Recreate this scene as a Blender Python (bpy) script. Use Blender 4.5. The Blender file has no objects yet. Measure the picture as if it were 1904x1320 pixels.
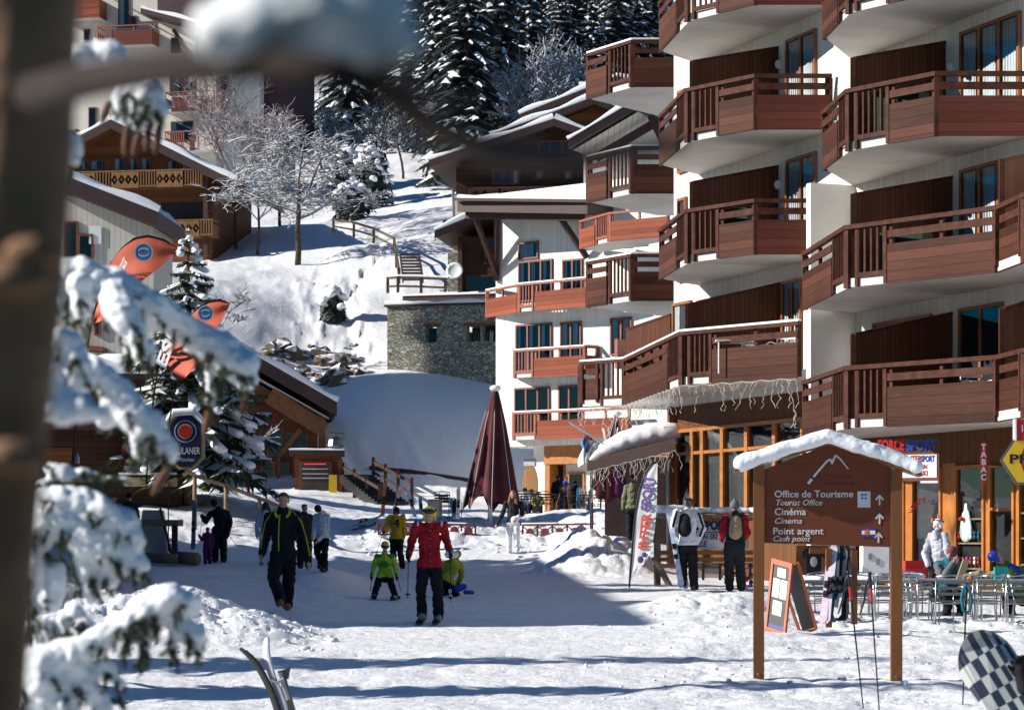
import bpy, bmesh, math, random
import numpy as np
from mathutils import Vector, Matrix
random.seed(7); RNG = np.random.default_rng(11)
SC = bpy.context.scene; COL = SC.collection
F = 4500.0; CX = 952.0; HY = 1000.0; CZ = 1.6
PI = math.pi
V = Vector
def P(px, py, Y):
    return V(((px-CX)/F*Y, Y, CZ-(py-HY)/F*Y))
def lerp(a, b, t): return a+(b-a)*t

# ------------------------------------------------------------------ materials
MATS = {}
def _new(name):
    m = bpy.data.materials.new(name); m.use_nodes = True
    nt = m.node_tree; b = nt.nodes['Principled BSDF']
    MATS[name] = m
    return m, nt, b
def _n(nt, typ, **kw):
    n = nt.nodes.new(typ)
    for k, v in kw.items():
        if k in n.inputs.keys() if isinstance(k, str) else False: n.inputs[k].default_value = v
        else: setattr(n, k, v)
    return n
def _lk(nt, a, b): nt.links.new(a, b)
def _math(nt, op, a, b=None, clamp=False):
    n = nt.nodes.new('ShaderNodeMath'); n.operation = op; n.use_clamp = clamp
    for i, x in enumerate((a, b)):
        if x is None: continue
        if isinstance(x, (int, float)): n.inputs[i].default_value = x
        else: nt.links.new(x, n.inputs[i])
    return n.outputs[0]
def _mix(nt, fac, a, b, blend='MIX'):
    n = nt.nodes.new('ShaderNodeMix'); n.data_type = 'RGBA'; n.blend_type = blend
    for s, x in ((n.inputs[0], fac), (n.inputs[6], a), (n.inputs[7], b)):
        if isinstance(x, (int, float)): s.default_value = x
        elif isinstance(x, tuple): s.default_value = (*x[:3], 1)
        else: nt.links.new(x, s)
    return n.outputs[2]
def _noise(nt, vec, scale, detail=4, rough=.55, dist=0):
    n = nt.nodes.new('ShaderNodeTexNoise'); n.inputs['Scale'].default_value = scale
    n.inputs['Detail'].default_value = detail; n.inputs['Roughness'].default_value = rough
    n.inputs['Distortion'].default_value = dist
    if vec is not None: nt.links.new(vec, n.inputs['Vector'])
    return n.outputs['Fac']
def _ramp(nt, x, lo, hi):
    n = nt.nodes.new('ShaderNodeMapRange'); n.inputs[1].default_value = lo; n.inputs[2].default_value = hi
    n.inputs[3].default_value = 0; n.inputs[4].default_value = 1
    nt.links.new(x, n.inputs[0]); return n.outputs[0]
def _bump(nt, bsdf, h, strength, dist=.02):
    n = nt.nodes.new('ShaderNodeBump'); n.inputs['Strength'].default_value = strength
    n.inputs['Distance'].default_value = dist
    nt.links.new(h, n.inputs['Height']); nt.links.new(n.outputs[0], bsdf.inputs['Normal'])
def coords(nt, kind='Object', scale=None):
    t = nt.nodes.new('ShaderNodeTexCoord').outputs[kind]
    if scale:
        mp = nt.nodes.new('ShaderNodeMapping'); mp.inputs['Scale'].default_value = scale
        nt.links.new(t, mp.inputs[0]); t = mp.outputs[0]
    return t
def dark(c, k): return tuple(x*k for x in c[:3])
def plain(name, col, rough=.6, var=.25, scale=6, bump=.15, metal=0, spec=.4, col2=None):
    m, nt, b = _new(name)
    co = coords(nt); f = _noise(nt, co, scale, 5)
    c2 = col2 or dark(col, 1-var)
    _lk(nt, _mix(nt, _ramp(nt, f, .3, .7), c2, tuple(min(1, x*(1+var*.3)) for x in col)), b.inputs['Base Color'])
    b.inputs['Roughness'].default_value = rough; b.inputs['Metallic'].default_value = metal
    b.inputs['Specular IOR Level'].default_value = spec
    if bump: _bump(nt, b, _noise(nt, co, scale*4, 4), bump, .01)
    return m
def planks(name, col, size=.16, axis='v', gap=.06, var=.35, rough=.6, gapk=.25, bump=.5, weather=None, grain=1.0, wlo=.58, whi=.75):
    """boards laid along u (axis 'v' = stacked upwards) or standing (axis 'u')"""
    m, nt, b = _new(name)
    uv = coords(nt, 'UV'); sp = nt.nodes.new('ShaderNodeSeparateXYZ'); _lk(nt, uv, sp.inputs[0])
    c = sp.outputs[1] if axis == 'v' else sp.outputs[0]
    t = _math(nt, 'DIVIDE', c, size); idx = _math(nt, 'FLOOR', t); fr = _math(nt, 'FRACT', t)
    wn = nt.nodes.new('ShaderNodeTexWhiteNoise'); wn.noise_dimensions = '1D'; _lk(nt, idx, wn.inputs['W'])
    sc = (1.2, 22, 1) if axis == 'v' else (22, 1.2, 1)
    g = _noise(nt, coords(nt, 'UV', sc), 1.6*grain, 6, .65)
    big = _noise(nt, coords(nt, 'UV', (.5, .9, 1)), 1.0, 3)
    k = _math(nt, 'ADD', _math(nt, 'MULTIPLY', wn.outputs[0], .45), _math(nt, 'MULTIPLY', g, .55))
    k = _math(nt, 'ADD', _math(nt, 'MULTIPLY', k, .7), _math(nt, 'MULTIPLY', big, .3))
    colr = _mix(nt, _ramp(nt, k, .25, .75), dark(col, 1-var), tuple(min(1, x*(1+var*.6)) for x in col))
    if weather: colr = _mix(nt, _math(nt, 'MULTIPLY', _ramp(nt, g, wlo, whi), .55), colr, weather)
    gm = _math(nt, 'LESS_THAN', fr, gap)
    _lk(nt, _mix(nt, gm, colr, dark(col, gapk)), b.inputs['Base Color'])
    b.inputs['Roughness'].default_value = rough; b.inputs['Specular IOR Level'].default_value = .12
    h = _math(nt, 'SUBTRACT', _math(nt, 'MULTIPLY', g, .4), gm)
    _bump(nt, b, h, bump, .012)
    return m
def snowmat(name, bump=.35, scale=1.0, col=(.87, .88, .90)):
    m, nt, b = _new(name)
    co = coords(nt)
    a = _noise(nt, co, 3.5*scale, 6, .6); c = _noise(nt, co, 22*scale, 6, .65)
    e = _noise(nt, co, 75*scale, 3, .6); h = _math(nt, 'ADD', _math(nt, 'ADD', a, _math(nt, 'MULTIPLY', c, .38)), _math(nt, 'MULTIPLY', e, .12))
    _bump(nt, b, h, bump, .09/scale)
    _lk(nt, _mix(nt, _ramp(nt, c, .3, .7), dark(col, .95), col), b.inputs['Base Color'])
    b.inputs['Roughness'].default_value = .55; b.inputs['Specular IOR Level'].default_value = .25
    return m
def glassmat(name, tint=(.8, .85, .88), minr=.035):
    m, nt, b = _new(name); nt.nodes.remove(b)
    out = nt.nodes['Material Output']
    tr = nt.nodes.new('ShaderNodeBsdfTransparent'); tr.inputs[0].default_value = (*tint, 1)
    gl = nt.nodes.new('ShaderNodeBsdfGlossy'); gl.inputs['Roughness'].default_value = .02; gl.inputs[0].default_value = (.95, .95, .93, 1)
    lw = nt.nodes.new('ShaderNodeFresnel'); lw.inputs[0].default_value = 1.5
    f = _math(nt, 'MAXIMUM', _math(nt, 'MULTIPLY', lw.outputs[0], 1.0, True), minr)
    mx = nt.nodes.new('ShaderNodeMixShader'); _lk(nt, f, mx.inputs[0]); _lk(nt, tr.outputs[0], mx.inputs[1]); _lk(nt, gl.outputs[0], mx.inputs[2])
    _lk(nt, mx.outputs[0], out.inputs[0]); return m
def frostmat(name, col, amount=.35, lo=-.1, hi=.5, nsc=1.5):
    """bark or needles that carry snow on whatever faces up"""
    m, nt, b = _new(name)
    g = nt.nodes.new('ShaderNodeNewGeometry'); sp = nt.nodes.new('ShaderNodeSeparateXYZ'); _lk(nt, g.outputs['Normal'], sp.inputs[0])
    co = coords(nt); f = _noise(nt, co, nsc, 3)
    k = _ramp(nt, _math(nt, 'ADD', sp.outputs[2], _math(nt, 'MULTIPLY', _math(nt, 'SUBTRACT', f, .5), 1.6)), lo, hi)
    c = _mix(nt, _ramp(nt, _noise(nt, co, 12), .3, .7), dark(col, .6), col)
    _lk(nt, _mix(nt, k, c, (.84, .86, .9)), b.inputs['Base Color'])
    b.inputs['Roughness'].default_value = .75; b.inputs['Specular IOR Level'].default_value = .2
    return m
def stonemat(name, sc=3.4):
    m, nt, b = _new(name)
    uv = coords(nt, 'UV', (1, 1.45, 1))
    nz = nt.nodes.new('ShaderNodeTexNoise'); nz.inputs['Scale'].default_value = 2.2; _lk(nt, uv, nz.inputs['Vector'])
    ad = nt.nodes.new('ShaderNodeVectorMath'); ad.operation = 'MULTIPLY_ADD'; _lk(nt, nz.outputs['Color'], ad.inputs[0]); ad.inputs[1].default_value = (.25, .25, 0); _lk(nt, uv, ad.inputs[2])
    v1 = nt.nodes.new('ShaderNodeTexVoronoi'); v1.inputs['Scale'].default_value = sc; _lk(nt, ad.outputs[0], v1.inputs['Vector'])
    v2 = nt.nodes.new('ShaderNodeTexVoronoi'); v2.feature = 'DISTANCE_TO_EDGE'; v2.inputs['Scale'].default_value = sc; _lk(nt, ad.outputs[0], v2.inputs['Vector'])
    hs = nt.nodes.new('ShaderNodeSeparateColor'); _lk(nt, v1.outputs['Color'], hs.inputs[0])
    c = _mix(nt, hs.outputs[0], (.29, .265, .21), (.66, .63, .52))
    c = _mix(nt, _math(nt, 'GREATER_THAN', hs.outputs[1], .86), c, (.36, .22, .12))
    c = _mix(nt, _math(nt, 'MULTIPLY', hs.outputs[2], .5), c, (.24, .31, .25))
    c = _mix(nt, _ramp(nt, _noise(nt, uv, 12), .25, .75), dark((1, 1, 1), .65), (1, 1, 1)) if False else c
    c2 = _mix(nt, _math(nt, 'MULTIPLY', _noise(nt, uv, 14), .5), c, (.10, .10, .08))
    e = _ramp(nt, v2.outputs['Distance'], .01, .07)
    _lk(nt, _mix(nt, e, (.11, .10, .085), c2), b.inputs['Base Color'])
    b.inputs['Roughness'].default_value = .85
    _bump(nt, b, _math(nt, 'ADD', e, _math(nt, 'MULTIPLY', _noise(nt, uv, 20), .4)), .9, .11)
    return m
def emit(name, col, s=1):
    m, nt, b = _new(name); b.inputs['Base Color'].default_value = (*dark(col, .5), 1)
    b.inputs['Emission Color'].default_value = (*col, 1); b.inputs['Emission Strength'].default_value = s; return m

snow = snowmat('snow_ground', .6, 1.0, (.82, .83, .85)); snow_soft = snowmat('snow_cap', .22, 2.5); snow_near = snowmat('snow_on_branch', .12, 9, (.86, .87, .89))
W_BROWN = planks('brown_balcony_boards', (.082, .030, .018), .185, 'v', .05, .75, weather=(.13, .068, .046))
W_DARK = planks('dark_red_boards', (.14, .042, .030), .185, 'v', .05, .35)
W_RED = planks('orange_red_boards', (.27, .072, .038), .185, 'v', .05, .45, weather=(.30, .14, .09))
W_RAIL = plain('brown_rail_wood', (.085, .032, .021), .65, .5, 5, .2, 0, .12)
W_RAILR = plain('red_rail_wood', (.30, .090, .050), .6, .3, 5)
W_SCREEN = planks('brown_screen_boards', (.105, .040, .022), .11, 'u', .10, .3)
W_SHOP = planks('shop_cladding', (.16, .068, .028), .10, 'u', .14, .25, weather=None)
W_ORANGE = plain('orange_window_wood', (.42, .155, .035), .45, .3, 4, .1)
W_FRAME = plain('red_brown_frame', (.20, .060, .028), .5, .3, 4, .1)
W_CLAD = planks('white_cladding', (.80, .775, .72), .125, 'u', .09, .13, .55, .62, .5)
W_CLADG = planks('cream_cladding', (.60, .56, .49), .20, 'u', .09, .06, .55, .62, .5)
PLASTER = plain('white_plaster', (.80, .785, .74), .75, .16, 1.0, .12)
SOFFIT = plain('pale_soffit', (.60, .57, .54), .75, .22, .7, .08)
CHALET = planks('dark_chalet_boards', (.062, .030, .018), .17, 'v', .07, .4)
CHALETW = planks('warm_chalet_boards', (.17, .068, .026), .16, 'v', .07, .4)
CARVED = planks('carved_balcony_boards', (.25, .135, .06), .14, 'u', .08, .25)
BEAM = plain('dark_beam', (.060, .028, .020), .65, .35, 4)
BEAMW = plain('warm_beam', (.19, .075, .028), .65, .35, 4)
FASCIA = plain('dark_fascia', (.055, .026, .024), .55, .3, 3)
STONE = stonemat('rubble_stone', 4.8)
GLASS = glassmat('window_glass'); GLASSB = glassmat('shop_glass', (.9, .95, .95), .10)
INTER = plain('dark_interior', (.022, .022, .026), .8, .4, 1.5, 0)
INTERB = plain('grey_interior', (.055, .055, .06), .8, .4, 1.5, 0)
def curtainmat():
    m, nt, b = _new('white_curtain')
    uv = coords(nt, 'UV'); sp = nt.nodes.new('ShaderNodeSeparateXYZ'); _lk(nt, uv, sp.inputs[0])
    w = nt.nodes.new('ShaderNodeTexWave'); w.inputs['Scale'].default_value = 3.2; w.inputs['Distortion'].default_value = 1.5; _lk(nt, uv, w.inputs['Vector'])
    b.inputs['Base Color'].default_value = (.80, .80, .78, 1); b.inputs['Roughness'].default_value = .9
    _bump(nt, b, w.outputs['Fac'], .9, .06); return m
CURTAIN = curtainmat()
METAL = plain('grey_metal', (.20, .20, .21), .38, .12, 8, .03, 1.0)
ALU = plain('aluminium_tube', (.46, .47, .48), .28, .1, 8, .02, 1.0)
BLACK = plain('black_plastic', (.012, .012, .014), .45, .3, 8, .05)
WHITE = plain('white_paint', (.78, .78, .76), .5, .06, 4, .03)
GREYP = plain('grey_panel', (.30, .30, .31), .55, .15, 3, .05)
SIGNW = planks('sign_boards', (.150, .046, .024), .30, 'v', .012, .22, .5, .4, .25)
POSTW = planks('sign_posts', (.195, .080, .032), 3, 'u', .0, .35, .5, .3, .3)
LETW = plain('pale_lettering', (.62, .60, .58), .5, .1, 8, 0)
LOGW = plain('weathered_log', (.23, .165, .10), .8, .4, 5, .4)
ROCK = plain('brown_rock', (.14, .11, .085), .9, .5, 1.6, .7)
REDP = plain('red_paint', (.42, .018, .022), .4, .15, 5, .03)
BLUEP = plain('blue_paint', (.02, .06, .30), .4, .15, 5, .03)
YELP = plain('yellow_paint', (.80, .50, .02), .4, .1, 5, .03)
NAVY = plain('navy_paint', (.012, .016, .06), .4, .2, 5, .03)
GOLD = plain('gold_paint', (.52, .34, .08), .45, .2, 5, .03)
CORAL = plain('coral_fabric', (.62, .12, .062), .7, .14, 2, .25)
BURG = plain('burgundy_fabric', (.078, .008, .016), .8, .5, 2, .3)
BURGW = plain('burgundy_wood', (.13, .022, .025), .6, .35, 6, .1)
TRIM = plain('pale_trim', (.6, .56, .5), .7, .1, 5, .05)
BARK = plain('spruce_bark', (.30, .165, .092), .95, .5, 9, .8)
BARKT = plain('tree_bark', (.075, .058, .044), .95, .45, 6, .6)
CONE = plain('cone_brown', (.16, .065, .032), .7, .4, 60, .6)
NEEDLE = plain('spruce_needles', (.060, .078, .030), .6, .4, 3, 0)
NEEDLED = plain('hazed_dark_needles', (.034, .050, .044), .65, .45, .8, 0)  # needle colour lightened to stand in for haze over the forest
TWIGF = frostmat('frosted_twig', (.11, .095, .085), lo=-.35, hi=.5)
TWIGR = frostmat('frosted_reddish_twig', (.19, .13, .11), lo=-.1, hi=.85)
SHRUBF = frostmat('snowy_shrub', (.04, .05, .03), lo=0, hi=.5, nsc=2)

# ------------------------------------------------------------------ mesh builder
class MB:
    def __init__(s): s.v = []; s.f = []; s.m = []
    def add(s, vs, fs, m=0):
        o = len(s.v); s.v += [tuple(x) for x in vs]
        for f in fs: s.f.append(tuple(i+o for i in f)); s.m.append(m)
    def quad(s, a, b, c, d, m=0): s.add((a, b, c, d), ((0, 1, 2, 3),), m)
    def obox(s, o, u, v, w, m=0):
        o, u, v, w = V(o), V(u), V(v), V(w)
        p = [o, o+u, o+u+v, o+v]; p += [q+w for q in p]
        s.add(p, ((0, 3, 2, 1), (4, 5, 6, 7), (0, 1, 5, 4), (1, 2, 6, 5), (2, 3, 7, 6), (3, 0, 4, 7)), m)
    def box(s, c, sz, rz=0, m=0):
        cs, sn = math.cos(rz), math.sin(rz)
        u = V((cs, sn, 0))*sz[0]; v = V((-sn, cs, 0))*sz[1]; w = V((0, 0, sz[2]))
        s.obox(V(c)-u/2-v/2-w/2, u, v, w, m)
    def beam(s, a, b, w, h, m=0, up=(0, 0, 1)):
        a, b = V(a), V(b); d = (b-a)
        if d.length < 1e-6: return
        up = V(up); x = d.cross(up)
        if x.length < 1e-5: x = d.cross(V((0, 1, 0)))
        x.normalize(); y = x.cross(d).normalized()
        s.obox(a-x*w/2-y*h/2, d, x*w, y*h, m)
    def prism(s, poly, ext, m=0):
        poly = [V(p) for p in poly]; n = len(poly); e = V(ext)
        vs = poly+[p+e for p in poly]
        fs = [tuple(range(n))[::-1], tuple(range(n, 2*n))]+[(i, (i+1) % n, n+(i+1) % n, n+i) for i in range(n)]
        s.add(vs, fs, m)
    def tube(s, pts, rad, n=6, m=0, cap=True):
        pts = [V(p) for p in pts]; k = len(pts)
        if isinstance(rad, (int, float)): rad = [rad]*k
        vs = []; up = V((.13, .27, .95))
        for i, p in enumerate(pts):
            d = (pts[min(i+1, k-1)]-pts[max(i-1, 0)])
            if d.length < 1e-9: d = V((0, 0, 1))
            d.normalize(); x = d.cross(up)
            if x.length < .05: x = d.cross(V((1, 0, 0)))
            x.normalize(); y = d.cross(x)
            for j in range(n):
                a = 2*PI*j/n; vs.append(p+(x*math.cos(a)+y*math.sin(a))*rad[i])
        fs = []
        for i in range(k-1):
            for j in range(n):
                a = i*n+j; b = i*n+(j+1) % n; fs.append((a, b, b+n, a+n))
        if cap: fs += [tuple(range(n))[::-1], tuple(range((k-1)*n, k*n))]
        s.add(vs, fs, m)
    def lathe(s, prof, c, n=12, m=0, ax=None):
        c = V(c); k = len(prof); vs = []
        X, Y, Z = (V((1, 0, 0)), V((0, 1, 0)), V((0, 0, 1))) if ax is None else ax
        for r, z in prof:
            for j in range(n):
                a = 2*PI*j/n; vs.append(c+X*(r*math.cos(a))+Y*(r*math.sin(a))+Z*z)
        fs = [(i*n+j, i*n+(j+1) % n, (i+1)*n+(j+1) % n, (i+1)*n+j) for i in range(k-1) for j in range(n)]
        fs += [tuple(range(n))[::-1], tuple(range((k-1)*n, k*n))]
        s.add(vs, fs, m)
    def ball(s, c, r, n=10, m=0, ax=None):
        if isinstance(r, (int, float)): r = (r, r, r)
        c = V(c); k = max(4, n//2+1); vs = []; X, Y, Z = ax or (V((1, 0, 0)), V((0, 1, 0)), V((0, 0, 1)))
        vs.append(c-Z*r[2])
        for i in range(1, k):
            t = -PI/2+PI*i/k
            for j in range(n):
                a = 2*PI*j/n; vs.append(c+X*(r[0]*math.cos(t)*math.cos(a))+Y*(r[1]*math.cos(t)*math.sin(a))+Z*(r[2]*math.sin(t)))
        vs.append(c+Z*r[2]); fs = []
        for j in range(n): fs.append((0, 1+(j+1) % n, 1+j))
        for i in range(k-2):
            for j in range(n): a = 1+i*n+j; b = 1+i*n+(j+1) % n; fs.append((a, b, b+n, a+n))
        L = 1+(k-2)*n; T = len(vs)-1
        for j in range(n): fs.append((L+j, L+(j+1) % n, T))
        s.add(vs, fs, m)
    def mesh(s, name, mats, off=(0, 0, 0), smooth=False, uv=True, recalc=True):
        me = bpy.data.meshes.new(name)
        va = np.array(s.v, dtype=float).reshape(-1, 3)
        me.from_pydata((va-np.array(off)).tolist(), [], s.f)
        for m in (mats if isinstance(mats, (list, tuple)) else [mats]): me.materials.append(m)
        if len(me.materials) > 1: me.polygons.foreach_set('material_index', s.m)
        if recalc:
            bm = bmesh.new(); bm.from_mesh(me); bmesh.ops.recalc_face_normals(bm, faces=bm.faces); bm.to_mesh(me); bm.free()
        if uv:
            L = me.uv_layers.new(name='UVMap').data
            for pl in me.polygons:
                n = pl.normal
                if abs(n.z) < .8:
                    h = V((-n.y, n.x, 0)).normalized()
                    for li in pl.loop_indices:
                        p = va[me.loops[li].vertex_index]; L[li].uv = (p[0]*h.x+p[1]*h.y, p[2])
                else:
                    for li in pl.loop_indices:
                        p = va[me.loops[li].vertex_index]; L[li].uv = (p[0], p[1])
        if smooth: me.polygons.foreach_set('use_smooth', [True]*len(me.polygons))
        me.update(); return me
def wloc(o):
    l = V((0, 0, 0))
    while o is not None: l += o.location; o = o.parent
    return l
def link(name, me, parent=None, loc=None):
    o = bpy.data.objects.new(name, me); COL.objects.link(o)
    if parent is not None: o.parent = parent
    elif loc is not None: o.location = loc
    return o
def setp(o, label=None, cat=None, group=None, kind=None):
    if label: o['label'] = label
    if cat: o['category'] = cat
    if group: o['group'] = group
    if kind: o['kind'] = kind
    return o
def thing(name, label, cat, loc, group=None):
    o = bpy.data.objects.new(name, None); COL.objects.link(o); o.location = loc; o.empty_display_size = .3
    return setp(o, label, cat, group)
def part(mb, name, mats, parent, smooth=False, label=None, **kw):
    o = link(name, mb.mesh(name, mats, wloc(parent), smooth, **kw), parent)
    if label: o['label'] = label
    return o
def solo(mb, name, mats, label, cat, loc, group=None, smooth=False, kind=None, **kw):
    return setp(link(name, mb.mesh(name, mats, loc, smooth, **kw), None, V(loc)), label, cat, group, kind)
def copytree(o, parent=None):
    c = o.copy(); COL.objects.link(c); c.parent = parent
    for ch in list(o.children): copytree(ch, c)
    return c
def remesh(mb, voxel, smooth_it=2, name='tmp'):
    me = bpy.data.meshes.new(name); me.from_pydata(s_v(mb), [], mb.f)
    o = bpy.data.objects.new(name, me); COL.objects.link(o)
    r = o.modifiers.new('r', 'REMESH'); r.mode = 'VOXEL'; r.voxel_size = voxel; r.use_smooth_shade = True
    if smooth_it:
        sm = o.modifiers.new('s', 'SMOOTH'); sm.iterations = smooth_it; sm.factor = .5
    dg = bpy.context.evaluated_depsgraph_get()
    out = bpy.data.meshes.new_from_object(o.evaluated_get(dg))
    bpy.data.objects.remove(o); bpy.data.meshes.remove(me)
    return out
def s_v(mb): return mb.v
def getco(me):
    a = np.empty(len(me.vertices)*3); me.vertices.foreach_get('co', a); return a.reshape(-1, 3)
def capsule(mb, a, b, ra, rb, n=10, flat=None, m=0):
    """tapered round-ended limb; flat = (axis, factor) squeezes it along a horizontal axis"""
    a, b = V(a), V(b); d = b-a; L = d.length
    z = d.normalized() if L > 1e-6 else V((0, 0, 1))
    x = z.cross(V((0, 1, 0)));
    if x.length < .1: x = z.cross(V((1, 0, 0)))
    x.normalize(); y = z.cross(x)
    rings = [(-.98, .2), (-.7, .71), (-.3, .95), (0, 1)]
    prof = [(a, ra, h, k) for h, k in rings]+[(b, rb, -h, k) for h, k in rings[::-1]]
    vs = []
    for c, r, h, k in prof:
        for j in range(n):
            t = 2*PI*j/n; p = c+z*(h*r)+(x*math.cos(t)+y*math.sin(t))*(k*r)
            if flat:
                ax, q = flat; mid = a+z*((p-a).dot(z)); o = p-mid; p = p-ax*(o.dot(ax)*(1-q))
            vs.append(p)
    k = len(prof)
    fs = [(i*n+j, i*n+(j+1) % n, (i+1)*n+(j+1) % n, (i+1)*n+j) for i in range(k-1) for j in range(n)]
    fs += [tuple(range(n))[::-1], tuple(range((k-1)*n, k*n))]
    mb.add(vs, fs, m)
def text(body, size, mat, parent, o, right, up, depth=.006, bold=0, shear=0, align='LEFT', name='lettering', width=None, top=None):
    cu = bpy.data.curves.new('t', 'FONT'); cu.body = body; cu.size = size; cu.extrude = depth/2; cu.offset = bold; cu.shear = shear
    cu.align_x = align; cu.resolution_u = 3
    ob = bpy.data.objects.new('t', cu); COL.objects.link(ob)
    dg = bpy.context.evaluated_depsgraph_get(); me = bpy.data.meshes.new_from_object(ob.evaluated_get(dg))
    bpy.data.objects.remove(ob); bpy.data.curves.remove(cu)
    c = getco(me); right = V(right).normalized(); up = V(up).normalized(); n = right.cross(up)
    if width and len(c):
        w = c[:, 0].max()-c[:, 0].min(); c[:, 0] *= width/max(w, 1e-6)
    base = V(o)-(wloc(parent) if parent is not None else V((0, 0, 0)))
    M = np.array([right, up, n]); w = c@M+np.array(base)
    me.vertices.foreach_set('co', w.ravel()); me.materials.clear(); me.materials.append(mat); me.update()
    return link(name, me, parent)

# ------------------------------------------------------------------ numpy noise
def _h(ix, iy, s):
    v = np.sin(ix*127.1+iy*311.7+s*74.7)*43758.5453; return v-np.floor(v)
def vnoise(x, y, s=0):
    ix, iy = np.floor(x), np.floor(y); fx, fy = x-ix, y-iy
    ux, uy = fx*fx*(3-2*fx), fy*fy*(3-2*fy)
    return (_h(ix, iy, s)*(1-ux)+_h(ix+1, iy, s)*ux)*(1-uy)+(_h(ix, iy+1, s)*(1-ux)+_h(ix+1, iy+1, s)*ux)*uy
def fbm(x, y, o=4, s=0):
    r = 0; a = .5; t = 0
    for i in range(o): r = r+a*vnoise(x*2**i+i*17.3, y*2**i+i*9.1, s+i); t += a; a *= .5
    return r/t
def lumps(x, y, s=0):
    ix, iy = np.floor(x), np.floor(y); d = np.full_like(x, 9.)
    best = np.zeros_like(x)
    for dx in (-1, 0, 1):
        for dy in (-1, 0, 1):
            jx, jy = ix+dx, iy+dy
            px_, py_ = jx+_h(jx, jy, s), jy+_h(jx, jy, s+5); r = .35+.5*_h(jx, jy, s+9)
            q = ((x-px_)**2+(y-py_)**2)/(r*r)
            best = np.maximum(best, np.sqrt(np.maximum(0, 1-q))*r)
    return best
# ------------------------------------------------------------------ snow ground: street, banks, hillside
YK = np.array([.5, 15, 22, 26, 31, 36, 43, 47, 52, 56, 60, 64, 68, 72, 76, 82, 90, 100, 104, 108, 112, 116, 120, 125, 132, 140, 150, 160, 180, 220, 300, 420, 600.])
_base = {.5: -1.6, 15: -1.6, 22: -1.6, 26: -1.57, 31: -1.40, 36: -1.27, 43: -1.12, 52: -.95, 60: -.80}
_hill = {140: 17, 160: 22, 180: 26.5, 220: 34, 300: 56, 420: 92, 600: 140}
_tab = {
 -900: {64: -.4, 70: .8, 80: 1.6, 104: 2, 112: 4, 116: 7, 120: 11, 125: 14},
 100: {64: -.35, 70: .9, 80: 1.65, 104: 2, 112: 4.5, 116: 8, 120: 11.5, 125: 14},
 300: {60: -.75, 64: -.2, 70: .95, 80: 1.7, 104: 1.9, 112: 5, 116: 8, 120: 11, 125: 13, 150: 17, 166: 22},
 450: {60: -.78, 64: -.3, 70: .45, 80: 1.5, 104: 1.9, 108: 3.2, 116: 8.2, 125: 12.0, 132: 14, 150: 17.8, 163: 22},
 560: {62: -.75, 66: -.4, 72: .4, 80: 1.1, 90: 1.5, 104: 1.9, 116: 7.3, 125: 10.8, 140: 15.6, 160: 20.8, 180: 25.3},
 640: {60: -.8, 66: -.66, 69: .0, 73: .45, 80: .8, 90: 1.1, 104: 1.75, 116: 7.7, 125: 11.2, 140: 16, 160: 20.8, 180: 25.6},
 720: {66: -.66, 69.5: .15, 73: .5, 90: .95, 104: 1.7, 116: 7.95, 125: 10.8, 140: 16.5, 160: 21, 180: 25.8},
 820: {66: -.66, 69.5: .2, 73: .52, 90: .95, 104: 1.65, 116: 8.0, 125: 10.6, 132: 13.5, 140: 17, 160: 22, 180: 26},
 920: {66: -.66, 69.5: .2, 73: .5, 80: .75, 90: 1.0, 104: 1.5, 116: 7.5, 125: 10.6, 140: 17},
 1010: {66: -.68, 69.5: .15, 73: .45, 80: .65, 100: 1.0, 104: 1.2, 116: 7},
 1100: {60: -.85, 65: -.6, 69: .3, 73: .55, 85: .8, 100: 1., 104: 1.2, 116: 6},
 1230: {43: -1.08, 47: -1.04, 52: -.98, 58: -.85, 64: -.45, 70: .2, 76: .4, 100: .9, 104: 1, 116: 6},
 1400: {31: -1.42, 36: -1.30, 43: -1.12, 47: -1.04, 52: -1.02, 104: -.9, 116: 4},
 1490: {31: -1.50, 36: -1.46, 41.5: -1.40, 46: -1.08, 52: -1.02, 104: -.9, 116: 4},
 2800: {31: -1.54, 36: -1.52, 42.5: -1.5, 46: -1.08, 52: -1.02, 104: -.9, 116: 4},
}
PXK = np.array(sorted(_tab)); TAB = np.zeros((len(PXK), len(YK)))
for i, p in enumerate(PXK):
    d = {**{k: v for k, v in _base.items() if k <= min(_tab[p])-.1}, **_tab[p]}
    mx = max(d); d.update({k: v for k, v in _hill.items() if k > mx})
    if p >= 1230: d.update({420: 84, 600: 90})
    ks = sorted(d); TAB[i] = np.interp(YK, ks, [d[k] for k in ks])
def _box(a, k, ax):
    if k < 1: return a
    pad = [(0, 0), (0, 0)]; pad[ax] = (k, k); b = np.pad(a, pad, mode='edge'); c = np.cumsum(b, axis=ax)
    z = np.zeros_like(np.take(c, [0], axis=ax)); c = np.concatenate([z, c], axis=ax); n = a.shape[ax]
    hi = np.take(c, np.arange(2*k+1, 2*k+1+n), axis=ax); lo = np.take(c, np.arange(n), axis=ax)
    return (hi-lo)/(2*k+1)
UG = np.concatenate([np.linspace(-.62, -.235, 70)[:-1], np.linspace(-.235, .235, 640), np.linspace(.235, .62, 70)[1:]])
YG = np.concatenate([np.geomspace(.5, 14, 40)[:-1], np.geomspace(14, 90, 620)[:-1], np.geomspace(90, 640, 330)])
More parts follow.
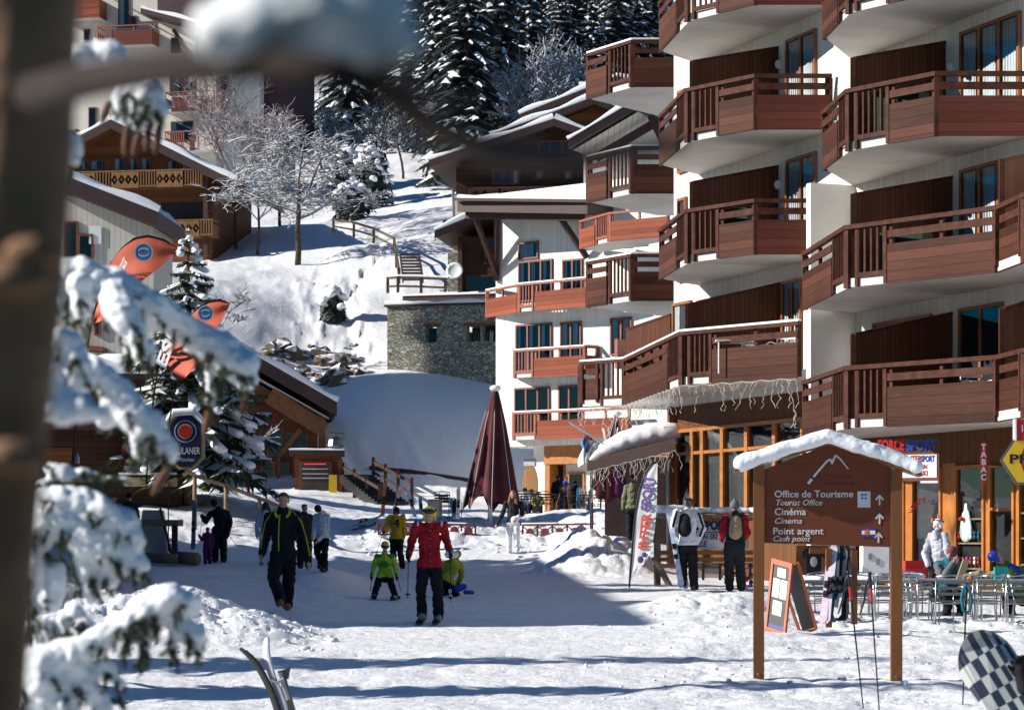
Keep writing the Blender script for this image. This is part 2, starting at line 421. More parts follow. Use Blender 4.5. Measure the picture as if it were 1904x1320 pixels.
def _tabz(U, Y):
    px = U*F+CX
    fi = np.interp(px, PXK, np.arange(len(PXK))); i0 = np.clip(fi.astype(int), 0, len(PXK)-2); t = fi-i0
    fj = np.interp(Y, YK, np.arange(len(YK))); j0 = np.clip(fj.astype(int), 0, len(YK)-2); s = fj-j0
    return (TAB[i0, j0]*(1-s)+TAB[i0, j0+1]*s)*(1-t)+(TAB[i0+1, j0]*(1-s)+TAB[i0+1, j0+1]*s)*t
_UU, _YY = np.meshgrid(UG, YG)
ZB = _tabz(_UU, _YY)
for _ in range(2): ZB = _box(_box(ZB, 14, 1), 5, 0)
_XX = _UU*_YY; _PX = _UU*F+CX
def gauss(a, c, w): return np.exp(-((a-c)/w)**2)
def step(a, lo, hi): t = np.clip((a-lo)/(hi-lo), 0, 1); return t*t*(3-2*t)
# heaps that shape the street
heap = np.interp(_PX, [-400, 150, 300, 370, 440, 520, 600], [.45, .55, .62, .52, .36, .12, 0])*gauss(_YY, 33.6+.0*_PX, 1.5)
heap += .34*gauss(_PX, 600, 75)*gauss(_YY, 49, 5)+.20*gauss(_PX, 420, 130)*gauss(_YY, 50, 5)
heap += .22*gauss(_PX, 1330, 150)*gauss(_YY, 38.5, 2.2)+.12*gauss(_PX, 1560, 260)*gauss(_YY, 33, 3)
heap += .4*gauss(_PX, 1140, 55)*gauss(_YY, 70, 3.5)+0.6*np.exp(-np.abs((_PX-1125)/85)**3)*gauss(_YY, 58.5, 2.6)+.5*gauss(_PX, 1060, 60)*gauss(_YY, 61, 3)+.18*gauss(_PX, 1060, 60)*gauss(_YY, 75, 4)+.2*gauss(_PX, 500, 60)*gauss(_YY, 74, 4)
heap += .25*gauss(_PX, 400, 60)*gauss(_YY, 76, 4)
# amplitude of the broken, trampled surface
amp = .022+.0*_PX
amp = np.maximum(amp, .15*np.interp(_PX, [100, 200, 480, 580, 640], [1, 1, 1, .5, 0])*np.clip(gauss(_YY, 33.3, 2.0)*1.25, 0, 1))
amp = np.maximum(amp, .055*step(_PX, 1120, 1320)*step(_YY, 20, 23)*(1-step(_YY, 47, 52)))
amp = np.maximum(amp, .12*step(_PX, 1090, 1250)*gauss(_YY, 38.5, 2.6))
amp = np.maximum(amp, .34*gauss(_PX, 1110, 110)*gauss(_YY, 59, 4))
amp = np.maximum(amp, .18*step(_YY, 66, 69)*(1-step(_YY, 76, 80))*step(_PX, 560, 700))
amp = np.maximum(amp, .10*step(_YY, 62, 67)*(1-step(_YY, 96, 102))*(1-step(_PX, 640, 760)))
amp = np.maximum(amp, .030*(1-step(_YY, 29, 33)))
amp = np.maximum(amp, .05*gauss(_PX, 560, 130)*gauss(_YY, 48, 6))
heap += .05*(fbm(_XX/3.5, _YY/.45, 3, 31)-.5)*step(_YY, 18, 24)*(1-step(_YY, 60, 66))*(1-.6*step(_PX, 1250, 1400))
hillm = step(_YY, 116, 121)
lm = .55*lumps(_XX/.42, _YY/.42, 1)+.9*lumps(_XX/.95+3, _YY/.95, 2)+.35*lumps(_XX/.2, _YY/.2, 3)*(_YY < 60)
near = (fbm(_XX/.9, _YY/.9, 4, 4)-.5)
ZD = ZB+heap+amp*(lm*1.15-.35)+amp*1.3*near
ZD += .05*(fbm(_XX/5, _YY/5, 3, 8)-.5)*step(_YY, 15, 25)
ZD += hillm*(1.3*(fbm(_XX/9, _YY/9, 4, 12)-.5)+.30*(fbm(_XX/1.6, _YY/1.6, 3, 14)-.5))
slopem = step(_YY, 98, 104)*(1-step(_YY, 114, 118))
ZD += slopem*(.42*(fbm(_XX/3.2, _YY/6, 4, 41)-.5)+.20*(fbm((_XX+_YY*.35)/.5, _YY/9, 3, 43)-.5))
# trodden trail of footprints down the hill, beside the stone house
trail = hillm*(1-step(_YY, 150, 158))*gauss(_PX, np.interp(_YY, [116, 121, 130, 140, 150], [695, 668, 640, 700, 700]), 26)
ZD -= trail*.45*lumps(_XX/.8, _YY/1.1, 21)
trail2 = hillm*(1-step(_YY, 135, 140))*gauss(_PX, np.interp(_YY, [116, 122, 136], [560, 600, 590]), 60)
ZD -= trail2*.22*lumps(_XX/.7, _YY/1.0, 25)
def _idx(U, Y):
    return np.interp(U, UG, np.arange(len(UG))), np.interp(Y, YG, np.arange(len(YG)))
def gz(x, y, arr=None):
    a = ZD if arr is None else arr
    i, j = _idx(x/y, y); i0 = min(int(i), len(UG)-2); j0 = min(int(j), len(YG)-2); t, s = i-i0, j-j0
    return CZ+float((a[j0, i0]*(1-t)+a[j0, i0+1]*t)*(1-s)+(a[j0+1, i0]*(1-t)+a[j0+1, i0+1]*t)*s)
def gp(px, Y, dz=0):
    x = (px-CX)/F*Y; return V((x, Y, gz(x, Y)+dz))
def hit(px, py, y0=18, y1=400):
    """first point of the snow seen along this line of sight"""
    prev = None
    for Y in np.geomspace(y0, y1, 900):
        p = CZ-(py-HY)/F*Y; g = gz((px-CX)/F*Y, Y)
        if g >= p: return V(((px-CX)/F*Y, Y, g))
    return V(((px-CX)/F*y1, y1, p))
def build_ground():
    nr, nc = ZD.shape
    co = np.stack([_XX, _YY, ZD+CZ], -1).reshape(-1, 3)
    me = bpy.data.meshes.new('snow_ground'); me.vertices.add(nr*nc); me.vertices.foreach_set('co', co.ravel())
    i = np.arange(nr*nc).reshape(nr, nc); q = np.stack([i[:-1, :-1], i[:-1, 1:], i[1:, 1:], i[1:, :-1]], -1).reshape(-1, 4)
    me.loops.add(q.size); me.loops.foreach_set('vertex_index', q.ravel()); me.polygons.add(len(q))
    me.polygons.foreach_set('loop_start', np.arange(0, q.size, 4)); me.polygons.foreach_set('loop_total', np.full(len(q), 4))
    me.polygons.foreach_set('use_smooth', np.ones(len(q), bool)); me.materials.append(snow); me.update(calc_edges=True)
    o = link('snow_ground', me); setp(o, 'trampled white snow covering street, banks and hillside', None, None, 'structure')
build_ground()
# ------------------------------------------------------------------ big balcony block on the right
UD = V((.3503, -.9366, 0)); ND = V((-.9366, -.3503, 0)); W0 = V((7.49, 52, 0))
def wY(px):
    r = (px-CX)/F; return (7.49+.374*52)/(r+.374)
def wpt(px, zr):
    Y = wY(px); return V(((px-CX)/F*Y, Y, zr+CZ))
block = thing('apartment_building', 'large white apartment block with stacked brown timber balconies over shops', 'building', (7.49, 52, CZ-1.0))
def window(parent, o, u, n, w, h, leaves=2, fm=W_FRAME, curtain=.0, fr=.07, transom=None, gm=GLASS, im=INTER, name='window', proud=.075, cside=None):
    """o lower left corner on the wall face, u along, n outward"""
    o, u, n = V(o), V(u), V(n); z = V((0, 0, 1)); f = MB()
    o = o+n*.004
    f.obox(o, u*w, n*proud, z*fr); f.obox(o+z*(h-fr), u*w, n*proud, z*fr)
    f.obox(o+z*fr, u*fr, n*proud, z*(h-2*fr)); f.obox(o+u*(w-fr)+z*fr, u*fr, n*proud, z*(h-2*fr))
    for k in range(1, leaves):
        f.obox(o+u*(w*k/leaves-fr*.6)+z*fr, u*fr*1.2, n*(proud-.006), z*(h-2*fr))
    if transom: f.obox(o+u*fr+z*(h*transom), u*(w-2*fr), n*(proud-.012), z*fr*.9)
    fo = part(f, name, fm, parent)
    g = MB(); g.quad(*[o+n*(proud*.6)+u*a+z*b for a, b in ((fr, fr), (w-fr, fr), (w-fr, h-fr), (fr, h-fr))]); part(g, 'pane', gm, fo, recalc=False)
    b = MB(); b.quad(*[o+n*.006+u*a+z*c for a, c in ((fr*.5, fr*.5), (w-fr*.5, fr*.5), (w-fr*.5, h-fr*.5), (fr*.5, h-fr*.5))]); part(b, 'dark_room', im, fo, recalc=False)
    if curtain:
        c = MB()
        for k in (cside if cside is not None else range(leaves)):
            a0 = w*k/leaves+fr*1.3; a1 = w*(k+1)/leaves-fr*1.3; a1 = a0+(a1-a0)*curtain
            nn = 10
            for q in range(nn):
                x0, x1 = lerp(a0, a1, q/nn), lerp(a0, a1, (q+1)/nn); d0 = .022+.012*(q % 2); d1 = .022+.012*((q+1) % 2)
                c.quad(o+u*x0+n*d0+z*(fr*1.2), o+u*x1+n*d1+z*(fr*1.2), o+u*x1+n*d1+z*(h-fr*1.2), o+u*x0+n*d0+z*(h-fr*1.2))
        part(c, 'curtain', CURTAIN, fo, recalc=False)
    return fo
def balcony(parent, pts, zb, secs, close, panelm=W_BROWN, railm=W_RAIL, H=1.2, slab=.17, snowy=False, inset=.05, ph=.74, soff=SOFFIT, under=-.02, board=(.86, 1.0), panel_mats=None):
    """pts plan of the parapet, close plan points that run back along the wall, zb height of the slab underside (world)"""
    pts = [V((p[0], p[1], 0)) for p in pts]; cl = [V((p[0], p[1], 0)) for p in close]
    cen = sum(pts+cl, V((0, 0, 0)))/len(pts+cl)
    s = MB(); pl = [p+(cen-p).normalized()*inset for p in pts]+cl
    s.prism([p+V((0, 0, zb)) for p in pl], V((0, 0, slab))); so = part(s, 'balcony', [soff], parent)
    z = V((0, 0, 1)); hr = MB(); sn = MB()
    for i in range(len(pts)-1):
        a, b = pts[i], pts[i+1]; d = (b-a); L = d.length; u = d/L; nn = V((u.y, -u.x, 0))
        if nn.dot(a-cen) < 0: nn = -nn
        e0 = u*.03
        hr.obox(a+z*(zb+H-.085)-nn*.05-u*.02, u*(L+.04), nn*.12, z*.085)
        if snowy:
            sn.obox(a+z*(zb+H)-nn*.045, u*L, nn*.10, z*.05)
        for typ, t0, t1 in secs[i]:
            A, B = a+u*(L*t0), a+u*(L*t1); l = L*(t1-t0)
            r = MB()
            if typ == 'p':
                p = MB(); p.obox(A+z*(zb+under)+e0, u*(l-.06), nn*.045, z*(ph-under)); part(p, 'panel', (panel_mats or {}).get(i, panelm), so)
                r.obox(A+z*(zb+board[0])+e0+nn*.003, u*(l-.06), nn*.04, z*(board[1]-board[0]))
                k = max(1, round(l/1.25))
                for q in range(k+1):
                    r.obox(A+u*((l-.16)*q/k+.04)+z*(zb+.1)-nn*.07, u*.08, nn*.068, z*(H-.19))
                part(r, 'rail', railm, so)
            elif typ == 'b':
                k = max(2, round(l/.16))
                for q in range(k):
                    r.obox(A+u*(l*(q+.5)/k-.022)+z*(zb+.24)-nn*.02, u*.044, nn*.044, z*(H-.33))
                r.obox(A+z*(zb+.17)-nn*.03, u*l, nn*.06, z*.09)
                for q in (0, 1): r.obox(A+u*((l-.08)*q)+z*(zb+.0)-nn*.045, u*.08, nn*.08, z*(H-.09))
                part(r, 'balustrade', railm, so)
        hr.obox(a-u*.05-nn*.065+z*(zb-.02), u*.10, nn*.105, z*(H-.07))
    hr.obox(pts[-1]-V((.04, .04, 0))+z*(zb), V((.08, 0, 0)), V((0, .08, 0)), z*(H-.09))
    part(hr, 'handrail', railm, so)
    if sn.v: part(sn, 'snow_strip', snow_soft, so)
    return so
def wp(Y): return (7.49-.374*(Y-52), Y)
W_DOOR = plain('door_wood', (.30, .105, .035), .45, .3, 4, .1)
def build_block():
    # main wall (one plane), set back slightly by bay ends
    w = MB(); z0 = CZ-1.6
    top = CZ+16.5
    A, B = V((*wp(61.1), 0)), V((*wp(36), 0))
    w.obox(A+V((0, 0, CZ+3.3)), B-A, -ND*.5, V((0, 0, top-CZ-3.3)))
    part(w, 'wall', W_CLAD, block)
    # return wall at the far end and the body behind
    w = MB(); w.obox(A-ND*.5+V((0, 0, z0)), V((9, 3.4, 0)), V((-.1, .3, 0)), V((0, 0, top-z0))); part(w, 'end_wall', PLASTER, block)
    # fin wall
    f = MB(); p = V((7.35, 52.4, z0)); f.obox(p+ND*.003, ND*1.09, V((.07, -.19, 0)), V((0, 0, CZ+7.6-z0))); part(f, 'fin_wall', PLASTER, block)
    planA = [(6.20, 51.3), (6.50, 46.9), (8.84, 44.1), (8.99, 42.5), (10.6, 40.2)]
    planC = [(6.45, 50.0), (6.60, 47.5), (8.02, 45.7), (9.83, 45.7)]
    sA = [[('p', 0, .70), ('b', .70, .97)], [('b', .06, .28), ('p', .28, 1)], [('p', 0, 1)], [('p', 0, 1)]]
    sC = [[('p', 0, .66), ('b', .66, .97)], [('b', .08, .48), ('p', .48, 1)], [('p', 0, 1)]]
    for zr in (2.13, 4.85):
        balcony(block, planA, zr+CZ, sA, [wp(40), wp(52.3)])
    for zr in (7.60, 10.30, 13.0):
        balcony(block, planC, zr+CZ, sC, [wp(45.6), wp(52.3)], panel_mats={2: W_DARK})
    planM = [(3.58, 58.2), (3.96, 54.7), (5.34, 53.0), (6.98, 53.0)]
    for zr in (6.22, 8.95, 11.68):
        balcony(block, planM, zr+CZ, sC, [wp(52.9), wp(59.7)], panel_mats={2: W_DARK})
    planM1 = [(1.83, 64.5), (2.96, 63.4), (3.86, 55.1), (6.23, 52.4)]
    sM1 = [[('p', 0, .45), ('b', .47, 1)], [('p', 0, .80), ('b', .8, .98)], [('b', .06, .27), ('p', .27, 1)]]
    balcony(block, planM1, 3.49+CZ, sM1, [wp(52.6), wp(61.2), (4.6, 66.2)], snowy=True)
    planL = [(2.02, 64.3), (3.12, 62.5), (4.7, 62.5)]
    sL = [[('p', 0, .46), ('b', .48, .97)], [('p', 0, 1)]]
    for zr in (6.13, 8.90, 11.65):
        balcony(block, planL, zr+CZ, sL, [(5.2, 61.6), (5.2, 67.0), (4.0, 66.8)], snowy=True)
    # timber screens between neighbours
    def screen(corner, Yw, zf, h0, h1):
        s = MB(); a = V((*corner, 0)); b = V((*wp(Yw), 0)); u = (b-a).normalized(); t = V((u.y, -u.x, 0))*.06
        a = a+u*.1
        pts = [a+V((0, 0, zf)), b+V((0, 0, zf)), b+V((0, 0, zf+h1)), a+V((0, 0, zf+h0))]
        s.prism(pts, t); o = part(s, 'screen', W_SCREEN, block)
        q = MB(); q.box(a+V((0, 0, zf+h0/2+.02)), (.1, .1, h0+.04)); q.beam(a+t*.5+V((0, 0, zf+h0+.03)), b+t*.5+V((0, 0, zf+h1+.03)), .09, .06); part(q, 'screen_post', W_RAIL, o)
    for zr in (7.60, 10.3): screen((6.62, 47.55), 48.75, zr+CZ+.17, 1.62, 2.17)
    for zr in (2.13, 4.85):
        screen((6.55, 47.0), 48.5, zr+CZ+.17, 1.62, 2.17); screen((8.88, 44.15), 45.3, zr+CZ+.17, 1.85, 2.2)
    for zr in (6.22, 8.95): screen((3.98, 54.75), 55.7, zr+CZ+.17, 1.62, 2.12)
    screen((3.9, 55.2), 55.6, 3.49+CZ+.17, 1.62, 2.15); screen((2.98, 63.4), 61.2, 3.49+CZ+.17, 1.75, 1.95)
    # balcony doors
    def win(px0, px1, zr0, zr1, leaves=2, cur=.75, **kw):
        a = wpt(px0, zr0); b = wpt(px1, zr0); window(block, a, UD, ND, (b-a).length, zr1-zr0, leaves, curtain=cur, fm=W_DOOR, **kw)
    for zf in (7.78, 10.48): win(1789, 1900, zf, zf+2.25, 3, .85)
    win(1789, 1862, 5.03, 7.3, 2, .8); win(1787, 1868, 2.31, 4.55, 2, 0)
    win(1627, 1735, 2.31, 4.55, 2, .4)
    for zf in (6.40, 9.13): win(1465, 1520, zf, zf+2.2, 2, .9)
    win(1457, 1493, 3.67, 5.85, 2, .8); win(1300, 1378, 3.67, 5.85, 2, .5); win(1254, 1288, 3.67, 5.9, 1, .3); win(1263, 1279, 6.40, 8.5, 1, 0); win(1263, 1279, 9.13, 11.2, 1, 0)
    # wall lamps
    for px, zr in ((1452, 10.85), (1450, 8.1), (1772, 9.4)):
        l = MB(); c = wpt(px, zr)+ND*.06; l.ball(c, (.09, .09, .11), 10); l.box(c-ND*.05, (.12, .05, .16), math.atan2(UD.y, UD.x)); part(l, 'wall_lamp', WHITE, block, True)
    # ---- ground floor, left shop under the middle bay
    g = MB(); a, b = wpt(1254, 0), wpt(1497, 0)
    g.obox(V((a.x, a.y, CZ+2.72)), b-a, -ND*.3, V((0, 0, .60))); part(g, 'shop_band', W_SHOP, block)
    g = MB(); g.obox(V((a.x, a.y, z0)), b-a, -ND*.3, V((0, 0, CZ+.55-z0))); part(g, 'shop_plinth', W_SHOP, block)
    edges = [1256, 1288, 1307, 1344, 1389, 1441, 1494]
    for e0, e1 in zip(edges, edges[1:]):
        p, q = wpt(e0, .55), wpt(e1, .55); wdt = (q-p).length
        window(block, p-ND*.12, UD, ND, wdt, 2.17, 1, W_ORANGE, 0, .085, .70, GLASSB, INTERB, 'shop_window', .16)
    g = MB(); g.obox(V((a.x, a.y, z0))+ND*.003, UD*.14, ND*.2, V((0, 0, CZ+3.3-z0))); part(g, 'corner_post', W_FRAME, block)
    e = MB(); e.obox(V((a.x, a.y, z0))+UD*.02, V((7, 3., 0)), UD*.2, V((0, 0, CZ+3.3-z0))); part(e, 'shop_side_wall', W_SHOP, block)
    # ---- ground floor, shops on the right
    a, b = wpt(1500, 0), wpt(1990, 0)
    g = MB(); g.obox(V((a.x, a.y, CZ+1.42)), b-a, -ND*.3, V((0, 0, 1.9))); part(g, 'shop_band', W_SHOP, block)
    doors = [(1505, 1560, 1), (1565, 1620, 1), (1625, 1683, 1), (1696, 1752, 1), (1777, 1832, 1), (1840, 1888, 1), (1894, 1960, 1)]
    for i, (e0, e1, k) in enumerate(doors):
        p, q = wpt(e0, -.98), wpt(e1, -.98)
        window(block, p-ND*.10, UD, ND, (q-p).length, 2.42, k, W_ORANGE, 0, .075, .62 if i in (5, 2) else None, GLASSB, INTER, 'shop_window', .14)
    cur = [1500]+[x for d in doors for x in d[:2]]+[1990]
    for i in range(0, len(cur), 2):
        if cur[i+1]-cur[i] > 2:
            p, q = wpt(cur[i], -1.3), wpt(cur[i+1], -1.3); g = MB(); g.obox(p, q-p, -ND*.3, V((0, 0, 2.8))); part(g, 'shop_pier', W_ORANGE if cur[i] != 1500 else W_FRAME, block)
    g = MB(); p, q = wpt(1500, -1.6), wpt(1990, -1.6); g.obox(p+ND*.02, q-p, ND*.5, V((0, 0, .62))); part(g, 'shop_step', LOGW, block)
    # shelves with souvenirs behind the glass
    for zr in (-.62, -.12, .36):
        for x0, x1, dz in ((1782, 1828, 0), (1897, 1950, .1)): sh = MB(); p, q = wpt(x0, zr+dz), wpt(x1, zr+dz); sh.obox(p, q-p, -ND*.09, V((0, 0, .03))); part(sh, 'display_shelf', LOGW, block)
build_block()
def icicles():
    t = thing('icicle_lights', 'pale icicle light string hanging along the first balcony edge above the shop', 'string lights', (3.8, 55.4, CZ+3.4))
    path = [V((1.75, 64.4, 0)), V((2.9, 63.3, 0)), V((3.78, 55.0, 0)), V((6.2, 52.25, 0))]
    rnd = random.Random(5); wire = MB(); pts = []
    for a, b in zip(path, path[1:]):
        n = int((b-a).length/.12)
        pts += [a.lerp(b, i/n) for i in range(n)]
    wire.tube([p+V((0, 0, CZ+3.44+.02*math.sin(i*1.3))) for i, p in enumerate(pts)], .007, 4); part(wire, 'wire', TRIM, t)
    s0 = 0
    for i, p in enumerate(pts):
        if rnd.random() < .16: continue
        far = p.y > 55
        L = rnd.choice((.18, .3, .42, .55)) if far else rnd.choice((.12, .25, .45, .6)); 
        if i > len(pts)-3: L = 1.0
        q = V((p.x, p.y, CZ+3.43)); c = [q]
        while L > 0:
            q = q+V((rnd.uniform(-.05, .05), rnd.uniform(-.05, .05), -.055)); c.append(q); L -= .055
        if s0 < 96: m = MB(); m.tube(c, .0065, 4); part(m, 'strand', TRIM, t); s0 += 1
icicles()
# ------------------------------------------------------------------ village houses
class Face:
    """a wall frame: s along the front (to the right in view), h up (world z), d outward"""
    def __init__(f, o, ang):
        f.o = V((o[0], o[1], 0)); a = math.radians(ang); f.u = V((math.cos(a), math.sin(a), 0)); f.n = V((f.u.y, -f.u.x, 0)); f.ang = a
    def pt(f, s, h, d=0): return f.o+f.u*s+f.n*d+V((0, 0, h))
    def s_at(f, px):
        r = (px-CX)/F; return (r*f.o.y-f.o.x)/(f.u.x-r*f.u.y)
    def h_at(f, px, py, d=0):
        p = f.pt(f.s_at(px), 0, d); return CZ-(py-HY)/F*p.y
    def box(f, mb, s0, s1, h0, h1, d0, d1, m=0):
        mb.obox(f.pt(s0, h0, d0), f.u*(s1-s0), f.n*(d1-d0), V((0, 0, h1-h0)), m)
    def pbox(f, mb, x0, x1, y0, y1, d0, d1, m=0):
        """front rectangle given by where its edges are seen, depth d0..d1 off the wall"""
        s0, s1 = f.s_at(x0), f.s_at(x1); xm = (x0+x1)/2
        f.box(mb, s0, s1, f.h_at(xm, y1), f.h_at(xm, y0), d0, d1, m)
    def win(f, parent, x0, x1, y0, y1, leaves=2, **kw):
        s0, s1 = f.s_at(x0), f.s_at(x1); xm = (x0+x1)/2; h0, h1 = f.h_at(xm, y1), f.h_at(xm, y0)
        return window(parent, f.pt(s0, h0), f.u, f.n, s1-s0, h1-h0, leaves, **kw)
Z3 = V((0, 0, 1))
def snowcap(mb, a, b, back, th, lip=.0):
    """a rounded slab of snow lying on a roof plane: front edge a-b, runs along back"""
    a, b, back = V(a), V(b), V(back); u = (b-a); n = u.cross(back).normalized()
    if n.z < 0: n = -n
    nx, ny = max(4, int(u.length/.5)), max(3, int(back.length/.6)); vs = []; fs = []
    for j in range(ny+1):
        for i in range(nx+1):
            p = a+u*(i/nx)+back*(j/ny); e = min(1, min(i, nx-i)/(nx*.06+.6), min(j, ny-j)/(ny*.08+.6))
            t = th*(math.sqrt(max(0, e)))*(.85+.3*math.sin(p.x*2.1+p.y*1.3)*math.sin(p.y*1.7+p.z)); vs.append(p+n*(t+.004))
    for j in range(ny):
        for i in range(nx): k = j*(nx+1)+i; fs.append((k, k+1, k+nx+2, k+nx+1))
    mb.add(vs, fs)
    # soft front face so that its thickness shows from below
    vs = []; 
    for i in range(nx+1):
        p = a+u*(i/nx); t = th*(.8+.3*math.sin(p.x*2.1+p.y*1.3)); o = -back.normalized()*.03
        vs += [p+o*.3+n*.004, p+o+n*t*.5, p-o*2+n*t*.97]
    fs = []
    for i in range(nx):
        for q in range(2): k = i*3+q; fs.append((k, k+3, k+4, k+1))
    mb.add(vs, fs)
def gable_roof(parent, f, s0, s1, sr, hl, hr, hp, d0, d1, th=.22, snow_th=.25, mat=None, left=True, right=True):
    """roof over a gable front; eaves at s0 (height hl) and s1 (hr), ridge at sr (hp), from depth d0 (out) to d1 (back)"""
    mat = mat or BEAM; r = MB(); sn = MB(); back = -f.n*(d0-d1)
    for (sa, ha, on) in ((s0, hl, left), (s1, hr, right)):
        if not on: continue
        e, p = f.pt(sa, ha, d0), f.pt(sr, hp, d0); sl = p-e
        r.obox(e, sl, back, Z3*th); 
        r.obox(e-Z3*.12+f.n*.05, sl, -f.n*.06, Z3*(th+.17), 1)
        if snow_th:
            t = Z3*(th+.052); vs = []
            snowcap(sn, *((e+t+f.n*.03, p+t+f.n*.03, back) if sa < sr else (p+t+f.n*.03, e+t+f.n*.03, back)), snow_th)
    o = part(r, 'roof', [mat, FASCIA], parent)
    if sn.v: part(sn, 'roof_snow', snow_soft, o, True, recalc=False)
    return o
def railing_box(parent, f, x0, x1, ytop, ybot, d, panelm, railm, bal=None, name='balcony', slabm=None, slab=.16, ret=True):
    """straight balcony: seen from x0 to x1, rail at ytop, slab underside at ybot, standing d out"""
    g = Face(f.pt(0, 0, d), math.degrees(f.ang)); s0, s1 = g.s_at(x0), g.s_at(x1); xm = (x0+x1)/2
    h0, h1 = g.h_at(xm, ybot), g.h_at(xm, ytop); H = h1-h0
    b = MB(); g.box(b, s0+.04, s1-.04, h0+.02, h0+.02+slab, -d, -.04); bo = part(b, name, slabm or SOFFIT, parent)
    m = MB(); g.box(m, s0, s1, h1-.08, h1, -.07, .03); 
    k = max(2, round((s1-s0)/1.3))
    for q in range(k+1): g.box(m, lerp(s0, s1-.08, q/k), lerp(s0, s1-.08, q/k)+.08, h0+.05, h1-.08, -.075, -.01)
    if ret:
        for s in (s0, s1-.06): g.box(m, s, s+.06, h1-.08, h1, -d, -.075); g.box(m, s+.003, s+.05, h0, h0+.7*H, -d, -.075)
    part(m, 'handrail', railm, bo)
    spans = bal or [('p', 0, 1)]
    for typ, t0, t1 in spans:
        a, c = lerp(s0, s1, t0), lerp(s0, s1, t1); p = MB()
        if typ == 'p': g.box(p, a, c, h0-.03, h0+.72*H, -.006, .035); part(p, 'panel', panelm, bo)
        elif typ == 'c':   # carved board: cut-out lozenges
            g.box(p, a, c, h0, h0+.22*H, 0, .035); g.box(p, a, c, h0+.74*H, h0+.9*H, 0, .035)  # small board on the wall uses the warmer chalet boards
            n = max(2, round((c-a)/.45))
            for q in range(n):
                w_ = (c-a)/n; x = a+w_*q; y0, y1 = h0+.22*H, h0+.74*H; ym = (y0+y1)/2
                for sx in (0, 1):
                    X0, X1 = (x, x+w_*.42) if sx == 0 else (x+w_, x+w_*.58)
                    for yy, ye in ((y0, ym), (y1, ym)):
                        p.prism([g.pt(X0, yy, 0), g.pt(X1, yy, 0), g.pt(X0, ye, 0)], g.n*.035)
                p.prism([g.pt(x+w_*.5, ym+.1*H, 0), g.pt(x+w_*.62, ym, 0), g.pt(x+w_*.5, ym-.1*H, 0), g.pt(x+w_*.38, ym, 0)], g.n*.035)
            part(p, 'carved_panel', panelm, bo)
        else:
            n = max(3, round((c-a)/.17))
            for q in range(n): x = lerp(a, c, (q+.5)/n); g.box(p, x-.035, x+.035, h0+.12*H, h1-.08, -.01, .025)
            g.box(p, a, c, h0+.06*H, h0+.13*H, -.02, .03); part(p, 'balustrade', railm, bo)
    return bo
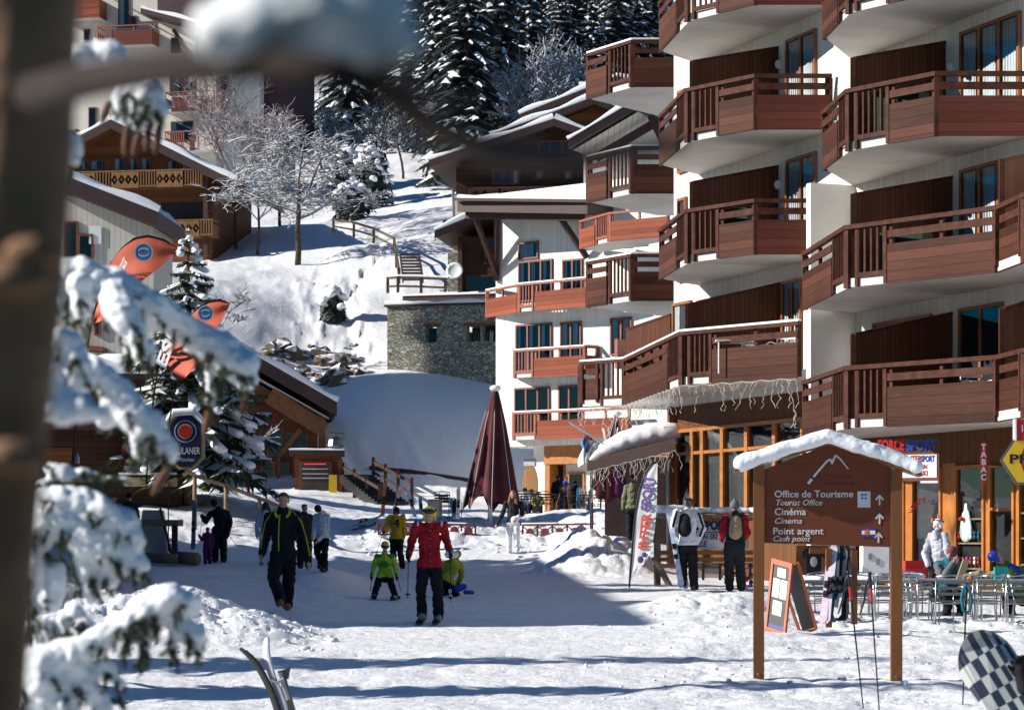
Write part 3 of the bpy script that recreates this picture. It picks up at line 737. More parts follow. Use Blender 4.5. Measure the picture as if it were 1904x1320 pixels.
# ---- white gabled house at the end of the street
def build_gabled():
    f = Face((-.667, 100), -40.5); t = thing('white_house', 'white clad house with orange red balconies beyond the closed burgundy parasol', 'house', (0, 99.5, gz(0, 99.5)))
    zb = CZ+.4; sR = f.s_at(1262)
    w = MB(); f.box(w, 0, sR, CZ+3.75, CZ+14.2, -7, 0); part(w, 'wall', W_CLAD, t)
    w = MB(); f.box(w, f.s_at(966), sR, zb, CZ+3.75, -7, -.9); part(w, 'ground_wall', PLASTER, t)
    w = MB(); f.box(w, f.s_at(1004), sR, CZ+3.0, CZ+3.74, -.9, -.25); f.box(w, f.s_at(1004), f.s_at(1013), zb, CZ+3.0, -.9, -.3); part(w, 'shop_fascia', W_ORANGE, t)
    f2 = Face(f.pt(0, 0, -.9), -40.5)
    f2.win(t, 1024, 1052, 862, 940, 1, curtain=0, fm=W_ORANGE, im=INTERB); f2.win(t, 1058, 1088, 878, 945, 1, curtain=0, fm=W_ORANGE); f2.win(t, 1020, 1086, 838, 856, 2, fm=W_ORANGE)
    b = MB(); f2.pbox(b, 1024, 1036, 862, 885, .09, .12); part(b, 'notice_board', W_FRAME, t)
    b = MB(); xc = f2.s_at(986); hc = f2.h_at(986, 905); b.add([f2.pt(xc+.42*math.cos(a)*(1 if True else 0), hc+.95*math.sin(a), .02) for a in np.linspace(0, 2*PI, 20)[:-1]], [tuple(range(19))]); part(b, 'oval_door', CARVED, t)
    b = MB(); f2.pbox(b, 975, 996, 853, 866, .02, .05); part(b, 'shop_letters', GREYP, t)
    f.win(t, 965, 1028, 484, 560, 3, curtain=.45); f.win(t, 965, 1002, 450, 482, 1, curtain=.8, cside=[0]); f.win(t, 1047, 1084, 482, 560, 2, curtain=.4)
    f.win(t, 960, 1027, 602, 690, 3, curtain=.35); f.win(t, 1043, 1082, 598, 690, 2, curtain=.7); f.win(t, 1136, 1176, 590, 660, 2, curtain=.8)
    f.win(t, 958, 1023, 720, 806, 3, curtain=.0); f.win(t, 1040, 1079, 716, 806, 2, curtain=.0)
    # balconies
    def zr(h): return h
    balcony(t, [(-1.05, 100.5), (.28, 98.0), (2.95, 95.55)], CZ+9.15, [[('p', 0, .97)], [('b', 0, .22), ('p', .24, 1)]], [(4.6, 94.6), (-.62, 99.95)], W_RED, W_RAILR, 1.12, snowy=True, board=(.74, .741))
    balcony(t, [(.10, 98.35), (2.9, 96.0), (3.45, 96.4)], CZ+6.5, [[('b', 0, .27), ('p', .28, 1)], [('p', 0, 1)]], [(3.5, 96.5), (.2, 99.2)], W_RED, W_RAILR, 1.12, snowy=True, board=(.74, .741))
    balcony(t, [(.06, 98.4), (4.6, 94.5)], CZ+3.98, [[('b', 0, .2), ('p', .21, 1)]], [(5, 95.2), (.15, 99.25)], W_RED, W_RAILR, 1.12, snowy=True, board=(.74, .741))
    balcony(t, [(2.70, 95.0), (3.75, 92.6), (5.9, 91)], CZ+11.35, [[('p', 0, .52), ('b', .54, .95)], [('p', 0, 1)]], [(6, 92.5), (3.5, 96.3)], W_RED, W_RAILR, 1.1, board=(.74, .741))
    s = MB(); q = V((5.0, 95, 0)); s.obox(V((4.0, 94.3, CZ+6.6)), V((.1, -.1, 0)), V((.5, .8, 0)), Z3*1.15); part(s, 'side_balustrade', W_RAILR, t)
    # broad eave with braces
    r = MB(); e0, e1 = P(850, 394, 98.2), P(1092, 398, 94.6); up = Z3*.42; bk = V((4.5, 6, .5))
    r.obox(e0, e1-e0, bk, up); r.obox(e0+up-V((.15, .2, 0)), e1-e0+V((.2, 0, 0)), bk, Z3*.12, 1); ro = part(r, 'eave_roof', [FASCIA, BEAM], t)
    sn = MB(); snowcap(sn, e0+up*1.3, e1+up*1.3, bk, .26); part(sn, 'roof_snow', snow_soft, ro, True, recalc=False)
    br = MB(); k = f.pt(.1, CZ+11.3, .1); br.beam(f.pt(.12, CZ+10.6, .1), f.pt(.12, CZ+13.4, .1), .22, .22)
    br.beam(f.pt(.12, CZ+10.9, .12), P(883, 404, 98.4), .16, .2); br.beam(f.pt(.16, CZ+11.2, .12), f.pt(.9, CZ+13.2, .9), .16, .2)
    br.beam(f.pt(4.9, CZ+11.2, .1), P(1040, 402, 96), .16, .2); br.beam(P(868, 400, 98.5), P(1085, 404, 95.2), .22, .3); part(br, 'brace', BEAM, t)
    # steep verge rising behind with pale soffit
    r = MB(); a0, a1 = P(1056, 276, 100), P(1176, 205, 100); up2 = Z3*.35
    r.obox(a0, a1-a0, V((2.6, 7, 0)), up2); ro = part(r, 'verge_roof', [FASCIA], t)
    r = MB(); r.obox(a0-Z3*.03+V((.25, .3, 0)), a1-a0, V((2.4, 6.5, 0)), Z3*.02); r2 = MB()
    part(r, 'verge_soffit', planks('soffit_boards', (.5, .48, .45), .25, 'u', .08, .05), ro)
    r = MB(); r.beam(a0+V((1.2, 1.3, -.2)), a1+V((1.2, 1.3, -.2)), .25, .35); r.beam(P(1210, 215, 101), P(1232, 262, 101), .2, .3); part(r, 'purlin', BEAM, ro)
    sn = MB(); snowcap(sn, a0+up2, a1+up2, V((2.4, 6.5, 0)), .22); part(sn, 'roof_snow', snow_soft, ro, True, recalc=False)
    w = MB(); w.prism([P(1085, 268, 103), P(1260, 168, 103), P(1260, 420, 103), P(1085, 420, 103)], V((1, 5, 0))); part(w, 'gable_wall', W_CLAD, t)
build_gabled()
# ---- dark chalets stepping up behind it
def build_chalets():
    f = Face(P(870, 500, 121)[:2], -6); g0 = CZ+13
    t = thing('timber_chalet', 'dark timber chalet with a long balcony behind the white gabled house', 'chalet', (*f.pt(5, 0, -2)[:2], g0))
    s = f.s_at; h = lambda x, y: f.h_at(x, y)
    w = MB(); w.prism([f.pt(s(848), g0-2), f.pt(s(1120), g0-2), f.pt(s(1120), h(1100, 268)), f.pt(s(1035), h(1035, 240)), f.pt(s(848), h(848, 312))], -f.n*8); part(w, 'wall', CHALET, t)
    w = MB(); f.pbox(w, 844, 872, 365, 520, -1, .4); part(w, 'chimney_stack', W_CLADG, t)
    gable_roof(t, f, s(806), s(1135), s(1035), h(806, 316), h(1125, 276), h(1035, 240), 1.5, -8, .2, .28)
    f.win(t, 915, 934, 314, 344, 1, curtain=0, im=INTERB); f.win(t, 935, 951, 314, 344, 1, im=INTERB); f.win(t, 952, 967, 314, 344, 1, curtain=.9); f.win(t, 996, 1010, 316, 333, 1, curtain=.9); f.win(t, 1049, 1064, 317, 334, 1, curtain=.9)
    f.win(t, 1000, 1068, 262, 286, 3, curtain=.0, im=INTERB)
    railing_box(t, f, 872, 1100, 347, 372, 1.1, CHALET, BEAM, [('c', .02, .24), ('c', .26, .48), ('c', .5, .72), ('c', .74, .98)], slabm=BEAM)
    d = MB(); d.tube([P(804, 322, 119.3), P(812, 338, 119.3), P(842, 352, 119.6), P(845, 430, 119.8)], .07, 6); part(d, 'drainpipe', METAL, t)
    # two more roofs up the slope
    for (rx, ry, lx, ly, x1, y1, Y, lab) in ((1107, 190, 915, 262, 1180, 225, 136, 'brown chalet with snowy ridge roof, middle of the three behind the white house'), (1150, 150, 968, 222, 1260, 190, 150, 'uppermost dark chalet roof with a squat stone chimney below the forest')):
        f = Face(P(rx, 400, Y)[:2], -4); s = f.s_at; b = P(rx, 400, Y).z
        t = thing('timber_chalet', lab, 'chalet', (*f.pt(0, 0, -3)[:2], b))
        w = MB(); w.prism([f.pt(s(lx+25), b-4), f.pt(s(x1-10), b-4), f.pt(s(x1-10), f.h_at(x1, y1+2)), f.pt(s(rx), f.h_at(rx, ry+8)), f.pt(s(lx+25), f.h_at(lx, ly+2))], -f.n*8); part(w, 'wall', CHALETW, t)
        gable_roof(t, f, s(lx), s(x1), s(rx), f.h_at(lx, ly+6), f.h_at(x1, y1+6), f.h_at(rx, ry+7), 1.3, -9, .22, .32)
        if Y > 140:
            c = MB(); f.pbox(c, 1077, 1094, 151, 190, -2, -1); c2 = part(c, 'chimney', STONE, t); c = MB(); f.pbox(c, 1075, 1096, 147, 151, -2.1, -.9); part(c, 'chimney_snow', snow_soft, c2)
    # low annex with the picture window beside the stone house
    f = Face(P(846, 500, 117.5)[:2], -8); s = f.s_at
    t = thing('chalet_annex', 'low timber annex with a wide picture window above the stone wall house', 'annex', (*f.pt(1, 0, -1)[:2], CZ+11.5))
    w = MB(); f.pbox(w, 852, 960, 440, 548, -4, 0); part(w, 'wall', CHALET, t)
    w = MB(); f.pbox(w, 832, 851, 470, 548, -3, -.1); part(w, 'stone_wall', STONE, t)
    w = MB(); f.pbox(w, 853, 861, 450, 548, .02, .3); part(w, 'post', BEAM, t)
    f.win(t, 866, 924, 512, 548, 1, im=INTERB, fm=BEAM); f.win(t, 905, 921, 446, 462, 1, im=INTERB, fm=BEAM)
    railing_box(t, f, 900, 935, 462, 492, .6, CHALET, BEAM, [('b', 0, 1)], slabm=BEAM)
    gable_roof(t, f, s(818), s(1060), s(935), f.h_at(818, 446), f.h_at(1060, 446), f.h_at(935, 400), 1.5, -5, .2, .3)
    d = MB(); c = f.pt(s(849), f.h_at(849, 507), .5); n = (f.n+V((0, 0, .25))).normalized(); d.lathe([(.02, 0), (.3, .04), (.42, .12), (.43, .14), (.3, .07), (.03, .05)], c, 14, 0, (f.u, n.cross(f.u).normalized(), n)); d.tube([c, c-f.n*.5], .03, 5)
    part(d, 'satellite_dish', WHITE, t, True)
build_chalets()
def build_stone():
    f = Face(P(720, 600, 117.2)[:2], -15); s1 = f.s_at(980); hb = CZ+6.6; ht = f.h_at(760, 570)
    t = thing('stone_house', 'flat roofed rubble stone house set into the snowy slope', 'house', (*f.pt(3, 0, -2)[:2], hb))
    w = MB(); X = [f.s_at(x) for x in (720, 791, 812, 868, 893, 897, 922)]; y0, y1 = f.h_at(800, 637), f.h_at(800, 607)
    f.box(w, X[0], s1, y1, ht, -.5, 0); f.box(w, X[0], s1, hb-2, y0, -.5, 0)
    for a, b in ((X[0], X[1]), (X[2], X[3]), (X[4], X[5]), (X[6], s1)): f.box(w, a, b, y0, y1, -.5, 0)
    f.box(w, X[0], X[0]+.5, hb-2, ht, -6, -.5)
    part(w, 'wall', STONE, t)
    g = Face(f.pt(0, 0, -.36), 2)
    for a, b in ((X[1], X[2]), (X[3], X[4]), (X[5], X[6])): window(t, g.pt(a, y0), g.u, g.n, b-a, y1-y0, 1, BEAM, .3 if a > X[2] else 0, .06)
    l = MB()
    for a, b in ((X[1], X[2]), (X[3]-.05, X[6])): f.box(l, a-.12, b+.12, y1, y1+.14, -.02, .03)
    part(l, 'lintel', BEAMW, t)
    r = MB(); f.box(r, X[0]-.12, s1, ht, ht+.10, -6.2, .14); ro = part(r, 'roof', BEAM, t); sn = MB(); snowcap(sn, f.pt(X[0]-.1, ht+.10, .12), f.pt(s1, ht+.10, .12), -f.n*6, .2); part(sn, 'roof_snow', snow_soft, ro, True, recalc=False)
    k = MB(); f.box(k, f.s_at(738), s1, ht+.12, f.h_at(760, 547), -1.2, -.9); ko = part(k, 'parapet', BEAM, t); sn = MB(); snowcap(sn, f.pt(f.s_at(738), f.h_at(760, 547), -.85), f.pt(s1, f.h_at(760, 547), -.85), -f.n*.4, .14); part(sn, 'parapet_snow', snow_soft, ko, True, recalc=False)
build_stone()
def build_left():
    # restaurant in the shade at the foot of the slope
    f = Face(P(430, 900, 105.5)[:2], 6); gb = CZ+1.85; s = f.s_at; h = f.h_at
    t = thing('restaurant', 'red brown timber restaurant with broad snowy roof left of the piste', 'restaurant', (*f.pt(0, 0, -3)[:2], gb))
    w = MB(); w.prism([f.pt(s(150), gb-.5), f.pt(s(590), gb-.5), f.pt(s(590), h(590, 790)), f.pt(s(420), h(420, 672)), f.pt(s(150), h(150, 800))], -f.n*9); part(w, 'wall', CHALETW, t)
    w = MB(); f.pbox(w, 432, 520, 752, 800, .05, .12); so = part(w, 'name_board', W_DARK, t)
    text('arcisse', .62, LETW, so, f.pt(s(425), h(440, 780), .13), f.u, Z3, .02, .012, 0, 'LEFT', 'lettering', f.s_at(485)-f.s_at(425)); text('GOURMANDE', .3, LETW, so, f.pt(s(418), h(440, 792), .13), f.u, Z3, .02, .008, 0, 'LEFT', 'lettering', f.s_at(474)-f.s_at(418))
    gable_roof(t, f, s(120), s(624), s(420), h(120, 800), h(622, 772), h(420, 655), 1.8, -9, .42, .3, FASCIA)
    q = MB(); e, p = f.pt(s(610), h(610, 780), 1.6), f.pt(s(420), h(420, 672), 1.6); q.obox(e-Z3*.03, p-e, -f.n*1.55, Z3*.02); part(q, 'soffit', W_CLADG, t)
    q = MB(); q.beam(f.pt(s(500), h(500, 738), .9), f.pt(s(598), h(598, 798), .9), .2, .7); q.beam(f.pt(s(598), h(598, 770), .8), f.pt(s(598), gb, .8), .28, .28); q.beam(f.pt(s(560), h(560, 800), .8), f.pt(s(520), h(520, 850), .3), .2, .2); part(q, 'brace', BEAMW, t)
    f.win(t, 496, 528, 795, 850, 1, im=INTERB, fm=BEAMW); f.win(t, 530, 572, 803, 850, 1, im=INTERB, fm=BEAMW, curtain=.0)
    f.win(t, 484, 512, 858, 915, 1, fm=W_ORANGE, im=INTERB); f.win(t, 516, 540, 858, 918, 1, fm=W_FRAME)
    for x in (474, 514, 543): q = MB(); f.pbox(q, x, x+7, 852, 925, .3, .5); part(q, 'post', W_FRAME, t)
    for x0, x1 in ((250, 330), (345, 400), (405, 465)): f.win(t, x0, x1, 862, 905, 2, fm=BEAM, im=INTER)
    # kiosk with the menu case
    f = Face(P(556, 900, 103)[:2], 3); s = f.s_at; h = f.h_at
    k = thing('kiosk', 'small timber kiosk with red lit menu case and snowy roof', 'kiosk', (*f.pt(.8, 0, -.6)[:2], gb-.1))
    w = MB(); f.pbox(w, 548, 634, 846, 922, -1.2, 0); part(w, 'body', CHALETW, k)
    w = MB(); f.pbox(w, 538, 640, 838, 847, -1.5, .5); ro = part(w, 'roof', BEAM, k); sn = MB(); snowcap(sn, f.pt(s(538), h(590, 838), .48), f.pt(s(640), h(590, 838), .48), -f.n*1.9, .1); part(sn, 'roof_snow', snow_soft, ro, True, recalc=False)
    w = MB(); f.pbox(w, 556, 617, 858, 920, .02, .12); ca = part(w, 'menu_case', W_FRAME, k)
    for y0, y1 in ((862, 898), (902, 917)):
        w = MB(); f.pbox(w, 560, 613, y0, y1, .125, .13); part(w, 'case_pane', INTERB, ca)
    for yy in (871, 880, 888): w = MB(); f.pbox(w, 562, 611, yy, yy+1.6, .135, .15); part(w, 'menu_strip', LETW, ca)
    w = MB(); f.pbox(w, 566, 606, 862, 863.4, .135, .15); part(w, 'red_lamp', emit('red_neon', (1, .03, .08), .9), ca)
    b = MB(); f.box(b, s(612), s(627), h(620, 920), h(620, 883), .5, .55); yb = solo(b, 'advertising_banner', YELP, 'upright yellow banner standing against the menu kiosk', 'banner', f.pt(s(619), h(620, 920), .5))
    b = MB(); f.box(b, s(629), s(637), h(630, 922), h(630, 853), .1, .25); solo(b, 'notice_post', W_FRAME, 'tall brown notice post beside the yellow banner', 'post', f.pt(s(633), h(630, 922), .15))
    # white clad hall further left
    f = Face(P(120, 700, 87)[:2], -3); s = f.s_at; h = f.h_at; gb2 = CZ+1.5
    t = thing('clad_hall', 'cream clad hall with sloping snowy roof behind the coral flags', 'building', (*f.pt(0, 0, -4)[:2], gb2))
    w = MB(); w.prism([f.pt(s(-120), gb2-1), f.pt(s(286), gb2-1), f.pt(s(286), h(286, 415)), f.pt(s(118), h(118, 360)), f.pt(s(-120), h(-120, 300))], -f.n*3.5); part(w, 'wall', W_CLADG, t)
    r = MB(); e, p = f.pt(s(308), h(308, 432), 1.3), f.pt(s(20), h(20, 320), 1.3); r.obox(e, p-e, -f.n*5, Z3*.55); ro = part(r, 'roof', FASCIA, t)
    sn = MB(); snowcap(sn, p+Z3*.55, e+Z3*.55, -f.n*5, .3); part(sn, 'roof_snow', snow_soft, ro, True, recalc=False)
    f.win(t, 119, 146, 412, 482, 1, fm=W_FRAME, im=INTERB); f.win(t, 146, 174, 436, 482, 1, fm=W_FRAME, im=INTERB); f.win(t, 176, 188, 592, 624, 1, fm=W_FRAME)
    q = MB(); f.pbox(q, 166, 189, 420, 454, .02, .05); part(q, 'white_board', WHITE, t)
    q = MB(); q.prism([f.pt(s(100), h(100, 640), .0), f.pt(s(200), h(200, 648), .0), f.pt(s(200), h(200, 656), 0), f.pt(s(100), h(100, 652), 0)], f.n*.9); part(q, 'canopy', W_FRAME, t)
    # carved balcony chalet
    f = Face(P(140, 470, 148)[:2], -9); s = f.s_at; h = f.h_at; gb3 = CZ+15.5
    t = thing('carved_chalet', 'wooden chalet with carved yellow balconies and snow fringed roof', 'chalet', (*f.pt(4, 0, -4)[:2], gb3))
    w = MB(); w.prism([f.pt(s(60), gb3-2), f.pt(s(395), gb3-2), f.pt(s(395), h(395, 332)), f.pt(s(225), h(225, 245)), f.pt(s(60), h(60, 320))], -f.n*9); part(w, 'wall', CHALETW, t)
    gable_roof(t, f, s(30), s(452), s(222), h(30, 345), h(452, 358), h(222, 244), 1.6, -10, .38, .35, BEAMW)
    q = MB(); e, p = f.pt(s(30), h(30, 330), .8), f.pt(s(150), h(150, 268), .8); q.obox(e+Z3*.5, p-e, -f.n*2, Z3*.3); part(q, 'porch_roof', BEAMW, t)
    for x0, x1 in ((150, 166), (168, 192), (212, 233), (240, 258), (262, 281), (310, 330), (336, 360)): f.win(t, x0, x1, 294 if x0 < 300 and x0 > 200 else 298, 318, 1, im=INTERB, fm=BEAMW, curtain=.5)
    railing_box(t, f, 100, 376, 317, 350, 1.4, CARVED, CARVED, [('b', 0, .12), ('c', .12, .28), ('b', .285, .385), ('c', .39, .575), ('b', .58, .69), ('c', .695, .87), ('b', .88, 1)], slabm=BEAMW)
    railing_box(t, f, 306, 396, 408, 440, 1.4, CARVED, CARVED, [('b', 0, .14), ('c', .15, .72), ('b', .73, 1)], slabm=BEAMW)
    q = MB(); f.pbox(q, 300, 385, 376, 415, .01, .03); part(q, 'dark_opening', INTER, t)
    q = MB(); f.pbox(q, 388, 396, 340, 480, .9, 1.2); part(q, 'post', BEAM, t); q = MB(); q.beam(f.pt(s(392), h(392, 395), 1), f.pt(s(432), h(432, 370), 1), .18, .2); part(q, 'brace', BEAM, t); q = MB(); f.pbox(q, 396, 440, 374, 381, .8, 1.1); part(q, 'tie_beam', BEAM, t)
    # apartment block high on the left
    f = Face(P(150, 300, 180)[:2], -13); s = f.s_at; h = f.h_at; gb4 = h(200, 420)
    t = thing('hillside_apartments', 'white hillside apartment block with red balconies above the carved chalet', 'building', (*f.pt(4, 0, -5)[:2], gb4))
    w = MB(); f.pbox(w, -60, 402, -260, 470, -10, 0); part(w, 'wall', W_CLADG, t)
    w = MB(); f.pbox(w, 402, 470, 60, 420, -10, -1.5); part(w, 'side_wall', W_CLAD, t)
    w = MB(); f.pbox(w, 430, 515, -260, 262, -9, -2.5); part(w, 'dark_wall', plain('plum_cladding', (.060, .026, .034), .7, .2, 2), t)
    w = MB(); f.pbox(w, 300, 420, -260, 38, -9, .8); part(w, 'plum_oriel', MATS['plum_cladding'], t)
    r = MB(); e, p = f.pt(s(405), h(405, 68), 2.2), f.pt(s(282), h(282, 36), 2.2); r.obox(e, p-e, -f.n*3, Z3*.35); ro = part(r, 'roof', FASCIA, t); sn = MB(); snowcap(sn, p+Z3*.35, e+Z3*.35, -f.n*3, .3); part(sn, 'roof_snow', snow_soft, ro, True, recalc=False)
    q = MB(); q.beam(f.pt(s(330), h(330, 60), .9), f.pt(s(362), h(362, 112), .1), .2, .25); q.beam(f.pt(s(370), h(370, 72), .3), f.pt(s(370), h(370, 115), .3), .2, .25); part(q, 'brace', BEAM, t)
    for x0, x1, yt, yb_, bal in ((180, 283, 47, 84, [('b', 0, .27), ('p', .3, 1)]), (110, 185, -14, 34, [('p', 0, 1)]), (306, 412, 169, 206, [('p', .12, .84), ('b', .86, 1)]), (306, 400, 243, 280, [('b', 0, .4), ('p', .5, .6)])):
        railing_box(t, f, x0, x1, yt, yb_, 1.4, W_RED if yt < 0 else W_DARK, W_RAILR, bal)
    for x0, x1, y0, y1, c in ((220, 242, -6, 52, .5), (243, 254, 30, 52, 0), (316, 345, 140, 176, .6), (346, 360, 152, 176, 0), (318, 360, 226, 262, .2), (156, 168, 55, 84, 0), (318, 336, 70, 100, 0), (405, 425, 140, 176, 0), (222, 240, 150, 180, .4), (165, 180, 200, 240, 0)):
        f.win(t, x0, x1, y0, y1, 1, curtain=c, im=INTERB)
    # unseen block added to shade the slope, unseen house added to shade the street
    m = MB(); 
    t = thing('shade_block', 'unseen tall block added left of the slope to cast its shadow', 'building', (-33, 112, CZ+3))
    m.box((-34, 107.2, CZ+12.5), (13, 11.4, 31)); part(m, 'wall', PLASTER, t)
    m = MB(); m.box((-34, 107.2, CZ+28.3), (13.6, 12, .6)); part(m, 'roof', FASCIA, t)
    t = thing('shade_house', 'unseen steep roofed chalet added left of the street to shade it', 'house', (-19, 48, CZ-1))
    m = MB(); m.box((-20, 47.2, CZ+2.6), (7, 27, 7.4)); part(m, 'wall', CHALETW, t)
    m = MB(); m.prism([V((-25, 33.3, CZ+5.8)), V((-20, 33.3, CZ+10.1)), V((-15.2, 33.3, CZ+5.8)), V((-15.2, 33.3, CZ+5.5)), V((-25, 33.3, CZ+5.5))], V((0, 27.7, 0))); part(m, 'roof', FASCIA, t)
build_left()
# ------------------------------------------------------------------ trees
def mesh_np(name, vs, fs, mi, mats, smooth=False):
    me = bpy.data.meshes.new(name); me.from_pydata(vs, [], fs)
    for m in mats: me.materials.append(m)
    me.polygons.foreach_set('material_index', mi)
    if smooth: me.polygons.foreach_set('use_smooth', [True]*len(fs))
    me.update(); return me
def spruce_mesh(h, seed, levels, nb, R, snowk=.75, twigs=7, droop=.35, needle=NEEDLED, z0=.10, seg=4):
    """crown of drooping boughs: ragged green fans, each with broken pads of snow on its upper side"""
    r = random.Random(seed); vs, fs, mi = [], [], []
    def quad(a, b, c, d, m):
        k = len(vs); vs.extend([tuple(a), tuple(b), tuple(c), tuple(d)]); fs.append((k, k+1, k+2, k+3)); mi.append(m)
    def tri(a, b, c, m):
        k = len(vs); vs.extend([tuple(a), tuple(b), tuple(c)]); fs.append((k, k+1, k+2)); mi.append(m)
    for i in range(levels):
        t = i/(levels-1); z = h*(z0+(1-z0)*t**.92); rad = R*((1-t)**.85)*r.uniform(.85, 1.12)+.10*R*(1-t)+.03*h*.3
        n = max(4, int(nb*(1-.55*t)))
        a0 = r.uniform(0, 6.3)
        for b in range(n):
            a = a0+2*PI*(b+r.uniform(-.3, .3))/n; L = rad*r.uniform(.65, 1.15); dr = droop*r.uniform(.6, 1.4)
            ca, sa = math.cos(a), math.sin(a); sx, sy = -sa, ca
            up0 = r.uniform(.0, .25)*(t+.2)
            pts = []
            for q in range(seg+1):
                u = q/seg; pts.append(V((ca*L*u, sa*L*u, z+L*(up0*u-dr*u*u*1.3+.12*u**4))))
            W = L*.30*r.uniform(.8, 1.2)
            for q in range(seg):
                p0, p1 = pts[q], pts[q+1]; u0, u1 = q/seg, (q+1)/seg
                w0 = W*math.sin(PI*min(1, .12+u0*.85)); w1 = W*math.sin(PI*min(1, .12+u1*.85))
                S = V((sx, sy, 0)); dz = V((0, 0, -.35))
                for sg in (1, -1):
                    quad(p0, p1, p1+(S*sg+dz)*w1*.55, p0+(S*sg+dz)*w0*.55, 0)
                    for _ in range(max(1, twigs//seg)):
                        uu = r.random(); b0 = p0.lerp(p1, uu); ww = lerp(w0, w1, uu)*r.uniform(.8, 1.5)
                        tip = b0+S*sg*ww+V((ca, sa, 0))*ww*.5+V((0, 0, -ww*r.uniform(.3, .9)))
                        e = V((ca, sa, 0))*(.10*L/seg+.03)
                        tri(b0-e, b0+e, tip, 0)
                if r.random() < snowk and q > 0:
                    hh = V((0, 0, .035*h/8+.02)); wn = r.uniform(.2, .55)
                    j0, j1 = r.uniform(0, .2), r.uniform(.8, 1.0); P0, P1 = p0.lerp(p1, j0), p0.lerp(p1, j1); m0 = P0.lerp(P1, .5)+hh*1.9
                    for sg in (1, -1):
                        quad(P0+hh, P1+hh, P1+(S*sg+dz)*w1*wn+hh*.3, P0+(S*sg+dz)*w0*wn+hh*.3, 1)
                        if r.random() < .5:
                            tp = m0+S*sg*w0*r.uniform(.5, 1.1)-V((0, 0, w0*.5)); tri(P0+hh, P1+hh, tp, 1)
    return vs, fs, mi
def trunk_mesh(h, r0, mat, name='trunk', z0=-.8):
    m = MB(); m.tube([V((0, 0, z0)), V((.02, 0, h*.3)), V((0, .02, h*.7)), V((0, 0, h*.99))], [r0, r0*.8, r0*.4, .015], 7)
    return m.mesh(name, [mat], (0, 0, 0), True)
def forest():
    protos = []
    for k, (h, lv, nb, R, sk, dr) in enumerate(((22, 32, 13, 3.6, .50, .42), (25, 36, 14, 3.2, .34, .5), (18, 30, 13, 3.2, .62, .35))):
        vs, fs, mi = spruce_mesh(h, 30+k, lv, nb, R, sk, 8, dr); protos.append((h, mesh_np('crown', vs, fs, mi, [NEEDLED, snow_soft]), trunk_mesh(h, .28, BARKT)))
    r = random.Random(3); n = 0
    spots = []
    big = [(868, 232, 176, 0, 1.05), (925, 210, 200, 1, 1.08), (985, 190, 215, 1, .98), (1040, 175, 230, 2, 1.05), (815, 215, 215, 1, 1.0), (770, 210, 225, 0, 1.05), (1085, 165, 240, 0, 1.0), (740, 190, 240, 1, 1.1), (1120, 160, 250, 0, .95), (700, 250, 235, 0, 1)]
    for px, py, Y, k, s in big: spots.append((px, Y, k, s))
    for Y0, Y1, cnt, x0, x1 in ((215, 260, 22, 640, 1190), (260, 330, 40, 600, 1200), (330, 420, 52, 560, 1205)):
        for _ in range(cnt):
            px = r.uniform(x0, x1); Y = r.uniform(Y0, Y1); spots.append((px, Y, r.randrange(3), r.uniform(.72, 1.12)))
    for px, Y in ((1212, 400), (1222, 380), (1232, 350), (1195, 330), (1165, 290), (1180, 270), (1240, 300), (1205, 300)): spots.append((px, Y, 2, .52 if px > 1200 and Y > 310 else .62))
    kinds = ['dark snow dusted spruce among the forest trees on the slope', 'slender dark spruce with thin snow among the forest trees', 'pale heavily snowed spruce among the forest trees']
    for i, (px, Y, k, s) in enumerate(spots):
        h, cm, tm = protos[k]; x = (px-CX)/F*Y; o = thing('spruce_tree', kinds[k], 'tree', (x, Y, gz(x, Y)-.3), 'spruces on the forest slope')
        o.scale = (s*r.uniform(.85, 1.1), s*r.uniform(.85, 1.1), s); o.rotation_euler = (0, 0, r.uniform(0, 6.3))
        link('crown', cm, o); link('trunk', tm, o)
        if i == 0: o['label'] = 'tall pale sided spruce standing out in front of the forest, left of the roofs'; 
        if i == 1: o['label'] = 'tall narrow dark spruce just right of the palest front spruce'
forest()
def bare_tree(h, seed, spread=.8, depth=6, r0=.13, lean=(0, 0), mats=(BARKT, TWIGF), twigr=.013, kids=(3, 4), upb=.25, droop=.0, thick=.0):
    """limbs that fork into finer and finer frosted twigs; returns trunk and crown builders"""
    r = random.Random(seed); tr, cr = MB(), MB()
    def grow(p, d, L, rad, lev):
        pts = [p]; q = p; dd = d.copy(); k = 4 if lev < 2 else 3
        for i in range(k):
            dd = (dd+V((r.uniform(-1, 1), r.uniform(-1, 1), r.uniform(-.6, 1)*.6+(upb if lev < 3 else -droop)))*(.16+.05*lev)).normalized(); q = q+dd*(L/k); pts.append(q)
        mb = tr if lev == 0 else cr
        rads = [max(twigr, lerp(rad, rad*.62, i/k)) for i in range(k+1)]
        mb.tube(pts, rads, 7 if lev == 0 else (5 if lev < 3 else 3), 0, lev == 0)
        if lev >= depth: return
        n = r.randint(*kids) if lev else kids[1]+1
        for j in range(n):
            t = r.uniform(.45, 1) if lev else r.uniform(.55, 1.0); i = min(k-1, int(t*k)); b = pts[i].lerp(pts[i+1], t*k-i)
            a = r.uniform(0, 6.3); side = V((math.cos(a), math.sin(a), r.uniform(-.25, .55))); nd = (dd*(1-spread*.6)+side*spread).normalized()
            grow(b, nd, L*r.uniform(.55, .8), rads[i]*.6, lev+1)
    grow(V((0, 0, -.3)), V((lean[0], lean[1], 1)).normalized(), h*.36, r0, 0); return tr, cr
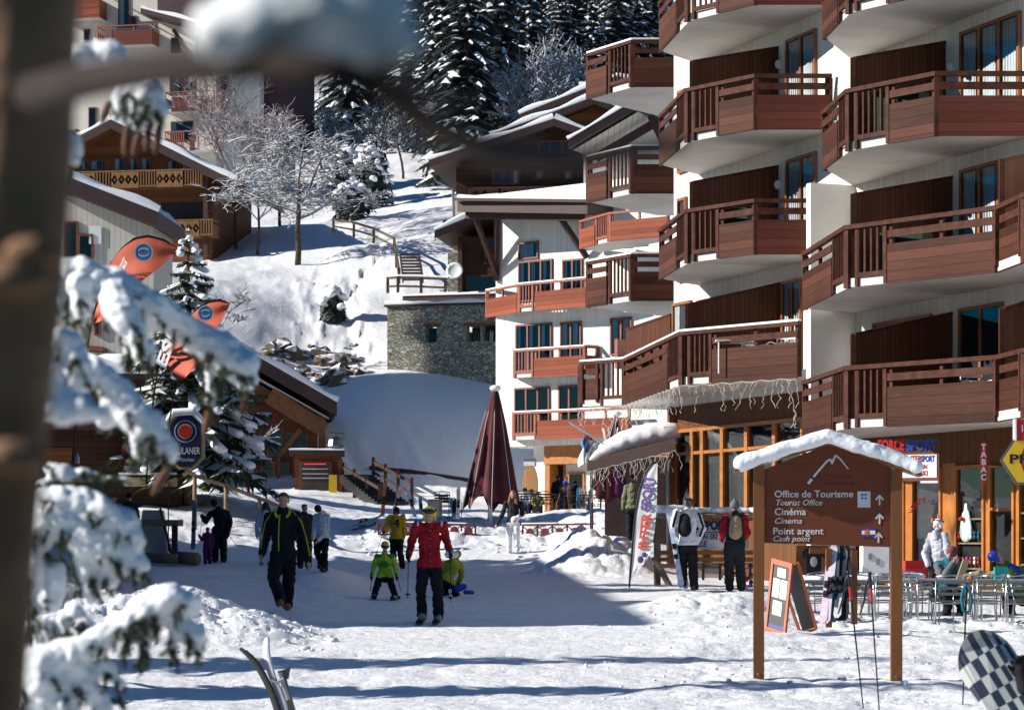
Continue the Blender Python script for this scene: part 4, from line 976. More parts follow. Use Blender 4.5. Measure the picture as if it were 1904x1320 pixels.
def put_tree(name, label, px, Y, h, seed, group=None, py=None, **kw):
    tr, cr = bare_tree(h, seed, **kw); mats = kw.get('mats', (BARKT, TWIGF)); x = (px-CX)/F*Y; z = gz(x, Y)
    o = thing(name, label, 'tree', (x, Y, z), group)
    link('trunk', tr.mesh('trunk', [mats[0]], (0, 0, 0), True, uv=False), o); link('crown', cr.mesh('crown', [mats[1]], (0, 0, 0), True, uv=False, recalc=False), o)
    return o
put_tree('bare_tree', 'leaning bare fruit tree thick with frost standing alone on the slope', 553, 140, 13, 4, lean=(.16, .0), r0=.19, twigr=.021, spread=.95, kids=(4, 4), depth=5, droop=.3, upb=.1)
put_tree('birch_tree', 'pinkish bare birch beside the white hillside apartments', 440, 150, 13.5, 8, mats=(BARKT, TWIGR), r0=.12, twigr=.017, spread=.6, depth=5, upb=.35, kids=(3, 4))
put_tree('birch_tree', 'frosted twiggy tree behind the lone fruit tree', 520, 158, 11, 9, mats=(BARKT, TWIGR), r0=.12, twigr=.018, spread=.75, depth=5, upb=.3)
put_tree('birch_tree', 'small frosted tree between carved chalet and fruit tree', 478, 146, 11, 19, mats=(BARKT, TWIGF), r0=.1, twigr=.022, spread=.75, depth=5, upb=.3, kids=(3, 3))
for i, (px, Y, h) in enumerate(((640, 185, 9), (700, 195, 10), (750, 200, 9), (790, 190, 8), (985, 185, 14), (1030, 190, 13), (940, 200, 11), (600, 190, 9), (820, 205, 9), (1075, 195, 11), (1010, 205, 15), (960, 215, 14))):
    put_tree('frosted_tree', 'bare frosted tree standing at the foot of the spruce forest', px, Y, h, 40+i % 4+i, 'frosted trees at the forest foot', r0=.12, twigr=.034, spread=.75, depth=4, kids=(3, 5), upb=.3)
put_tree('sapling', 'thin bare sapling right of the snowy spruce by the flags', 432, 100, 6.2, 71, mats=(BARKT, TWIGF), r0=.06, twigr=.014, spread=.7, depth=4, kids=(2, 3), lean=(-.1, 0))
put_tree('sapling', 'bare frosted bush below the carved chalet balcony', 412, 118, 5.0, 72, mats=(BARKT, TWIGF), r0=.07, twigr=.018, spread=.8, depth=4, kids=(3, 4))
put_tree('sapling', 'white frosted bush behind the top of the snowy spruce', 330, 112, 6.5, 73, mats=(BARKT, TWIGF), r0=.08, twigr=.024, spread=.85, depth=4, kids=(3, 5))
put_tree('sapling', 'low frosted thicket beside the hall behind the flags', 372, 108, 5.5, 74, mats=(BARKT, TWIGF), r0=.08, twigr=.022, spread=.85, depth=4, kids=(3, 5))
def shrub(label, px, Y, w, h, seed, dz=0):
    """rounded evergreen bush: dense leaf clumps with pads of snow on top"""
    r = random.Random(seed); vs, fs, mi = [], [], []
    for i in range(int(900*min(1.4, w*h/6+.25))):
        a = r.uniform(0, 6.3); t = r.random()**.5; zz = r.random(); k = math.sqrt(max(0, 1-(zz*1.05-.25)**2)) if zz > .2 else .95
        rr = t**.3*k*w/2*(1+.22*math.sin(a*3+zz*7)+.12*math.sin(a*7)); c = V((rr*math.cos(a), rr*math.sin(a), zz*h*(1+.1*math.sin(a*2))))
        s = r.uniform(.10, .24); n = V((math.cos(a)*.8, math.sin(a)*.8, r.uniform(-.2, 1))).normalized(); x = n.cross(V((0, 0, 1))).normalized(); y = n.cross(x)
        b = len(vs); vs += [tuple(c+x*s), tuple(c+y*s*.8+n*.03), tuple(c-x*s), tuple(c-y*s*.8)]; fs.append((b, b+1, b+2, b+3)); mi.append(0)
    me = mesh_np('crown', vs, fs, mi, [NEEDLED]); x = (px-CX)/F*Y; o = thing('evergreen_bush', label, 'bush', (x, Y, gz(x, Y)+dz)); link('foliage', me, o)
    mb = MB()
    for i in range(int(24*w)):
        a = r.uniform(0, 6.3); t = r.random()**.6; zz = math.sqrt(max(0, 1-t*t)); q = V((t*w/2*math.cos(a)*1.12, t*w/2*math.sin(a)*1.12, h*(.28+.84*zz))); s = r.uniform(.2, .42)
        capsule(mb, q, q+V((r.uniform(-.2, .2), r.uniform(-.2, .2), -.08)), s*.8, s*.6, 8, (V((0, 0, 1)), .55))
    me = remesh(mb, .06, 2, 'snow'); me.materials.append(snow_soft); link('snow', me, o)
    return o
shrub('round evergreen bush under thick snow right of the fruit tree', 690, 168, 2.7, 3.6, 5)
shrub('wide snow covered hedge bush left of the round evergreen', 645, 172, 3.4, 3.4, 6); shrub('low snow covered bush leaning against the round evergreen', 655, 160, 2.6, 2.2, 8)
shrub('tiny snowy shrub alone in the middle of the slope', 618, 127, 1.3, 1.5, 7)
shrub('dark clipped bush under a snow slab behind the beer sign', 298, 86, 1.35, 1.1, 9, 2.3)
# spruce by the flags, with its big laden boughs
def flag_spruce():
    Y = 72; x = (349-CX)/F*Y; z = gz(x, Y); h = 8.2
    o = thing('snowy_spruce', 'large spruce with snow laden boughs behind the second coral flag', 'tree', (x, Y, z))
    vs, fs, mi = spruce_mesh(h, 77, 21, 13, 2.6, .85, 26, .30, NEEDLE, .17, 6); link('crown', mesh_np('crown', vs, fs, mi, [NEEDLE, snow_soft]), o)
    m = MB(); m.tube([V((0, 0, -.5)), V((.03, 0, 2)), V((.05, 0, h*.7)), V((0, 0, h))], [.19, .16, .07, .015], 9); link('trunk', m.mesh('trunk', [BARK], (0, 0, 0), True), o)
    r = random.Random(5); mb = MB()
    for i in range(64):
        t = r.random()**1.3; zz = h*(.2+.78*t); rad = 2.5*(1-t)**.85+.12; a = r.uniform(0, 6.3); L0 = rad*r.uniform(.25, .5); L1 = rad*r.uniform(.75, 1.0)
        p = V((math.cos(a)*L0, math.sin(a)*L0, zz-.02*L0)); q = V((math.cos(a)*L1, math.sin(a)*L1, zz-L1*.26)); capsule(mb, p, q, .07+.05*(1-t), .13+.08*(1-t), 8, (V((0, 0, 1)), .6))
    me = remesh(mb, .045, 1, 'snow'); me.materials.append(snow_soft); link('snow', me, o)
flag_spruce()
# unseen spruces at left; those by the chalet are added to fringe its shade
def side_trees():
    vs, fs, mi = spruce_mesh(11, 91, 20, 11, 2.4, .6, 10, .4); cm = mesh_np('crown', vs, fs, mi, [NEEDLED, snow_soft]); tm = trunk_mesh(11, .2, BARK)
    for px, Y, s, lab in ((-330, 24.3, .62, 'spruce at the street edge nearest the camera, left'), (-760, 27.6, .75, 'spruce at the street edge beside the small nearest one'), (-330, 40, 1.05, 'unseen spruce added to shade the street by the chalet, nearest the camera'), (-360, 46, 1.22, 'unseen tallest spruce added to shade the street by the chalet'), (-290, 49, 1.1, 'unseen spruce added to shade the street by the far half of the chalet'), (-140, 62.5, 1.1, 'unseen tall spruce added to shade the street at the far end of the chalet')):
        x = (px-CX)/F*Y; o = thing('spruce_tree', lab, 'tree', (x, Y, gz(x, Y)-.2)); o.scale = (s, s, s); link('crown', cm, o); link('trunk', tm, o)
side_trees()
# rocks breaking through the snow under the slope
def rocks():
    r = random.Random(12)
    for i in range(48):
        px, py = r.uniform(478, 668), 0; py = r.uniform(642, 720)-max(0, 560-px)*.10
        p = hit(px, py, 104); s = r.choice((.2, .25, .35, .5, .65))*r.uniform(.8, 1.1)
        m = MB(); m.ball((0, 0, 0), (s*1.3, s, s*.8), 9); 
        m.v = [(x*(1+.35*math.sin(7*y/s+i)), y*(1+.3*math.sin(5*x/s+2*i)), z*(1+.35*math.cos(4*x/s+3*y/s+i))) for x, y, z in m.v]
        me = m.mesh('rock', [frost_rock], (0, 0, 0), False); o = link('rock', me, None, p+V((0, 0, -.05))); o.rotation_euler = (r.uniform(-.4, .4), r.uniform(-.4, .4), r.uniform(0, 6)); setp(o, 'brown rock poking through the snow under the slope', 'rock', 'rocks on the slope')
frost_rock = frostmat('snowy_rock', (.12, .092, .066), lo=.55, hi=.8, nsc=1.2)
rocks()
# ------------------------------------------------------------------ the spruce right beside the camera
BARKD = plain('shaded_limb_bark', (.022, .011, .007), .9, .4, 9, .5)  # bark colour darkened to stand in for shade on the limb
TWIGB = plain('warm_twig_bark', (.075, .034, .020), .8, .4, 9, .3)
def front_tree():
    t = thing('foreground_spruce', 'spruce trunk and snow laden boughs with brown cones close in front', 'tree', (-.40, 1.7, 0))
    r = random.Random(21)
    tr = MB(); pts = [P(-100, 1500, 1.7)] + [P(x-104, y, 1.7) for x, y in ((22, 1320), (38, 1100), (62, 850), (85, 680), (104, 500), (122, 300), (132, 120), (140, -60))]+[P(40, -500, 1.7)]
    tr.v = []; tr.tube(pts, [x*.654 for x in (.078, .075, .073, .071, .070, .070, .068, .067, .066, .06)], 20); part(tr, 'trunk', BARK, t, True)
    kn = MB(); 
    for x, y, s in ((15, 520, .03), (60, 470, .022), (20, 850, .025)): kn = MB(); kn.ball(P(x, y, 1.66), (s*1., s*.65, s*.5), 10); part(kn, 'bark_knot', BARK, t, True)
    # dark limb across the top and its thin drooping end
    LIMB_END = [P(690, 150, 1.10), P(790, 225, 1.16), P(900, 285, 1.24), P(1030, 300, 1.32), P(1270, 268, 1.42)]
    lb = MB(); lb.tube([P(60, 175, 1.62), P(160, 150, 1.40), P(300, 128, 1.22), P(450, 118, 1.14), P(600, 128, 1.10), P(690, 150, 1.10)], [.013, .0115, .0095, .009, .008, .006], 8); part(lb, 'limb', BARKD, t, True)
    lb = MB(); lb.tube(LIMB_END, [.0065, .0075, .007, .006, .004], 8); part(lb, 'limb_end', TWIGB, t, True)
    for a in (((640, 140, 1.10), (740, 160, 1.14), (830, 185, 1.2), (890, 190, 1.26)), ((700, 160, 1.12), (760, 145, 1.2), (800, 175, 1.26)), ((840, 250, 1.2), (930, 245, 1.26), (1000, 255, 1.32))):
        b = MB(); b.tube([P(*q) for q in a], [.0030, .0028, .002, .001], 6); part(b, 'twig', TWIGB, t, True)
    CAPS = []
    def snowlump(caps, voxel, noise=.12):
        m = MB()
        for c in caps:
            CAPS.append(c)
            (x0, y0, Y0, r0), (x1, y1, Y1, r1) = c; capsule(m, P(x0, y0, Y0), P(x1, y1, Y1), r0*Y0/F, r1*Y1/F, 10)
        me = remesh(m, voxel, 3, 'snow'); co = getco(me); no = np.empty(len(co)*3); me.vertices.foreach_get('normal', no); no = no.reshape(-1, 3)
        s = voxel*9; n = fbm(co[:, 0]/s+co[:, 1]/s*.7, co[:, 2]/s+co[:, 1]/s*.5, 3, 2)-.5; co2 = co+no*(n*voxel*9*noise*4+(fbm(co[:, 0]/s*4.5+co[:, 1]/s*3, co[:, 2]/s*4.5+co[:, 1]/s*2, 2, 6)-.5)*voxel*1.6)[:, None]
        co2 -= np.array(wloc(t)); me.vertices.foreach_set('co', co2.ravel()); me.materials.append(snow_near); me.update(); return link('snow', me, t)
    def chain(pts): return list(zip(pts, pts[1:]))
    snowlump(chain([(410, 55, 1.13, 55), (480, 25, 1.13, 75), (600, 10, 1.13, 88), (690, 30, 1.13, 75), (735, 70, 1.13, 40)])+chain([(460, 70, 1.13, 42), (600, 75, 1.13, 48), (715, 90, 1.13, 35)]), .0026)
    t = thing('laden_spruce', 'spruce behind the close trunk with snow heaped boughs and hanging brown cones', 'tree', (-1.45, 6.1, 0))
    tk = MB(); tk.tube([V((-1.45, 6.3, -.2)), V((-1.42, 6.3, 3)), V((-1.40, 6.3, 6))], [.10, .08, .05], 10); part(tk, 'trunk', BARK, t, True)
    snowlump(chain([(155, 105, 4.32, 28), (200, 98, 4.32, 26), (232, 118, 4.32, 14)])+chain([(125, 270, 4.80, 26), (132, 290, 4.80, 20)]), .006)
    snowlump(chain([(235, 170, 5.28, 20), (280, 180, 5.28, 32), (298, 205, 5.28, 22)])+chain([(222, 180, 5.28, 14), (226, 205, 5.28, 10)])+chain([(262, 200, 5.28, 20), (258, 232, 5.28, 12)]), .006)
    # long bough that slants down to the right
    main = [(95, 505, 6.00, 26), (160, 510, 6.00, 30), (215, 530, 6.00, 32), (262, 565, 6.00, 34), (310, 588, 6.06, 30), (360, 622, 6.12, 34), (415, 655, 6.12, 38), (448, 682, 6.12, 34), (462, 706, 6.12, 20)]
    snowlump(chain(main)+chain([(150, 530, 5.88, 26), (155, 575, 5.88, 18), (150, 600, 5.88, 10)])+chain([(215, 550, 5.88, 34), (230, 590, 5.82, 34), (255, 620, 5.82, 24), (262, 660, 5.82, 14)])+chain([(110, 530, 6.00, 18), (118, 575, 6.00, 12)])+chain([(245, 640, 5.88, 20), (240, 672, 5.88, 12)])+chain([(275, 640, 5.88, 16), (282, 672, 5.88, 9)])+chain([(388, 680, 6.12, 12), (392, 730, 6.12, 14), (390, 752, 6.12, 8)]), .0075)
    bl = MB(); bl.tube([P(95, 540, 6.02), P(200, 560, 6.02), P(285, 590, 6.06), P(350, 650, 6.14), P(420, 700, 6.14), P(465, 730, 6.14)], [.012, .010, .009, .007, .005, .003], 6); part(bl, 'bough', BARK, t, True)
    snowlump(chain([(75, 640, 5.04, 22), (120, 640, 5.04, 30), (150, 680, 5.04, 22), (160, 720, 5.04, 16)])+chain([(95, 660, 5.04, 26), (92, 720, 5.04, 24), (100, 770, 5.04, 22)])+chain([(135, 700, 5.04, 24), (125, 760, 5.04, 26)])+chain([(170, 690, 5.28, 28), (215, 720, 5.28, 32), (240, 760, 5.28, 32), (280, 800, 5.28, 36), (310, 832, 5.28, 26)])+chain([(265, 800, 5.28, 22), (260, 850, 5.28, 14)])+chain([(205, 740, 5.28, 22), (195, 780, 5.28, 18)])+chain([(300, 845, 5.28, 16), (322, 830, 5.28, 12)]), .007)
    snowlump(chain([(60, 742, 3.60, 28), (120, 765, 3.60, 34), (185, 770, 3.60, 24)])+chain([(85, 720, 3.60, 25), (150, 750, 3.60, 26)]), .006)
    snowlump(chain([(75, 930, 5.76, 22), (120, 925, 5.76, 30), (180, 945, 5.76, 30), (235, 975, 5.76, 30), (258, 1010, 5.76, 20)])+chain([(90, 960, 5.76, 38), (150, 990, 5.76, 42), (205, 1020, 5.76, 36), (255, 1050, 5.76, 26), (266, 1072, 5.76, 10)])+chain([(75, 985, 5.76, 30), (60, 1050, 5.76, 24), (52, 1110, 5.76, 20), (72, 1138, 5.76, 10)])+chain([(150, 1010, 5.76, 20), (165, 1060, 5.76, 16), (172, 1110, 5.76, 11)])+chain([(200, 1050, 5.76, 18), (208, 1085, 5.76, 10)])+chain([(105, 1060, 5.76, 16), (98, 1120, 5.76, 12)]), .0075)
    snowlump(chain([(95, 870, 5.88, 15), (120, 880, 5.88, 18), (145, 890, 5.88, 9)])+chain([(150, 880, 5.88, 9), (235, 892, 5.88, 6)])+chain([(85, 905, 5.88, 16), (135, 925, 5.88, 16)]), .006)
    snowlump(chain([(75, 1235, 5.52, 32), (130, 1218, 5.52, 28), (185, 1190, 5.52, 24), (228, 1165, 5.52, 26), (270, 1135, 5.52, 32), (320, 1118, 5.52, 34), (352, 1122, 5.52, 24)])+chain([(240, 1160, 5.52, 22), (240, 1190, 5.52, 14)])+chain([(280, 1150, 5.52, 22), (272, 1205, 5.52, 16), (255, 1230, 5.52, 9)])+chain([(330, 1165, 5.52, 26), (360, 1185, 5.52, 20), (370, 1225, 5.52, 9)])+chain([(318, 1180, 5.52, 14), (322, 1228, 5.52, 9)])+chain([(90, 1255, 5.52, 34), (85, 1310, 5.52, 28)])+chain([(150, 1240, 5.52, 26), (175, 1290, 5.52, 22), (195, 1340, 5.52, 16)])+chain([(120, 1260, 5.52, 24), (130, 1330, 5.52, 22)])+chain([(200, 1240, 5.52, 18), (222, 1270, 5.52, 12)])+chain([(50, 1270, 5.52, 18), (60, 1340, 5.52, 20)]), .007)
    snowlump(chain([(85, 1155, 5.64, 11), (100, 1190, 5.64, 8)])+chain([(115, 1150, 5.64, 14), (125, 1190, 5.64, 9)])+chain([(140, 1140, 5.64, 15), (165, 1165, 5.64, 13), (172, 1182, 5.64, 7)])+chain([(60, 1160, 5.64, 12), (72, 1200, 5.64, 9)]), .006)
    # needled sprigs hanging out under the snow
    def sprig(x0, y0, x1, y1, Y, n=70, nl=15, into=None):
        m = into or MB(); a, b = P(x0, y0, Y), P(x1, y1, Y+r.uniform(-.05, .05)); mid = a.lerp(b, .5)+V((r.uniform(-.01, .01), r.uniform(-.02, .02), .008)); m.tube([a, mid, b], [.0035, .003, .0015], 4)
        d = (b-a).normalized(); L = nl*Y/F
        for _ in range(n):
            u = r.random(); p = a.lerp(mid, u*2) if u < .5 else mid.lerp(b, u*2-1); k = V((r.gauss(0, 1), r.gauss(0, 1), r.gauss(0, 1))); k = (k-d*k.dot(d)).normalized()
            e = p+(k*.85+d*.6)*L*r.uniform(.7, 1.15); s = d.cross(k)*(.0011*Y/4.5*1.6); m.add((p-s, p+s, e), ((0, 1, 2),))
        if into is None: part(m, 'sprig', NEEDLE, t, recalc=False, uv=False)
    groups = [(6.0, [(105, 545, 100, 610), (125, 550, 128, 605), (155, 590, 160, 640), (165, 560, 178, 610), (200, 580, 196, 615), (222, 610, 226, 640), (232, 620, 236, 660), (250, 590, 262, 588), (262, 660, 282, 705), (242, 665, 240, 690), (275, 665, 286, 700), (225, 575, 250, 582), (375, 690, 376, 728), (398, 700, 402, 750), (405, 692, 470, 706), (440, 700, 460, 718), (360, 660, 380, 700)]),
              (5.28, [(215, 760, 205, 810), (240, 790, 262, 840), (268, 830, 250, 880), (275, 850, 285, 885), (230, 780, 238, 830), (255, 845, 290, 850), (290, 850, 310, 862), (150, 650, 140, 690), (165, 690, 170, 730), (235, 180, 236, 235), (250, 200, 258, 245), (276, 215, 274, 240), (240, 232, 262, 240), (285, 212, 300, 232), (245, 160, 245, 190), (215, 200, 220, 220)]),
              (5.82, [(85, 900, 120, 905), (120, 900, 190, 902), (160, 895, 245, 898), (180, 890, 215, 872), (190, 905, 200, 930), (75, 900, 60, 930), (100, 890, 85, 868), (60, 960, 55, 1010), (75, 1040, 110, 1045), (110, 1030, 125, 1090), (150, 1070, 140, 1110), (135, 1040, 150, 1090), (45, 1110, 60, 1160), (60, 1130, 65, 1230), (52, 1060, 50, 1100), (115, 1070, 120, 1120), (200, 1080, 205, 1095)]),
              (5.58, [(70, 1150, 90, 1215), (100, 1160, 110, 1210), (130, 1160, 150, 1195), (45, 1180, 40, 1230), (110, 1225, 160, 1215), (150, 1260, 160, 1310), (300, 1150, 350, 1158), (305, 1140, 306, 1160), (240, 1200, 235, 1240), (260, 1225, 250, 1240), (345, 1190, 372, 1235), (180, 1180, 225, 1170), (200, 1300, 230, 1318), (60, 1240, 55, 1300), (90, 1260, 90, 1320), (120, 1270, 150, 1280), (185, 1300, 190, 1320), (40, 1215, 75, 1235)])]
    for Y, L in groups:
        for a in L: sprig(*a, Y); 
    allm = MB()
    for (x0, y0, Y0, r0), (x1, y1, Y1, r1) in CAPS:
        if Y0 < 5: continue
        L = math.hypot(x1-x0, y1-y0)
        for _ in range(2+int(L/14)):
            u = r.random(); x, y, rr, Yc = lerp(x0, x1, u), lerp(y0, y1, u), lerp(r0, r1, u), lerp(Y0, Y1, u); a = r.gauss(PI/2, .55); e = rr+r.uniform(2, 26); sprig(x, y, x+math.cos(a)*e*.8, y+math.sin(a)*e, Yc-rr*Yc/F*.45, 60, 15, allm)
    o = part(allm, 'needle_spray', NEEDLE, t, recalc=False, uv=False); o['kind'] = 'stuff'
    # cones
    for x0, y0, x1, y1, Y, w in ((392, 758, 380, 808, 6.10, 9), (460, 735, 448, 772, 6.12, 8), (315, 868, 283, 920, 5.26, 10), (238, 235, 231, 290, 5.26, 8), (262, 240, 247, 292, 5.28, 8), (278, 238, 270, 280, 5.30, 8), (297, 232, 288, 290, 5.26, 8.5), (203, 190, 188, 232, 4.92, 8), (134, 315, 120, 368, 4.80, 9)):
        a, b = P(x0, y0, Y), P(x1, y1, Y); ax = (b-a); z = ax.normalized(); x = z.cross(V((0, 1, 0))).normalized(); y = z.cross(x); R = w*Y/F; m = MB(); prof = []
        n = 13
        for i in range(n):
            u = i/(n-1); k = math.sin(PI*min(1, .12+u*.86))**.6*R; prof += [(k*.86, ax.length*(u-.01)), (k*1.06, ax.length*(u+.03))]
        m.lathe(prof, a, 12, 0, (x, y, z)); part(m, 'cone', CONE, t, True)
    # thin dark cable of a light string wound on the lowest bough
    c = MB(); c.tube([P(52, 1110, 5.64), P(58, 1180, 5.62), P(63, 1240, 5.59), P(70, 1320, 5.59)], .003, 5); part(c, 'cable', BLACK, t)
front_tree()
# ------------------------------------------------------------------ people
SKIN = plain('skin', (.50, .27, .19), .55, .12, 20, .03); HAIRB = plain('brown_hair', (.10, .048, .025), .6, .4, 40, .3); HAIRG = plain('ginger_hair', (.26, .095, .03), .6, .4, 30, .4); HAIRD = plain('dark_hair', (.02, .014, .012), .6, .4, 40, .3)
def cloth(name, col, var=.25): return plain(name, col, .8, var, 9, .35, 0, .2)
C_BLACK = cloth('black_cloth', (.010, .011, .014)); C_CHAR = cloth('charcoal_cloth', (.022, .023, .027)); C_RED = cloth('red_cloth', (.36, .010, .018)); C_GREEN = cloth('green_cloth', (.035, .26, .045)); C_LIME = cloth('lime_cloth', (.42, .55, .025)); C_YEL = cloth('yellow_cloth', (.62, .40, .02)); C_MUST = cloth('mustard_cloth', (.40, .36, .035))
C_WHITE = cloth('white_cloth', (.74, .75, .78), .08); C_PALE = cloth('pale_cloth', (.55, .56, .62), .12); C_PURP = cloth('purple_cloth', (.085, .012, .085)); C_BEIGE = cloth('beige_cloth', (.36, .28, .18)); C_OLIVE = cloth('olive_cloth', (.16, .17, .10)); C_TEAL = cloth('teal_cloth', (.02, .16, .20)); C_GREY = cloth('grey_cloth', (.14, .14, .145)); C_ROSE = cloth('rose_knit', (.17, .055, .075)); C_CAMO = plain('pale_camouflage', (.50, .51, .55), .8, .6, 5, .3, col2=(.16, .16, .20)); C_TAN = cloth('tan_leather', (.28, .12, .045)); C_BLUE = cloth('blue_cloth', (.02, .08, .38)); C_FUR = plain('brown_fur', (.20, .10, .05), .9, .5, 25, .9); C_PINK = cloth('pink_cloth', (.50, .12, .25)); C_KHG = cloth('moss_green_cloth', (.12, .20, .03))
LENS = plain('dark_lens', (.02, .02, .03), .12, .3, 4, 0, 0, .8); HELM_Y = plain('yellow_helmet', (.52, .46, .03), .35, .1, 5, 0); HELM_K = plain('black_helmet', (.012, .012, .015), .35, .3, 6, 0); HELM_W = plain('white_helmet', (.74, .74, .74), .35, .1, 6, 0); BOOTG = plain('grey_ski_boot', (.30, .31, .33), .4, .3, 8, .05); BOOTK = plain('black_boot', (.014, .014, .016), .45, .3, 8, .05); HELM_B = plain('blue_helmet', (.02, .05, .42), .3, .2, 6, 0); ORANGEP = plain('orange_knob', (.75, .16, .02), .5, .1, 6, 0)
def person(label, px, foot, top, yaw=0, J=None, jacket=C_BLACK, pants=C_BLACK, boots=BOOTK, gloves=None, bulk=1.0, hat=None, hatm=None, hair=None, goggles=None, Y=None, glovesz=1.15, skirt=0, legs=True, cat='person', group=None, sleeve=None, lift=0, extra=None, headturn=None, hood=None, yoke=None, hd_on=True, zipm=None):
    """one continuous remeshed body. J: joint -> (dx px, up px, depth m) seen from the feet, overriding the standing pose"""
    base = hit(px, foot) if Y is None else V(((px-CX)/F*Y, Y, gz((px-CX)/F*Y, Y)))
    Yb = base.y; k = Yb/F; z_foot = CZ-(foot-HY)*k
    if Y is not None: base.z = z_foot if lift else base.z
    H = (foot-top)*k; H0 = H
    ph = math.radians(yaw); fw = V((math.sin(ph), -math.cos(ph), 0)); rt = V((math.cos(ph), math.sin(ph), 0))
    sg = 1 if math.cos(ph) >= 0 else -1; rt = rt*sg
    def S(l, f, u): return rt*(l*H)+fw*(f*H)+V((0, 0, u*H))
    D = dict(pel=S(0, 0, .53), ch=S(0, .0, .745), nk=S(0, 0, .835), hd=S(0, .012, .925),
             ha=S(-.052, 0, .50), hb=S(.052, 0, .50), ka=S(-.060, .015, .275), kb=S(.060, .015, .275), fa=S(-.064, -.012, .045), fb=S(.064, -.012, .045),
             sa=S(-.096, 0, .80), sb=S(.096, 0, .80), ea=S(-.136, -.01, .64), eb=S(.136, -.01, .64), wa=S(-.150, .03, .485), wb=S(.150, .03, .485))
    Hh = H
    for n, v in (J or {}).items():
        if n == 'H': continue
        q = D.get(n, V((0, 0, 0))); D[n] = V((v[0]*k, (v[2] if len(v) > 2 else q.y), v[1]*k))
    if J and 'H' in J:      # scale of the limbs when the figure is bent or seated
        H = J['H']*k
    caps = []
    def cp(mat, a, b, ra, rb, fl=None): caps.append((mat, V(D[a]) if isinstance(a, str) else a, V(D[b]) if isinstance(b, str) else b, ra*H, rb*H, fl))
    B = bulk
    if legs:
        for s in 'ab':
            cp(pants, 'h'+s, 'k'+s, .060*B, .049*B); cp(pants, 'k'+s, 'f'+s, .048*B, .043*B)
            toe = D.get('t'+s) or D['f'+s]+fw*(.085*H)+V((0, 0, -.018*H)); heel = D['f'+s]-fw*.015*H+V((0, 0, -.012*H))
            cp(boots, heel, toe, .036, .030); cp(boots, D['f'+s]+V((0, 0, .03*H)), D['f'+s], .036, .036)
    up = (D['nk']-D['pel']).normalized()
    cp(jacket, D['pel']-up*.045*H, D['pel']+up*.06*H, .097*B, .088*B, .76)
    if skirt: cp(jacket, D['pel']-up*skirt*H, D['pel'], .100*B, .094*B, .75)
    cp(jacket, D['pel']+up*.05*H, 'ch', .086*B, .100*B, .70)
    cp(yoke or jacket, D['ch'], D['nk']-up*.045*H, .098*B, .07*B, .72)
    for s in 'ab':
        cp(yoke or jacket, D['nk']-up*.045*H, 's'+s, .046*B, .040*B)
        cp(sleeve or jacket, 's'+s, 'e'+s, .039*B, .036*B); cp(sleeve or jacket, 'e'+s, 'w'+s, .036*B, .030*B)
    cp(SKIN if not hood else hood, D['nk']-up*.03*H, D['hd'], .033, .033)
    # head: skull, jaw, nose, ears
    hu = (D['hd']-D['nk']).normalized(); hf = fw if headturn is None else V((math.sin(math.radians(headturn)), -math.cos(math.radians(headturn)), 0)); hf = (hf-hu*hf.dot(hu)).normalized(); hr = hu.cross(hf).normalized()
    if hf.cross(hr).dot(hu) < 0: pass
    c = D['hd']
    hs = 1.02
    cp(hood or jacket, D['nk']-up*.035*H, D['nk']+up*.012*H, .052*B, .044*B)
    cp(SKIN, c+hu*.018*H-hf*.006*H, c+hu*.018*H+hf*.008*H, .044*hs, .042*hs); cp(SKIN, c+hf*.012*H-hu*.012*H, c+hf*.018*H-hu*.034*H, .036*hs, .026*hs)
    cp(SKIN, c+hf*.050*H+hu*.008*H, c+hf*.056*H-hu*.006*H, .006, .008)
    for q in (-1, 1): cp(SKIN, c+hr*q*.043*H+hu*.006*H, c+hr*q*.044*H-hu*.010*H, .009, .007)
    # hands: palm, four fingers of unequal length, thumb from the palm's side
    hm = gloves or SKIN; g = glovesz if gloves else 1
    for s in 'ab':
        w = D['w'+s]; d = (w-D['e'+s]).normalized(); d = (d+V((0, 0, -.25))+fw*.15).normalized(); sd = fw if abs(d.dot(fw)) < .8 else V((0, 0, 1)); sd = (sd-d*sd.dot(d)).normalized(); inn = d.cross(sd)*(1 if s == 'a' else -1)
        if inn.dot(V((0, 0, 0))-V((w.x, w.y, 0))) < 0: inn = -inn
        cp(hm, w, w+d*.035*H, .018*g, .021*g); cp(hm, w+d*.03*H+sd*.009*H, w+d*.038*H-sd*.010*H, .015*g, .014*g)
        for i, (o, L) in enumerate(((.017, .036), (.006, .042), (-.006, .039), (-.016, .030))):
            a = w+d*.045*H+sd*o*H; m_ = a+(d+inn*.15).normalized()*L*.55*H; e = m_+(d*.6+inn*.75).normalized()*L*.5*H
            cp(hm, a, m_, .0062*g, .0058*g); cp(hm, m_, e, .0058*g, .0050*g)
        a = w+d*.015*H+sd*.016*H; m_ = a+(sd*.8+d*.6).normalized()*.022*H; cp(hm, a, m_, .0078*g, .0070*g); cp(hm, m_, m_+(d*.8+inn*.5).normalized()*.018*H, .0068*g, .0055*g)
    if hd_on: cp(jacket, D['nk']-fw*.052*H-up*.05*H, D['nk']-fw*.058*H-up*.005*H, .046*B, .042*B)
    mb = MB()
    for mat, a, b, ra, rb, fl in caps: capsule(mb, a, b, ra, rb, 12, (fw, fl) if fl else None)
    me = remesh(mb, max(.0068, .0075*H/1.7), 2, 'body'); co = getco(me)
    npoly = len(me.polygons); ce = np.empty(npoly*3); me.polygons.foreach_get('center', ce); ce = ce.reshape(-1, 3)
    best = np.full(npoly, 9e9); mi = np.zeros(npoly, int); mats = []
    F3 = np.array(fw)
